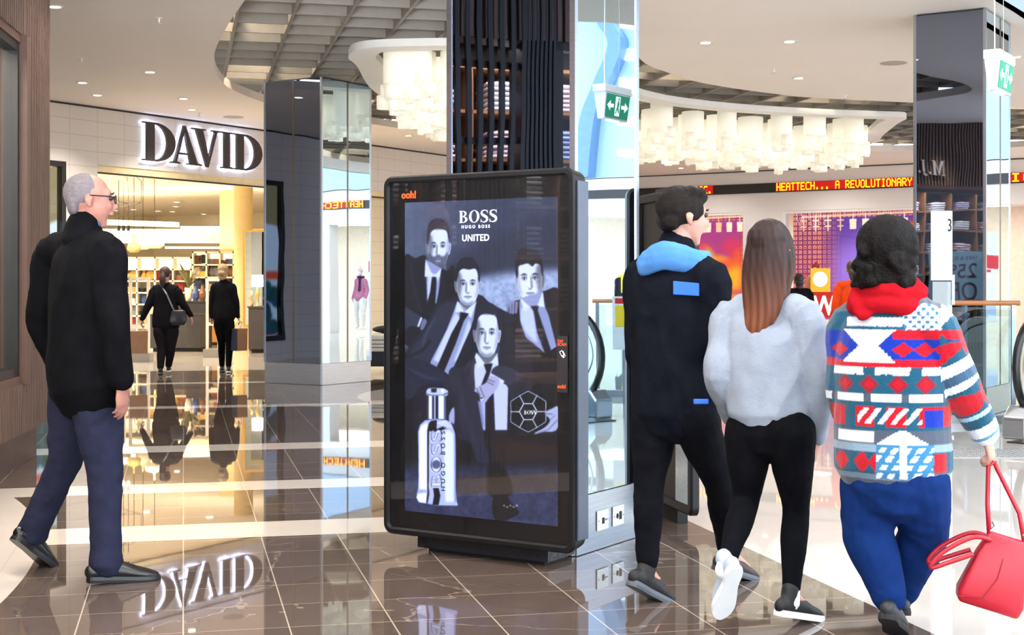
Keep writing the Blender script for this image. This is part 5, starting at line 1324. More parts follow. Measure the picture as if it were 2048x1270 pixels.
# glasses
g = MB(); off = rA.location; Q = lambda x, y, z: tuple(q(x, y, z)-off)
for e in (-1, 1):
    g.tube([Q(e*.082,-.01,.020), Q(e*.076,.06,.018), Q(e*.062,.098,.014)], .0028, 6)
    g.tube([Q(e*.033+.026*math.cos(t), .104, .006+.018*math.sin(t)) for t in np.linspace(0, 6.283, 16)[:-1]], .0022, 6, closed=True)
g.tube([Q(-.008,.108,.010), Q(.008,.108,.010)], .002, 6); g.build('glasses', M_BLACKM, rA, smooth=True)
right = Vector((fA.y,-fA.x,0)); coat = MB(); pe, nb = J['pelvis'], J['neck']
chain(coat, [nb+Vector((0,0,-.01)), nb+(pe-nb)*.10, nb+(pe-nb)*.22, nb+(pe-nb)*.45, nb+(pe-nb)*.70, nb+(pe-nb)*.88, pe+Vector((.02,0,-.03))],
  [(.085,.075),(.17,.10),(.225,.135),(.215,.150),(.205,.155),(.215,.165),(.225,.170)], right, 24, 4)
for sd in 'LR': chain(coat, [nb+(pe-nb)*.12, J['sh'+sd], J['sh'+sd]+(J['el'+sd]-J['sh'+sd])*.5, J['el'+sd], J['el'+sd]*.5+J['wr'+sd]*.5, J['wr'+sd]+(J['el'+sd]-J['wr'+sd])*.06], [.085,.088,.078,.068,.062,.055])
organic('overcoat', coat, cloth('coat_black', (.035,.037,.055)), rA, .009, 5, folds=.007, fscale=(26,26,9), seed=2)
col_ = MB(); 
chain(col_, [nb+Vector((0,0,-.045))-fA*.02, nb+Vector((0,0,.02))-fA*.012, nb+Vector((0,0,.050))-fA*.002], [(.100,.088),(.082,.076),(.070,.066)], right)
organic('coat_collar', col_, cloth('coat_black', (.035,.037,.055)), rA, .007, 3)
sc_ = MB(); chain(sc_, [nb+Vector((0,0,.03))+fA*.012, nb+Vector((0,0,.066))+fA*.014], [(.062,.062),(.058,.058)], right); organic('shirt_collar', sc_, cloth('shirt_slate', (.34,.38,.46)), rA, .006, 2)
tr = MB()
for sd in 'LR': leg_cloth(tr, J, sd, fA, [(.115,.12),(.095,.10),(.075,.078),(.070,.070),(.066,.068),(.072,.074)], 1.04)
organic('trousers', tr, cloth('trouser_navy', (.155,.165,.245)), rA, .008, 4, folds=.008, fscale=(22,22,26), seed=5)
M_LEATH = mat('black_leather', (.045,.045,.05), .28, spec=.6); M_LSOLE = mat('leather_sole', (.07,.08,.10), .4)
shoe(rA, J['anR'], J['toR'], 'shoe', M_LEATH, M_LSOLE, 1.08, laces=M_BLACKM); shoe(rA, J['anL'], J['toL'], 'shoe', M_LEATH, M_LSOLE, 1.05, laces=M_BLACKM)

# ---- B: young man in dark jacket with pale blue hood
J_ = Wd(5.95); fB = dirv(60); hB = dirv(18)
J = dict(head=J_(1368,436), neck=J_(1350,505), pelvis=J_(1348,805), shL=J_(1288,552,.10), elL=J_(1282,700,.10), wrL=J_(1300,800,.28), shR=J_(1418,556,-.10), elR=J_(1425,705,-.12), wrR=J_(1405,800,.14),
  hipL=J_(1312,830,.05), knL=J_(1298,965,.02), anL=J_(1294,1142,-.06), toL=J_(1342,1215,.04), hipR=J_(1385,830,-.05), knR=J_(1438,965,.10), anR=J_(1458,1108,.34), toR=J_(1524,1168,.48))
rB = empty('person', FL(1296,1225), 0, 'dark-haired young man in black jacket with pale blue hood lining, seen from behind', 'person')
q, ax = body_mesh(rB, J, fB, SKIN('fair', (.74,.55,.49)), hB, 1.0, 1.0, .006, [(J['wrL'], (.3,.6,-.6), (0,-1,-.3), (1,0,0), .5), (J['wrR'], (.1,.8,-.5), (0,-1,-.3), (-1,0,0), .5)])
eyes(rB, q)
m_ = MB(); oball(m_, q(0,-.024,.042), ax, (.088,.104,.094)); oball(m_, q(.0,.045,.088), ax, (.070,.060,.038)); oball(m_, q(0,-.07,-.01), ax, (.072,.045,.05)); oball(m_, q(.03,.03,.10), ax, (.05,.06,.032))
for e in (-1,1): oball(m_, q(e*.070,.01,.035), ax, (.018,.05,.05))
organic('hair', m_, mat('hair_darkbrown', (.09,.07,.06), .6, spec=.15, var=.35, vscale=40, stretch=(1,1,5), bump=.5, bscale=90), rB, .006, 3, folds=.006, fscale=(60,60,26), seed=3)
right = Vector((fB.y,-fB.x,0)); pe, nb = J['pelvis'], J['neck']; jk = MB()
chain(jk, [nb+Vector((0,0,-.01)), nb+(pe-nb)*.09, nb+(pe-nb)*.22, nb+(pe-nb)*.45, nb+(pe-nb)*.70, nb+(pe-nb)*.95, pe+Vector((0,0,-.045))],
  [(.085,.075),(.165,.095),(.205,.125),(.195,.135),(.185,.135),(.190,.140),(.190,.140)], right, 24, 4)
for sd in 'LR': chain(jk, [nb+(pe-nb)*.12, J['sh'+sd], J['sh'+sd]+(J['el'+sd]-J['sh'+sd])*.5, J['el'+sd], J['el'+sd]*.5+J['wr'+sd]*.5, J['wr'+sd]+(J['el'+sd]-J['wr'+sd])*.03], [.080,.086,.076,.070,.062,.050])
organic('jacket', jk, cloth('jacket_black', (.055,.068,.105)), rB, .009, 4, folds=.009, fscale=(24,24,20), seed=8)
hd = MB()
chain(hd, [nb+Vector((0,0,-.06))-fB*.10-right*.10, nb+Vector((0,0,-.015))-fB*.115, nb+Vector((0,0,-.04))-fB*.06+right*.12, nb+Vector((0,0,-.02))+fB*.05+right*.12], [(.045,.028),(.062,.040),(.050,.034),(.030,.024)], Vector((0,0,1)))
chain(hd, [nb+Vector((0,0,-.06))-fB*.10-right*.10, nb+Vector((0,0,-.03))-right*.125, nb+Vector((0,0,-.02))+fB*.06-right*.10], [(.045,.028),(.045,.028),(.030,.022)], Vector((0,0,1)))
organic('hood', hd, cloth('hood_blue', (.32,.54,.80)), rB, .007, 3, folds=.004, fscale=(30,30,60), seed=1)
ck = MB(); chain(ck, [nb+Vector((0,0,-.06)), nb+Vector((0,0,.035))+fB*.01], [(.098,.092),(.080,.078)], right); organic('jacket_collar', ck, cloth('jacket_black', (.055,.068,.105)), rB, .007, 3)
# blue logo patch on the right shoulder blade and a blue pocket pull
pb = MB(); c0 = nb+(pe-nb)*.235-fB*.122+right*.105-rB.location
pb.loft([[c0+right*x_+Vector((0,0,z_))+fB*(y_-.018*0) for x_, z_, y_ in ((-.055,-.028,0),(.05,-.034,.018),(.05,.018,.018),(-.055,.028,0))], [c0-fB*.012+right*x_+Vector((0,0,z_))+fB*y_ for x_, z_, y_ in ((-.055,-.028,0),(.05,-.034,.018),(.05,.018,.018),(-.055,.028,0))]])
pb.build('blue_patch', mat('patch_blue', (.15,.42,.85), .6), rB, bevel=.003)
pb = MB(); c1 = W(1402,803,5.67)-rB.location; pb.box(c1.x-.03,c1.y-.01,c1.z-.010,c1.x+.03,c1.y+.01,c1.z+.010); pb.build('pocket_pull', mat('patch_blue', (.15,.42,.85), .6), rB, bevel=.004)
tr = MB()
for sd in 'LR': leg_cloth(tr, J, sd, fB, [(.108,.11),(.088,.090),(.066,.066),(.062,.062),(.052,.052),(.048,.048)], .90)
organic('trousers', tr, cloth('jeans_black', (.045,.05,.075)), rB, .008, 4, folds=.005, fscale=(20,20,30), seed=6)
M_SNB = mat('sneaker_black', (.055,.055,.065), .6, bump=.2, bscale=200); M_SOLG = mat('sole_grey', (.30,.33,.37), .5); M_SOLW = mat('sole_white', (.90,.92,.94), .5)
shoe(rB, J['anL'], J['toL'], 'sneaker', M_SNB, M_SOLG, 1.05, laces=M_STEEL); shoe(rB, J['anR'], J['toR'], 'sneaker', mat('sneaker_brown', (.22,.17,.17), .6), M_SOLG, 1.0, laces=M_BLACKM)

# ---- C: girl in grey jumper
J_ = Wd(5.50); fC = dirv(68); hC = dirv(60)
J = dict(head=J_(1541,502), neck=J_(1538,590), pelvis=J_(1542,838), shL=J_(1464,632,.08), elL=J_(1440,748,.05), wrL=J_(1466,835,.22), shR=J_(1604,632,-.08), elR=J_(1640,760,-.10), wrR=J_(1634,872,.0),
  hipL=J_(1500,862,.05), knL=J_(1492,1000,.08), anL=J_(1452,1130,-.16), toL=J_(1432,1262,-.06), hipR=J_(1580,862,-.05), knR=J_(1592,1012,.04), anR=J_(1582,1192,-.02), toR=J_(1640,1240,.10))
rC = empty('person', FL(1590,1262), 0, 'girl with long brown hair, pale grey jumper and black leggings, seen from behind', 'person')
q, ax = body_mesh(rC, J, fC, SKIN('fair', (.74,.55,.49)), hC, .95, .88, .006, [(J['wrR'], (-.12,.10,-1), (-.8,.5,0), fC, .35), (J['wrL'], (.5,.5,-.5), (0,-1,0), (1,0,0), .5)])
m_ = MB(); oball(m_, q(0,-.018,.036), ax, (.086,.100,.092)); up = Vector((0,0,1)); hr = ax[0]; hf = ax[1]
chain(m_, [q(0,-.04,.03), q(0,-.07,-.05), q(0,-.085,-.13), q(0,-.095,-.22), q(-.02,-.10,-.30), q(-.03,-.10,-.345)], [(.080,.070),(.088,.055),(.088,.045),(.078,.038),(.052,.030),(.025,.018)], hr, 18)
for e in (-1,1): chain(m_, [q(e*.06,.02,.05), q(e*.080,.0,-.03), q(e*.078,-.02,-.11), q(e*.070,-.05,-.20)], [(.022,.045),(.022,.040),(.022,.034),(.016,.02)], hr)
def hair_paint(co, nr):
    z0 = J['head'].z; t = np.clip((z0-.02-co[:, 2])/.26, 0, 1)[:, None]
    st = .12*np.sin(co[:, [0]]*260+6*np.sin(co[:, [2]]*9))
    return np.clip((np.array([[.18,.125,.12]])*(1-t)+np.array([[.47,.28,.20]])*t)*(1+st), 0, 1)
organic('hair', m_, vcolmat('dyed_hair', rough=.5, spec=.2), rC, .006, 3, folds=.005, fscale=(70,70,6), seed=4, paint=hair_paint)
right = Vector((fC.y,-fC.x,0)); pe, nb = J['pelvis'], J['neck']; jk = MB()
chain(jk, [nb+Vector((0,0,-.012)), nb+(pe-nb)*.12, nb+(pe-nb)*.26, nb+(pe-nb)*.50, nb+(pe-nb)*.75, nb+(pe-nb)*.94, pe+Vector((0,0,.012))],
  [(.070,.062),(.140,.082),(.172,.110),(.180,.122),(.178,.125),(.168,.122),(.155,.115)], right, 24, 4)
for sd in 'LR': chain(jk, [nb+(pe-nb)*.14, J['sh'+sd], J['sh'+sd]+(J['el'+sd]-J['sh'+sd])*.5, J['el'+sd], J['el'+sd]*.5+J['wr'+sd]*.5, J['wr'+sd]], [.070,.076,.070,.066,.058,.042])
organic('jumper', jk, cloth('jumper_grey', (.58,.62,.68)), rC, .008, 4, folds=.010, fscale=(22,22,16), seed=12)
tr = MB()
for sd in 'LR': leg_cloth(tr, J, sd, fC, [(.100,.105),(.080,.084),(.054,.056),(.054,.056),(.042,.043),(.036,.036)], .92)
chain(tr, [pe+Vector((0,0,.05)), pe+Vector((0,0,-.06))], [(.130,.105),(.138,.110)], right)
organic('leggings', tr, cloth('leggings_black', (.035,.04,.06)), rC, .007, 4, folds=.002, fscale=(20,20,30), seed=6)
for an, sd in ((J['anR'], 'R'), (J['anL'], 'L')):
    s_ = MB(); dd = (J['kn'+sd]-an).normalized(); chain(s_, [an-dd*.03, an+dd*.025], [.036,.034]); organic('sock', s_, cloth('sock_white', (.90,.91,.93)), rC, .005, 2)
shoe(rC, J['anR'], J['toR'], 'sneaker', M_SNB, M_SOLW, .95, laces=M_BLACKM); shoe(rC, J['anL'], J['toL'], 'sneaker', mat('sneaker_pale', (.66,.72,.82), .6), M_SOLW, .95, laces=M_STEEL, side=tuple(right))

# ---- D: woman in patterned fleece jacket
J_ = Wd(5.12); fD = dirv(66); hD = dirv(40)
J = dict(head=J_(1782,506), neck=J_(1778,592), pelvis=J_(1786,925), shL=J_(1705,650,.08), elL=J_(1692,790,.08), wrL=J_(1712,870,.22), shR=J_(1858,648,-.08), elR=J_(1918,768,-.08), wrR=J_(1972,868,-.04),
  hipL=J_(1742,955,.05), knL=J_(1736,1065,.06), anL=J_(1782,1200,.02), toL=J_(1800,1275,.20), hipR=J_(1836,955,-.05), knR=J_(1848,1060,.10), anR=J_(1802,1185,.24), toR=J_(1792,1225,.50))
rD = empty('person', FL(1785,1285), 0, 'woman with dark curly hair in red, white and blue patterned jacket and jeans', 'person')
q, ax = body_mesh(rD, J, fD, SKIN('fair', (.74,.55,.49)), hD, .98, .95, .006, [(J['wrR'], (.25,.0,-1), (-.8,.5,0), fD, .85), (J['wrL'], (.2,.6,-.6), (0,-1,0), (1,0,0), .5)])
m_ = MB(); oball(m_, q(0,-.022,.036), ax, (.108,.122,.105)); r3 = random.Random(9)
for k in range(46):
    a = r3.uniform(0, 6.28); z = r3.uniform(-.14,.02); rr = .085+.02*r3.random()-.25*max(0, z-.04)
    x, y = rr*math.cos(a), rr*math.sin(a)-.03
    if y > .035 and z < .06: continue
    oball(m_, q(x*1.05, y*1.1, z+.02), ax, (r3.uniform(.020,.028),)*3, 8, 6)
chain(m_, [q(0,-.05,.0), q(0,-.06,-.10)], [(.10,.07),(.09,.06)], ax[0])
organic('hair', m_, mat('hair_black', (.06,.045,.045), .6, var=.4, vscale=50, bump=.6, bscale=120, spec=.12), rD, .006, 22, folds=.006, fscale=(45,45,30), seed=4)
right = Vector((fD.y,-fD.x,0)); pe, nb = J['pelvis'], J['neck']; jk = MB()
chain(jk, [nb+Vector((0,0,-.012)), nb+(pe-nb)*.09, nb+(pe-nb)*.20, nb+(pe-nb)*.45, nb+(pe-nb)*.70, nb+(pe-nb)*.92, pe+Vector((0,0,-.015))],
  [(.080,.070),(.150,.090),(.190,.125),(.205,.150),(.205,.155),(.208,.160),(.208,.160)], right, 28, 4)
for sd in 'LR': chain(jk, [nb+(pe-nb)*.11, J['sh'+sd], J['sh'+sd]+(J['el'+sd]-J['sh'+sd])*.5, J['el'+sd], J['el'+sd]*.5+J['wr'+sd]*.5, J['wr'+sd]+(J['el'+sd]-J['wr'+sd])*.02], [.078,.086,.082,.074,.064,.052])
RED, WHI, BLU, TEA, GRY = (.70,.06,.13), (.84,.87,.91), (.05,.18,.60), (.09,.31,.41), (.29,.33,.39)
def knit(co, nr):
    """woven geometric bands; u across the back, v down, both in metres on the garment"""
    n = len(co); u = co @ np.array(right)-float(Vector(pe).dot(right)); z = co[:, 2]; v = (nb.z-z)
    base = np.zeros((n, 3))+np.array(GRY)
    # arm: use distance along the sleeve
    s0, e0, w0 = [np.array(J[k_]) for k_ in ('shR', 'elR', 'wrR')]
    def seg(a, b):
        d = b-a; L = np.linalg.norm(d); t = np.clip(((co-a) @ d)/L**2, 0, 1); return np.linalg.norm(co-a-t[:, None]*d, axis=1), t*L
    d1, t1 = seg(s0, e0); d2, t2 = seg(e0, w0); L1 = np.linalg.norm(e0-s0)
    arm = (np.minimum(d1, d2) < .088) & (u > .175); s = np.where(d1 < d2, t1, L1+t2)
    ang = np.arctan2(nr[:, 0]*.5+nr[:, 1], nr[:, 2])
    def put(mask, c): base[mask] = np.array(c)
    tri = lambda x, p: np.abs(((x/p) % 1)-.5)*2
    # rows on the trunk (top v, bottom v)
    def row(v0, v1): return (v >= v0) & (v < v1) & ~arm
    t_ = lambda v0, v1: np.clip((v-v0)/(v1-v0), 0, 1)
    put(row(-.1,.10), GRY)
    m0 = row(.055,.145); put(m0, TEA); put(row(.075,.105) & (np.abs(u+.05) < .10), WHI)
    sh = (np.hypot((u-.12)/.07, (v-.085)/.06) < 1) & ~arm; put(sh, WHI); put(sh & (tri(u+v, .03)+tri(u-v, .03) < .8), (.20,.42,.58))
    m1 = row(.125,.245); put(m1, BLU); put(row(.120,.150) & (u > .02), RED); put(row(.225,.248), RED)
    hg = row(.118,.232) & (np.abs(u+.065) < .035+.06*np.abs(t_(.118,.232)-.5)*2); put(hg, WHI)
    for uc in (-.175, .055, .125, .19): put(row(.15,.225) & ((np.abs(u-uc)/.036+np.abs(v-.188)/.026) < 1), RED)
    put(row(.248,.275), WHI); put(row(.275,.345), TEA)
    for uc in (-.15,-.06,.04,.13): put(row(.278,.342) & ((np.abs(u-uc)/.035+np.abs(v-.31)/.034) < 1), (.55,.10,.18)); put(row(.278,.342) & ((np.abs(u-uc)/.018+np.abs(v-.31)/.018) < 1), RED)
    m2 = row(.252,.278) & (tri(u-.02, .16) < .25); put(m2, TEA)
    put(row(.345,.372), WHI); put(row(.345,.372) & (tri(u, .13) < .2), GRY)
    m3 = row(.372,.470); put(m3, TEA); put(row(.385,.460) & (tri(u+.02, .11) < .62), RED); put(row(.395,.45) & (tri(u+v*.8, .045) < .45) & (u > -.1), WHI)
    put(row(.385,.460) & (u > .12), RED); put(row(.40,.46) & (np.abs(u-.155) < .028), BLU)
    m4 = row(.470,.520); put(m4, GRY); put(row(.470,.520) & ((.09-np.abs(u-.055)) > (.520-v)*1.6), WHI); put(row(.478,.515) & (np.abs(u+.11) < .07), WHI)
    m5 = row(.520,.640); put(m5, TEA); put(row(.52,.545), (.50,.60,.68)); put(row(.625,.645), (.42,.52,.60))
    for uc in (-.165,-.085,-.03): put(row(.550,.618) & ((np.abs(u-uc)/.026+np.abs(v-.584)/.040) < 1.15), RED)
    tr_ = row(.520,.64) & (np.abs(u-.060) < .095); put(tr_, (.22,.48,.66)); put(tr_ & (tri(u-.06+v*.6, .042) > .5) & (tri(v, .030) > .35), WHI); put(tr_ & (np.abs(u-.06) < .012), WHI)
    put(row(.55,.62) & (np.abs(u-.175) < .018), RED)
    # sleeve rings
    sl = lambda a, b: arm & (s >= a) & (s < b)
    put(sl(-1,.06), TEA); put(sl(.0,.03), WHI); w3 = tri(ang*.055, .075)
    put(sl(.06,.15), TEA); put(sl(.068,.142) & (w3+np.abs(s-.105)/.045 < 1.1), RED)
    put(sl(.15,.19), WHI); put(sl(.19,.225), (.22,.34,.45)); put(sl(.225,.238), WHI)
    put(sl(.238,.345), TEA); put(sl(.252,.335) & (w3+np.abs(s-.293)/.05 < 1.15), RED)
    put(sl(.345,.362), (.62,.76,.86)); put(sl(.362,.40), TEA); put(sl(.40,.44), WHI); put(sl(.44,.452), (.35,.55,.70)); put(sl(.452,.9), WHI)
    return base
organic('jacket', jk, vcolmat('patterned_fleece', rough=.95, bump=.35, bscale=220, sheen=.3, spec=.1), rD, .0055, 5, folds=.006, fscale=(20,20,14), seed=21, paint=knit)
sc_ = MB()
for dz, rr, w_ in ((-.035,.105,.034),(.010,.092,.036),(.040,.080,.026)):
    sc_.tube([nb+Vector((0,0,dz+.008*math.sin(3*t)))+right*(rr*1.12*math.cos(t))+fD*(rr*math.sin(t)) for t in np.linspace(0, 2*math.pi, 24)[:-1]], w_, 10, closed=True)
chain(sc_, [nb+Vector((0,0,.03))-right*.09-fD*.02, nb-right*.10-fD*.08+Vector((0,0,-.01)), nb-right*.06-fD*.12+Vector((0,0,-.07))], [(.03,.02),(.035,.022),(.03,.015)], right)
organic('scarf', sc_, cloth('scarf_red', (.64,.06,.11)), rD, .007, 3, folds=.005, fscale=(30,30,60), seed=2)
tr = MB()
for sd in 'LR': leg_cloth(tr, J, sd, fD, [(.108,.116),(.104,.110),(.094,.096),(.088,.090),(.070,.072),(.064,.064)], .96)
chain(tr, [pe+Vector((0,0,.03)), pe+Vector((0,0,-.08))], [(.165,.14),(.172,.15)], right)
organic('jeans', tr, cloth('denim_blue', (.06,.17,.39)), rD, .008, 4, folds=.006, fscale=(20,20,30), seed=16)
M_BOOT = mat('boot_dark', (.09,.11,.14), .5, bump=.2, bscale=120)
shoe(rD, J['anL'], J['toL'], 'boot', M_BOOT, M_BLACKM, 1.0, high=.11, side=tuple(right), laces=M_STEELD); shoe(rD, J['anR'], J['toR'], 'boot', M_BOOT, M_BLACKM, .98, high=.10, side=tuple(right), laces=M_STEELD)
# her red handbag: held, so a thing of its own
hb = W(1995,1140,5.02); rH = empty('handbag', hb, math.radians(-12), 'red leather handbag with two handles and long strap, swinging from the hand', 'handbag')
rH.rotation_euler = (0, math.radians(16), math.radians(-12))
M_REDL = mat('red_leather', (.68,.07,.16), .38, var=.05, spec=.5)
bb = MB(); bb.loft([[(-.105,-.055,-.14),(.105,-.055,-.14),(.105,.055,-.14),(-.105,.055,-.14)], [(-.112,-.062,-.10),(.112,-.062,-.10),(.112,.062,-.10),(-.112,.062,-.10)], [(-.085,-.045,.05),(.085,-.045,.05),(.085,.045,.05),(-.085,.045,.05)], [(-.065,-.018,.125),(.065,-.018,.125),(.065,.018,.125),(-.065,.018,.125)]])
bb.build('bag_body', M_REDL, rH, bevel=.014, smooth=True)
MB().tube([(-.108,-.060,-.12),(-.03,-.064,-.10),(.0,-.058,-.02),(.0,-.045,.05)], .0022, 6).build('seam', mat('red_piping', (.55,.05,.12), .4), rH)
for y, sx_ in ((-.035,-1),(.035,1)): MB().tube(smooth_poly([(-.055,y,.10),(-.12,y*1.3,.09),(-.20,y*1.5,.01),(-.225,y*1.5,-.055),(-.16,y*1.4,-.01),(-.10,y*1.2,.035)], 5, False), .0085, 8).build('handle', M_REDL, rH, smooth=True)
inv = rH.matrix_basis.inverted() if False else (Matrix.Translation(hb) @ rH.rotation_euler.to_matrix().to_4x4()).inverted()
hp_ = inv @ (J['wrR']+Vector((.03,0,-.10)))
for dx, k in ((-.062, 0), (.062, 1)):
    MB().tube([(dx,0,.115),(dx*.9+hp_.x*.35,hp_.y*.4,.115+(hp_.z-.115)*.4),(hp_.x+dx*.25,hp_.y+.004,hp_.z-.02),(hp_.x,hp_.y,hp_.z)], .0085, 8).build('strap', M_REDL, rH, smooth=True)
MB().tube([(-.062,0,.12),(-.05,0,.145),(-.062,0,.16)], .006, 8).build('buckle', M_STEEL, rH); MB().tube([(.062,0,.12),(.05,0,.145),(.062,0,.16)], .006, 8).build('buckle', M_STEEL, rH)

# ---- E, F: two women walking into the store
def far_woman(Y0, P, root_px, lab, hairm, topm, legm, pony, k=.9, hem=.0):
    J_ = Wd(Y0); f_ = dirv(83); J = {k_: J_(*v) for k_, v in P.items()}
    r = empty('person', FL(*root_px), 0, lab, 'person')
    q, ax = body_mesh(r, J, f_, SKIN('fair', (.74,.55,.49)), f_, .95, k, .010, [(J['wrL'], (-.1,0,-1), (1,0,0), (0,1,0), .7), (J['wrR'], (.25,0,-1), (-1,0,0), (0,1,0), .4)], nose=False)
    m_ = MB(); oball(m_, q(0,-.02,.036), ax, (.084,.100,.090)); 
    if pony == 'down': chain(m_, [q(0,-.10,.02), q(0,-.13,-.05), q(0,-.125,-.14), q(0,-.11,-.20)], [(.03,.03),(.05,.035),(.05,.03),(.02,.02)], ax[0])
    else: oball(m_, q(0,-.10,-.03), ax, (.06,.045,.045)); chain(m_, [q(0,-.07,-.02), q(0,-.09,-.12)], [(.07,.04),(.05,.025)], ax[0])
    organic('hair', m_, hairm, r, .009, 2, folds=.004, fscale=(60,60,20))
    right = Vector((f_.y,-f_.x,0)); pe, nb = J['pelvis'], J['neck']; jk = MB()
    chain(jk, [nb+Vector((0,0,-.01)), nb+(pe-nb)*.10, nb+(pe-nb)*.24, nb+(pe-nb)*.5, nb+(pe-nb)*.8, pe+Vector((0,0,hem))], [(.07*k,.06*k),(.15*k,.09*k),(.19*k,.12*k),(.185*k,.125*k),(.21*k,.14*k),(.215*k,.14*k)], right, 20)
    for sd in 'LR': chain(jk, [nb+(pe-nb)*.12, J['sh'+sd], J['sh'+sd]*.5+J['el'+sd]*.5, J['el'+sd], J['el'+sd]*.5+J['wr'+sd]*.5, J['wr'+sd]], [.07*k,.075*k,.068*k,.060*k,.052*k,.040*k])
    organic('top', jk, topm, r, .010, 3, folds=.005, fscale=(20,20,12))
    tr = MB()
    for sd in 'LR': leg_cloth(tr, J, sd, f_, [(.112*k,.115*k),(.092*k,.095*k),(.068*k,.068*k),(.066*k,.066*k),(.056*k,.056*k),(.050*k,.050*k)], .93)
    organic('trousers', tr, legm, r, .009, 3, folds=.003)
    shoe(r, J['anL'], J['toL'], 'shoe', M_SNB, M_SOLG, .9, side=tuple(right)); shoe(r, J['anR'], J['toR'], 'shoe', M_SNB, M_SOLW, .9, side=tuple(right))
    return r, J
bk = cloth('top_black', (.075,.07,.085)); pk = cloth('trouser_charcoal', (.12,.10,.115))
rE, JE = far_woman(21.5, dict(head=(331,549), neck=(331,567), pelvis=(332,652), shL=(311,580,.05), elL=(297,610,.0), wrL=(284,638,.0), shR=(352,580,.0), elR=(366,608,.0), wrR=(382,631,.05),
   hipL=(321,662), knL=(323,695,.02), anL=(321,737,.0), toL=(321,747,.26), hipR=(343,662), knR=(342,695,.05), anR=(337,733,.20), toR=(339,742,.45)), (330,749),
   'woman with dark ponytail in black clothes, walking into the store, left of the pair', mat('hair_auburn', (.22,.12,.10), .6, var=.3, vscale=50), bk, pk, 'down', 1.0)
rF, JF = far_woman(21.9, dict(head=(447,543), neck=(447,560), pelvis=(448,636), shL=(430,573,.0), elL=(424,603,.0), wrL=(422,634,.0), shR=(464,573,.0), elR=(472,603,.0), wrR=(476,634,.05),
   hipL=(439,646), knL=(443,686,.03), anL=(444,733,.20), toL=(444,742,.45), hipR=(457,646), knR=(459,686,.0), anR=(457,735,.0), toR=(457,746,.26)), (450,746),
   'slimmer blonde woman in black clothes walking into the store, right of the pair', mat('hair_blonde', (.66,.55,.40), .6, var=.3, vscale=50), cloth('top_black', (.075,.07,.085)), cloth('leggings_black', (.035,.04,.06)), 'bun', .84)
# crossbody bag
cb = empty('handbag', W(357,636,21.35), 0, 'small black crossbody bag on the back of the dark-ponytailed woman', 'handbag')
b_ = MB(); b_.loft([[(-.10,-.05,-.11),(.10,-.05,-.11),(.10,.05,-.11),(-.10,.05,-.11)], [(-.13,-.06,-.04),(.13,-.06,-.04),(.13,.06,-.04),(-.13,.06,-.04)], [(-.09,-.04,.12),(.09,-.04,.12),(.09,.04,.12),(-.09,.04,.12)]]); b_.build('bag_body', mat('bag_black', (.13,.13,.15), .35), cb, bevel=.02, smooth=True)
o_ = cb.location
MB().tube([Vector((-.06,0,.1)), W(345,615,21.33)-o_, W(333,588,21.34)-o_, W(321,569,21.44)-o_, W(320,566,21.55)-o_], .013, 6).build('strap', mat('strap_grey', (.42,.44,.46), .4), cb)
def paper_bag(px, py, Y, lab, c2, w=.26, h=.34, rz=.3):
    b = empty('shopping_bag', W(px, py, Y), rz, lab, 'shopping bag')
    MB().loft([[(-w/2,-.06,-h),(w/2,-.06,-h),(w/2,.06,-h),(-w/2,.06,-h)], [(-w/2-.006,-.066,0),(w/2+.006,-.066,0),(w/2+.006,.066,0),(-w/2-.006,.066,0)]]).build('bag_body', mat('kraft_paper', (.58,.42,.30), .8, var=.1), b)
    MB().box(-w/2-.012,-.068,-h,-w/2-.003,.068,0).build('side_gusset', c2, b)
    for y in (-.045,.045): MB().tube([(-.06,y,0),(-.055,y*.4,.08),(0,0,.12),(.055,y*.4,.08),(.06,y,0)], .006, 6).build('handle', mat('cord_white', (.88,.86,.84), .8), b)
paper_bag(277, 662, 21.5, 'brown paper shopping bag held in the left hand of the ponytailed woman', mat('gusset_white', (.8,.8,.84), .7))
paper_bag(479, 657, 21.9, 'brown and navy paper bag held by the blonde woman', mat('gusset_navy', (.12,.14,.22), .7), .20, .34, .9)
# ------------------------------------------------------------------ inside the department store
def SP(lx, ly, z): return local(P0, ROT_U, lx, ly, z)
M_WL = mat('shelf_white', (.90,.86,.78), .6); M_COUNT = mat('counter_charcoal', (.20,.19,.20), .5, var=.1)
M_COVE = mat('cove_light', (1,1,1), .5, emis=(1.0,.93,.78), es=2.6, var=0)
M_BACKLIT = mat('backlit_panel', (1,.97,.9), .6, emis=(1.0,.93,.80), es=.9, var=0)
def face_cam(p): return math.atan2(p.y, p.x)-math.pi/2      # furniture turned squarely to the entrance view
def bookcase(px0, px1, py_top, py_bot, Y, cols, rws, lab, backlit=1):
    x0, x1 = (px0-1024)/FPX*Y, (px1-1024)/FPX*Y; zt = CH-(py_top-HZ)/FPX*Y
    r = empty('bookcase', (x0, Y, 0), 0.0, lab, 'shelving', 'white display bookcases'); w = x1-x0; t = .035
    MB().box(0,.36,0,w,.38,zt).build('back_panel', M_WL, r)
    for i in range(cols+1): x = i*(w-t)/cols; MB().box(x,0,0,x+t,.36,zt).build('upright', M_WL, r)
    zs = [zt-t-i*(zt-t-.1)/rws for i in range(rws+1)]
    for z in zs: MB().box(0,.0,z,w,.355,z+t).build('shelf', M_WL, r)
    for b in range(backlit): MB().box(t,.345,zs[b+1]+t,w-t,.352,zs[b]).build('light_panel', M_BACKLIT, r)
    return r, x0, x1, Y, zs, w, cols
b1 = bookcase(236, 383, 514, 692, 33.0, 4, 7, 'white display bookcase with backlit top row, on the left inside the store')
b2 = bookcase(384, 468, 503, 692, 32.4, 3, 7, 'taller white display bookcase beside the cream pillar inside the store', 1)
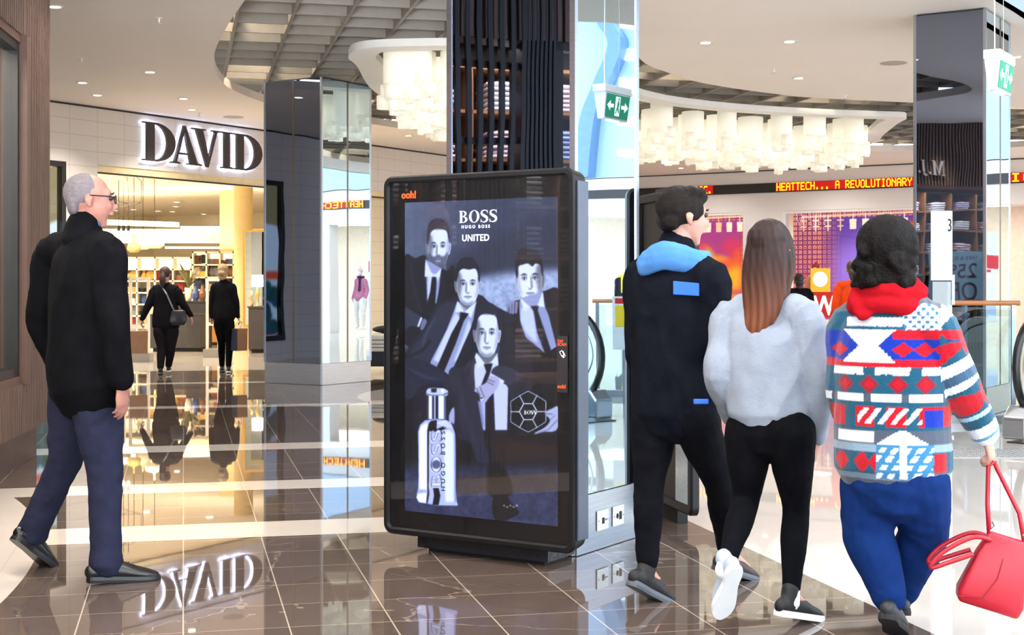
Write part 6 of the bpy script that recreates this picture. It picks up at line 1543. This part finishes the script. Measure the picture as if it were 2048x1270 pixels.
# small wares on the shelves, each a thing of its own
def w_plate(m): 
    b = MB(); b.prismy(_arc(0,.115,.105,.105,0,345,20), -.008, .008); b.prismy(_arc(0,.115,.06,.06,0,345,16), -.012, -.007); return b
def w_vase(m): return MB().lathe([(.04,0),(.07,.05),(.075,.10),(.04,.17),(.03,.20),(.045,.22)], 14)
def w_box(m): return MB().box(-.09,-.06,0,.09,.06,.10).box(-.095,-.065,.10,.095,.065,.12)
def w_bowl(m): return MB().lathe([(.03,0),(.08,.04),(.11,.09),(.10,.09),(.07,.045),(.0,.02)], 16)
def w_frame(m): return MB().box(-.08,-.01,0,.08,.012,.20).box(-.055,-.014,.03,.055,-.008,.17)
cols_ = {'black':(.07,.07,.08),'white':(.92,.90,.86),'gold':(.80,.62,.30),'brown':(.50,.32,.20),'grey':(.5,.5,.52),'blue':(.25,.33,.52),'red':(.66,.16,.14),'cream':(.88,.82,.70)}
wm = {k: mat('ware_'+k, v, .4, .6 if k == 'gold' else 0) for k, v in cols_.items()}
kinds = [('plate', w_plate, 'round plate standing on edge', 'plate'), ('vase', w_vase, 'small vase', 'vase'), ('gift_box', w_box, 'lidded box', 'box'), ('bowl', w_bowl, 'bowl', 'bowl'), ('photo_frame', w_frame, 'standing frame', 'picture frame')]
rw = random.Random(31); cache = {}; ordn = ['top','second','third','fourth','fifth','sixth','lowest']
for bi, (r_, x0, x1, Y, zs, w, cols) in enumerate((b1, b2)):
    for row in range(0 if bi else 1, 6):
        for c in range(cols):
            for k in range(2):
                kn, fn, ds, cat = kinds[rw.randrange(5)]; cn = rw.choice(list(cols_))
                x = x0+(c+(.28 if k == 0 else .70))*w/cols+rw.uniform(-.02,.02)
                if x < -9.6: continue
                key = (kn, cn)
                if key not in cache: o_ = fn(0).build(kn, wm[cn]); cache[key] = o_
                else: o_ = cache[key].copy(); C.objects.link(o_)
                o_.location = (x, Y+.15, zs[row+1]+.037); o_.rotation_euler[2] = rw.uniform(-.3, .3)
                tag(o_, '%s %s, %s of bay %s, %s shelf, %s store bookcase' % (cn, ds, ('left','right')[k], ('one','two','three','four')[c], ordn[row], ('left','right')[bi]), cat, 'wares on the store bookcases')
# pillar, wall box, gold framed mirror
p_ = W(487, 577, 31.0); o_ = MB().lathe([(.205,0),(.205,SHZ)], 32).build('pillar', mat('pillar_cream', (.90,.80,.58), .6, var=.03), loc=(p_.x,p_.y,0), smooth=False); tag(o_, 'round cream pillar inside the store, right of the bookcases', 'pillar')
p_ = W(458, 577, 33.6); o_ = MB().box(-.22,0,2.1,.22,.4,SHZ).build('bulkhead_box', mat('pillar_cream', (.90,.80,.58), .6), loc=(p_.x,p_.y,0)); tag(o_, 'cream boxed bulkhead hanging left of the round pillar', 'bulkhead')
p_ = W(508, 577, 29.6); g_ = empty('leaning_mirror', (p_.x,p_.y,0), 0, 'large gold-framed mirror panel right of the cream pillar', 'mirror')
MB().box(-.23,0,.5,-.19,.05,2.52).box(.30,0,.5,.34,.05,2.52).box(-.19,0,2.48,.30,.05,2.52).box(-.19,0,.5,.30,.05,.54).build('mirror_frame', mat('frame_gold', (.85,.65,.30), .35, .8), g_)
MB().box(-.19,.02,.54,.30,.04,2.48).build('mirror_pane', M_MIRB, g_)
MB().box(-.1,.0,0,.2,.2,.5).build('stand', M_COUNT, g_)
# counters
def counter(px0, px1, py_top, Y, d, lab, m=M_COUNT, zb=0):
    x0, x1 = (px0-1024)/FPX*Y, (px1-1024)/FPX*Y; zt = CH-(py_top-HZ)/FPX*Y
    r = empty('counter', (x0, Y, 0), 0, lab, 'counter'); MB().box(0,0,.08,x1-x0,d,zt-.03).build('front_panel', m, r); MB().box(-.02,-.02,zt-.03,x1-x0+.02,d+.02,zt).build('counter_top', m, r); MB().box(.05,.05,0,x1-x0-.05,d-.05,.08).build('plinth', M_BLACKM, r)
    return Vector((x0, Y, zt)), x1-x0
counter(300, 401, 628, 29.2, .6, 'low charcoal counter between the two walking women')
counter(372, 411, 602, 30.2, .5, 'taller charcoal counter behind the low one')
c2, _ = counter(497, 560, 613, 28.6, .6, 'charcoal counter under the table lamp')
# table lamp and golden figure on the right counter
tl = empty('table_lamp', W(515, 613, 28.8), 0, 'lit table lamp with white drum shade on the charcoal counter', 'lamp')
MB().lathe([(.07,0),(.07,.02),(.015,.03),(.02,.15),(.045,.25),(.015,.36),(.012,.40)], 16).build('base', mat('lamp_gold', (.85,.72,.45), .3, .7), tl, smooth=True)
MB().lathe([(.12,.40),(.115,.64)], 24, cap=False).build('lamp_shade', mat('shade_lit', (1,.97,.9), .7, emis=(1,.95,.84), es=1.6, var=0), tl, smooth=True)
p_ = Vector(tl.location); d_ = bpy.data.lights.new('lamp_glow', 'POINT'); d_.energy = 25; d_.color = WARM; d_.shadow_soft_size = .05; o_ = bpy.data.objects.new('lamp_glow', d_); C.objects.link(o_); o_.location = p_+Vector((0,0,.52))
gf = empty('table_ornament', W(502, 613, 28.75), 0, 'golden twisted ornament beside the table lamp', 'ornament'); MB().tube([(0,0,0),(.04,0,.08),(-.03,0,.16),(.03,0,.24),(0,0,.32)], [.035,.03,.035,.03,.012], 8).build('figure', mat('lamp_gold', (.85,.72,.45), .3, .7), gf, smooth=True)
# potted plant on the low counter
pl = empty('potted_plant', W(377, 602, 30.4), 0, 'broad-leaved plant in a pale vase on the taller counter', 'plant')
MB().lathe([(.05,0),(.07,.1),(.085,.28),(.08,.28),(.06,.1)], 16).build('vase', M_WL, pl, smooth=True); lf = MB()
for k in range(13):
    a = k*2.4; L = .22+.05*(k % 3); e = .25+.07*(k % 5); dx, dy = math.cos(a), math.sin(a)
    lf.loft([[(dx*r_*L-dy*w_, dy*r_*L+dx*w_, .27+e*r_**.7*1.1-.05*r_+s_) for w_, s_ in ((-ww,0),(0,-.01),(ww,0),(0,.006))] for r_, ww in ((.02,.008),(.35,.030),(.7,.045),(.95,.018),(1.05,.003))])
lf.build('foliage', mat('leaf_olive', (.42,.40,.24), .5, var=.3), pl, fixn=False)
for px, cn, nm, lb in ((391,'blue','vase','tall blue-and-white vase beside the plant'),(354,'gold','bowl','golden bowl left of the plant'),(405,'brown','vase','brown vase at the right end of the taller counter')):
    o_ = (w_vase(0) if nm == 'vase' else w_bowl(0)).build(nm, wm[cn], loc=W(px, 602, 30.35)); o_.scale = (1.1,1.1,1.6); tag(o_, lb, nm)
# security gates
def gate(px0, px1, pyt, pyb, lab):
    Y = CH*FPX/(pyb-HZ); x0, x1 = (px0-1024)/FPX*Y, (px1-1024)/FPX*Y; zt = CH-(pyt-HZ)/FPX*Y
    g = empty('security_gate', (x0, Y, 0), 0, lab, 'security gate', 'white security gates'); w = x1-x0; M_ = mat('gate_white', (.86,.84,.80), .45)
    MB().box(0,-.02,.16,.045,.05,zt).build('post', M_, g); MB().box(w-.045,-.02,.16,w,.05,zt).build('post', M_, g)
    MB().box(.045,-.02,zt-.05,w-.045,.05,zt).build('top_rail', M_, g); MB().box(.045,-.02,.60,w-.045,.05,.66).build('mid_rail', M_, g); MB().box(.045,.01,.66,w-.045,.016,zt-.05).build('clear_panel', M_GLASS, g)
    MB().box(-.03,-.12,0,w+.03,.15,.16).build('base', mat('gate_grey', (.52,.51,.50), .5), g)
gate(258, 299, 554, 724, 'white security gate at the entrance, left of the ponytailed woman')
gate(412, 440, 557, 715, 'white security gate at the entrance, left of the blonde woman')
gate(244, 250, 556, 722, 'narrow edge of a security gate near the overcoated man')
# pendant lamps
def pendant(px, py, Y, rad, lab, m):
    p = W(px, py, Y); h = empty('pendant_lamp', (p.x,p.y,p.z), 0, lab, 'pendant lamp', 'dome pendant lamps in the store')
    MB().lathe([(rad*.55,-.0),(rad,.05),(rad*1.0,.09),(rad*.85,.16),(rad*.25,.20),(rad*.10,.24),(.03,.34)], 28, cap=False).build('lamp_shade', m, h, smooth=True)
    MB().lathe([(.06,.03),(.07,.06),(.04,.1)], 12).build('lamp', M_COVE, h, smooth=True); MB().tube([(0,0,.33),(0,0,SHZ-p.z)], .006, 6).build('cord', M_BLACKM, h)
M_SH1 = mat('shade_cream', (.86,.84,.74), .5); M_SH2 = mat('shade_olive', (.66,.60,.36), .5)
pendant(309, 497, 27.6, .19, 'largest cream dome pendant lamp in the store, rightmost of three', M_SH1)
pendant(286, 499, 29.0, .17, 'middle cream dome pendant lamp in the store', M_SH1)
pendant(268, 505, 28.0, .135, 'olive dome pendant lamp in the store, leftmost of three', M_SH2)
# wire chandelier with three small lamps
wc = empty('wire_chandelier', W(247, 464, 26.5), 0, 'thin black wire frame chandelier with three small lamps', 'chandelier')
zc = SHZ-wc.location.z; wr_ = MB(); hw, hh = .33, .42
for pts in ([(-hw,0,.55),(hw,0,.55),(hw,0,.95),(.12,0,1.12),(-.12,0,1.12),(-hw,0,.95),(-hw,0,.55)], [(0,-hw,.55),(0,hw,.55),(0,hw,.95),(0,.12,1.12),(0,-.12,1.12),(0,-hw,.95),(0,-hw,.55)], [(-hw,0,.55),(0,0,.45),(hw,0,.55)], [(0,0,.1),(0,0,zc)], [(-.09,0,.1),(-.09,0,zc)], [(.09,0,.1),(.09,0,zc)]): wr_.tube(pts, .006, 5)
wr_.build('wire_frame', M_BLACKM, wc, fixn=False)
for dx in (-.09,0,.09):
    c_ = MB().lathe([(.03,.02),(.03,.12)], 12).build('lamp_socket', M_BLACKM, wc, loc=(dx,0,0)); MB().lathe([(.02,-.07),(.034,-.05),(.034,.0),(.03,.02)], 12).build('lamp', M_COVE, wc, loc=(dx,0,0), smooth=True)
# coves and ceiling lamps of the store
def cove(px0, px1, py0, py1, Y, h, n):
    a, b = W(px0, py0, Y), W(px1, py1, Y); o_ = MB().loft([[(a.x,a.y,a.z),(a.x,a.y,a.z+h),(a.x,a.y+.2,a.z+h),(a.x,a.y+.2,a.z)], [(b.x,b.y,b.z),(b.x,b.y,b.z+h*.9),(b.x,b.y+.2,b.z+h*.9),(b.x,b.y+.2,b.z)]]).build('cove_light', M_COVE)
    tag(o_, n, 'light cove', 'light coves on the store ceiling')
cove(196, 355, 449, 454, 34.5, .13, 'long bright ceiling cove light above the pendant lamps'); cove(196, 341, 464, 468, 34.7, .05, 'thin lower cove light line above the pendant lamps'); cove(361, 452, 457, 457, 35.0, .06, 'short cove light right of the long one'); cove(330, 448, 497, 497, 34.9, .05, 'lowest cove light line above the bookcases')
o_ = MB().box(0,0,0,9,.3,.35).build('cove_soffit', M_CREAMP, loc=W(150, 486, 35.2)); tag(o_, 'cream stepped soffit above the bookcases', 'soffit')
SD = []
for i, (px, py) in enumerate([(293,366),(326,388),(354,404),(467,399),(419,361),(230,421),(267,419),(316,422),(345,423),(407,428),(434,430),(460,432),(352,413)]):
    Y = (SHZ-CH)*FPX/(HZ-py); o_ = dup(dproto, (((px-1024)/FPX*Y), Y, SHZ), label='small ceiling downlight inside the store, number %d from the entrance' % (i+1) if False else 'small ceiling downlight inside the store at its %s' % (['left front','left of centre','middle','right by the pillar','centre front','far left over the wire chandelier','left over the pendants','centre left back','centre back','right back','right back by the pillar','back beside the pillar top','middle back'][i]), group='store downlights')
    o_.scale = (1.3,1.3,1)
# dark stands behind the counter (open table)
o_ = empty('display_stand', W(420, 690, 31.5).xy.to_3d(), 0, 'low amber-panelled stand with black legs between the counters', 'stand')
MB().box(-.3,0,.75,.35,.4,.80).build('top', M_BLACKM, o_); MB().box(-.25,.3,.1,.3,.32,.75).build('panel', mat('panel_amber', (.80,.58,.32), .6), o_)  # amber is the panel's base colour
for x in (-.28, .0, .30): MB().box(x-.03,0,0,x+.03,.06,.75).build('leg', M_BLACKM, o_)
# bed on show beyond the mirrored column
bdp = FL(741, 752); be = empty('display_bed', bdp, math.radians(-4), 'show bed with white mattress and dark base between the mirrored column and the screen', 'bed')
MB().box(-.2,0,.14,1.9,1.4,.36).build('base', mat('bed_base', (.14,.15,.18), .8), be, bevel=.02)
mt = MB().box(-.22,-.02,.36,1.92,1.42,.62).build('mattress', mat('mattress_white', (.86,.84,.80), .8, bump=.2), be, bevel=.035)
for z in (.42,.47,.53): MB().box(-.225,-.026,z,1.925,-.018,z+.012).build('piping', mat('piping_grey', (.35,.36,.40), .6), mt)
for x in (-.08, 1.7): MB().lathe([(.02,.05),(.02,.14)], 10, x, .12).lathe([(.035,0),(.035,.05)], 10, x, .12).build('caster', M_BLACKM, be)
pi = MB(); pi.ball((0,0,0), (.24,.16,.06), 16, 8); o_ = pi.build('pillow', mat('pillow_black', (.08,.08,.1), .8), loc=bdp+Vector((.22,.45,.68)), smooth=True); tag(o_, 'black cushion lying on the white mattress', 'pillow')
# ------------------------------------------------------------------ mannequins and clothes in the right shops
M_MANW = mat('mannequin_white', (.90,.89,.88), .4, var=.02)
def mannequin(p, face, lab, topm, bottomm, hat=None, scarf=None, coatlen=.0, stand=.12):
    """shop dummy on a round base; p on the window floor"""
    r = empty('mannequin', p, 0, lab, 'mannequin', 'mannequins in the shop windows'); f = face; rt = Vector((f.y,-f.x,0)); z = Vector((0,0,1)); b = Vector(p)
    P = lambda x, y, h: b+rt*x+f*y+z*h
    J = dict(head=P(0,.02,1.66), neck=P(0,0,1.50), pelvis=P(0,0,.95), shL=P(-.17,0,1.42), elL=P(-.22,-.02,1.14), wrL=P(-.20,.08,.92), shR=P(.17,0,1.42), elR=P(.23,-.02,1.14), wrR=P(.22,.08,.92),
      hipL=P(-.09,0,.90), knL=P(-.10,.03,.50), anL=P(-.10,0,.09), toL=P(-.12,.18,.02), hipR=P(.09,0,.90), knR=P(.10,.04,.50), anR=P(.11,.02,.09), toR=P(.14,.2,.02))
    q, ax = body_mesh(r, J, f, M_MANW, f, .95, .88, .013, [(J['wrL'], (0,.1,-1), rt, f, .3), (J['wrR'], (0,.1,-1), -rt, f, .3)], nose=False)
    pe, nb = J['pelvis'], J['neck']; jk = MB()
    chain(jk, [nb+z*-.01, nb+(pe-nb)*.12, nb+(pe-nb)*.26, nb+(pe-nb)*.6, pe+z*(-.02-coatlen)], [(.075,.07),(.145,.09),(.165,.12),(.155,.12),(.185,.14)], rt, 18)
    for sd in 'LR': chain(jk, [nb+(pe-nb)*.13, J['sh'+sd], J['sh'+sd]*.5+J['el'+sd]*.5, J['el'+sd], J['wr'+sd]], [.065,.070,.064,.056,.042])
    organic('top', jk, topm, r, .012, 2, folds=.005)
    tr = MB()
    for sd in 'LR': leg_cloth(tr, J, sd, f, [(.10,.10),(.085,.085),(.06,.06),(.058,.058),(.045,.045),(.042,.042)], .98)
    organic('trousers', tr, bottomm, r, .012, 2)
    if hat: m_ = MB(); oball(m_, q(0,-.01,.05), ax, (.088,.10,.085)); oball(m_, q(0,-.02,.145), ax, (.03,.03,.03)); organic('beanie', m_, hat, r, .010, 2)
    if scarf: 
        m_ = MB(); m_.tube([nb+z*.02+rt*(.10*math.cos(t))+f*(.09*math.sin(t)) for t in np.linspace(0, 6.283, 18)[:-1]], .042, 8, closed=True); chain(m_, [nb+f*.12+rt*.04, nb+f*.14+rt*.05-z*.40], [(.05,.018),(.05,.016)], rt); organic('scarf', m_, scarf, r, .011, 2, folds=.004)
    MB().lathe([(.17,0),(.17,.012)], 24).build('base_disc', M_STEEL, r)
    return r
fN = Vector((-U.x, -U.y, 0))
def QP(lx, ly, z=.12): return local(Q0, ROT_V, lx, ly, z)
cw = cloth('coat_ivory', (.88,.85,.82)); cd = cloth('skirt_plum', (.28,.16,.24)); cp = cloth('puffer_pink', (.72,.45,.55)); cr_ = cloth('knit_red', (.80,.14,.10)); cg = cloth('puffer_teal', (.10,.38,.36)); cbn = cloth('puffer_blue', (.14,.18,.55))
mannequin(QP(5.55,.75,.12), fN, 'white mannequin with cream beanie and thick scarf in the middle shop window', cw, cd, cloth('beanie_cream', (.93,.90,.84)), cloth('scarf_cream', (.90,.86,.80)), .25)
mannequin(QP(4.35,.8,.12), fN, 'mannequin in checked pale coat with red beanie in the middle window, behind the girl', cloth('coat_check', (.85,.62,.45)), cw, cloth('beanie_red', (.75,.25,.22)), None, .15)
mannequin(QP(9.75,.9,.05), fN, 'mannequin in teal puffer jacket at the right edge of the photo', cg, cw, cloth('hood_cream', (.90,.87,.80)))
mannequin(QP(18.0,.9,.12), fN, 'mannequin in pink puffer jacket, seen in the mirrored column', cp, cw, cloth('beanie_pink', (.85,.72,.75)), cloth('scarf_plum', (.30,.14,.30)))
mannequin(QP(27.2,1.1,.12), fN, 'mannequin in dark jacket with yellow scarf, seen in the big column mirror', cloth('jacket_ink', (.12,.12,.16)), cw, None, cloth('scarf_yellow', (.85,.75,.25)))
def hanging_jacket(p, m, lab, rz=ROT_V):
    r = empty('hanging_jacket', p, rz, lab, 'jacket'); jk = MB(); z = Vector((0,0,1)); X = Vector((math.cos(rz), math.sin(rz), 0)); b = Vector(p)
    chain(jk, [b-z*.02, b-z*.08, b-z*.30, b-z*.62], [(.06,.05),(.19,.08),(.21,.11),(.22,.12)], X, 18)
    for e in (-1,1): chain(jk, [b+X*e*.17-z*.09, b+X*e*.24-z*.30, b+X*e*.25-z*.58], [.07,.065,.05], X)
    organic('jacket', jk, m, r, .012, 2, folds=.010, fscale=(5,5,60)); MB().tube([(-.18,0,-.06),(0,0,.0),(.18,0,-.06)], .007, 6).tube([(0,0,0),(0,0,.07),(.03,0,.10),(0,0,.13)], .004, 6).build('hanger', M_STEEL, r)
hanging_jacket(QP(9.62,2.4,2.25), cbn, 'blue quilted puffer jacket hanging in the right edge shop'); hanging_jacket(QP(26.5,2.6,2.6), cr_, 'red jumper hanging in the shop seen in the big column mirror')
rl_ = empty('clothes_rail', QP(9.1,2.42,0), ROT_V, 'chrome clothes rail carrying the blue puffer jacket', 'clothes rail'); MB().tube([(0,0,.12),(0,0,2.38),(1.6,0,2.38),(1.6,0,.12)], .015, 8).build('rail', M_STEEL, rl_)
rl2 = dup(rl_, QP(25.8,2.62,.35), label='chrome clothes rail seen in the big column mirror')
# wooden shelving inside the right edge shop
sh = empty('shop_shelving', QP(9.0,4.6,0), ROT_V, 'pale timber wall shelving in the shop at the right edge', 'shelving')
for z in (.5,1.0,1.5,2.0,2.5): MB().box(0,0,z,4,.5,z+.04).build('shelf', M_SHELF, sh)
for x in (0,1.0,2.0,3.0,3.96): MB().box(x,0,0,x+.04,.5,2.54).build('upright', M_SHELF, sh)
MB().box(0,.5,0,4,.52,2.54).build('back_panel', M_WL, sh)
# posters in the shop seen in the standing column mirror
for lx, z, c_, lb in ((17.2,1.6,(.85,.20,.25),'red and white fashion poster, seen in the standing column mirror'),(19.7,1.0,(.80,.82,.20),'yellow-green display board, seen in the standing column mirror'),(17.25,.55,(.75,.80,.90),'pale photo board, seen in the standing column mirror')):
    p = Paint(40, 50, (.92,.92,.94)); p.poly([(0,.55),(1,.5),(1,.8),(0,.85)], c_); p.ell(.5,.3,.13,.25,(.12,.12,.15)); p.poly([(.2,.86),(.8,.86),(.8,.92),(.2,.92)], c_)
    o_ = paint_plane('fashion_poster', p.a, .8, 1.0, M_PRINT, loc=QP(lx, 1.3, z), rz=ROT_V); tag(o_, lb, 'poster')
# wire basket pendants seen in the big mirror
for i, (lx, z) in enumerate(((26.3, 2.55), (26.9, 2.1))):
    r = empty('wire_pendant', QP(lx, 1.9 if i else 2.2, z), 0, ('upper','lower')[i]+' wire basket pendant seen in the big column mirror', 'pendant lamp'); m_ = MB()
    for k in range(9): a = k*math.pi/9; m_.tube([(.3*math.cos(t)*math.cos(a), .3*math.cos(t)*math.sin(a), .18*math.sin(t)) for t in np.linspace(0, 6.283, 20)[:-1]], .006, 5, closed=True)
    for z_ in (-.1,0,.1): m_.tube([(.3*math.sqrt(1-(z_/.18)**2)*math.cos(t), .3*math.sqrt(1-(z_/.18)**2)*math.sin(t), z_) for t in np.linspace(0, 6.283, 24)[:-1]], .006, 5, closed=True)
    m_.tube([(0,0,.18),(0,0,3.4-z)], .006, 5); m_.build('wire_basket', M_STEELD, r, fixn=False)
# ------------------------------------------------------------------ shoppers near the right shops
def far_shopper(cx, top, Y, lab, hairm, topm, legm, heading=80, pony='bun'):
    s = FPX/Y; X = lambda dx: cx+dx*s; T = lambda dz: top+dz*s; base = HZ+CH*s; H_ = (base-top)/s
    k_ = H_/1.65; Z = lambda h: base-h*k_*s
    P = dict(head=(cx, Z(1.535)), neck=(cx, Z(1.39)), pelvis=(cx, Z(.88)), shL=(X(-.16), Z(1.33)), elL=(X(-.22), Z(1.06)), wrL=(X(-.20), Z(.90),.2), shR=(X(.16), Z(1.33)), elR=(X(.22), Z(1.06)), wrR=(X(.16), Z(1.0),.2),
      hipL=(X(-.08), Z(.82)), knL=(X(-.09), Z(.45)), anL=(X(-.09), Z(.09)), toL=(X(-.09), Z(.03), .24), hipR=(X(.08), Z(.82)), knR=(X(.09), Z(.45),.1), anR=(X(.09), Z(.09), .12), toR=(X(.09), Z(.03), .36))
    return far_woman(Y, P, (cx, base), lab, hairm, topm, legm, pony, .88)
far_shopper(1706, 521, 17.5, 'brown-haired shopper in orange-red top, half hidden by the woman in the patterned jacket', mat('hair_brown', (.25,.19,.13), .6, var=.3, vscale=50), cloth('top_orange', (.86,.27,.10)), cloth('trouser_grey', (.40,.42,.45)))
far_shopper(1598, 549, 23.5, 'dark-haired shopper in black top, half hidden by the girl', mat('hair_dark', (.12,.10,.10), .6), cloth('top_black', (.075,.07,.085)), cloth('trouser_grey', (.40,.42,.45)))
# ------------------------------------------------------------------ things beyond the right edge, met only in the big column's mirror
c_ = Vector((9.2,11.9,0)); rz_ = math.atan2(.87,-.49)+math.pi
b2_ = dup(bal, c_+Vector((-.5,.9,0)), rz_, label='second glass balustrade, seen in the big column mirror')
wsn = empty('warning_sign', Vector((8.05,11.62,.62)), math.atan2(-.87,.49), 'white safety notice with yellow panel on the mirrored glass balustrade', 'notice')
MB().box(-.14,0,0,.14,.008,.60).build('board', mat('notice_white', (.90,.90,.90), .5), wsn); MB().box(-.11,-.003,.26,.11,0,.50).build('yellow_panel', mat('notice_yellow', (.92,.80,.15), .5), wsn); MB().box(-.11,-.003,.52,.11,0,.58).build('red_panel', mat('notice_red', (.80,.12,.10), .5), wsn)
MB().box(-.03,.0,-.62,.03,.02,0).build('stand', M_STEEL, wsn)
e2 = dup(es, (6.75,10.6,0), math.radians(-12), label='second escalator end, seen in the big column mirror')
tactile((5.0,9.3,0), math.radians(-61), 30, 8, 'studded warning strip seen in the big column mirror')
# atrium: curved rib and bright patches of light on the upper gallery wall
rb_ = MB(); rp = [(28.3,11),(27.4,8.4),(27.0,7.6),(27.35,6.6),(27.75,5.7),(27.9,4.2)]
rp = smooth_poly(rp, 5, False); rb_.loft([[(x-.22,.1,z),(x+.16,.1,z),(x+.16,.5,z),(x-.22,.5,z)] for x, z in rp]); o_ = rb_.build('atrium_rib', mat('rib_blue', (.42,.55,.68), .5), loc=Q0, rz=ROT_V); tag(o_, 'curved blue-grey rib on the atrium wall, seen in the big column mirror', 'rib')
for k, (z, a_) in enumerate(((8.0,.9),(7.2,.6),(6.35,.8),(5.5,.5),(4.7,.35))):
    w_ = struct(MB().prismy([(26.0,z-.15),(27.0,z+.02),(27.0,z+.02+a_*.5),(26.0,z-.15+a_*.5)], .44, .49).build('window_%d' % (6+k), mat('glow_patch', (1,1,1), .5, emis=(.95,.98,1), es=1.5, var=0), loc=Q0, rz=ROT_V))  # emissive panels added for the light patches, no glazing
# cavity lamps above the grid opening
cav = [(-3.3,16),(-3.5,19.5),(-2.8,22.8),(0,26.6),(3,28.4),(7,28.9),(2.4,19.6),(5,21.9),(8.5,23.3),(-1.6,13),(10,26)]
for i, (x, y) in enumerate(cav):
    d_ = bpy.data.lights.new('cavity_lamp', 'POINT'); d_.energy = 55; d_.color = (1,.82,.60); d_.shadow_soft_size = .08; o_ = bpy.data.objects.new('cavity_lamp', d_); C.objects.link(o_); o_.location = (x, y, 4.85)

for x0_, y0_, p_ in ((-7.2,33.15,26),(-5.6,32.6,18)):
    area_light('store_ceiling_fill', (x0_, y0_, 2.2), 2.2, p_, (1,.88,.68), rot=(math.pi,0,0), size_y=.3)  # added lamps over the bookcases, aimed up to brighten the store ceiling
spot('store_beam', SP(1.2,1.2,SHZ-.05), 200, (1,.88,.68), 150, .08); spot('store_beam', SP(3.4,2.0,SHZ-.05), 200, (1,.88,.68), 150, .08)
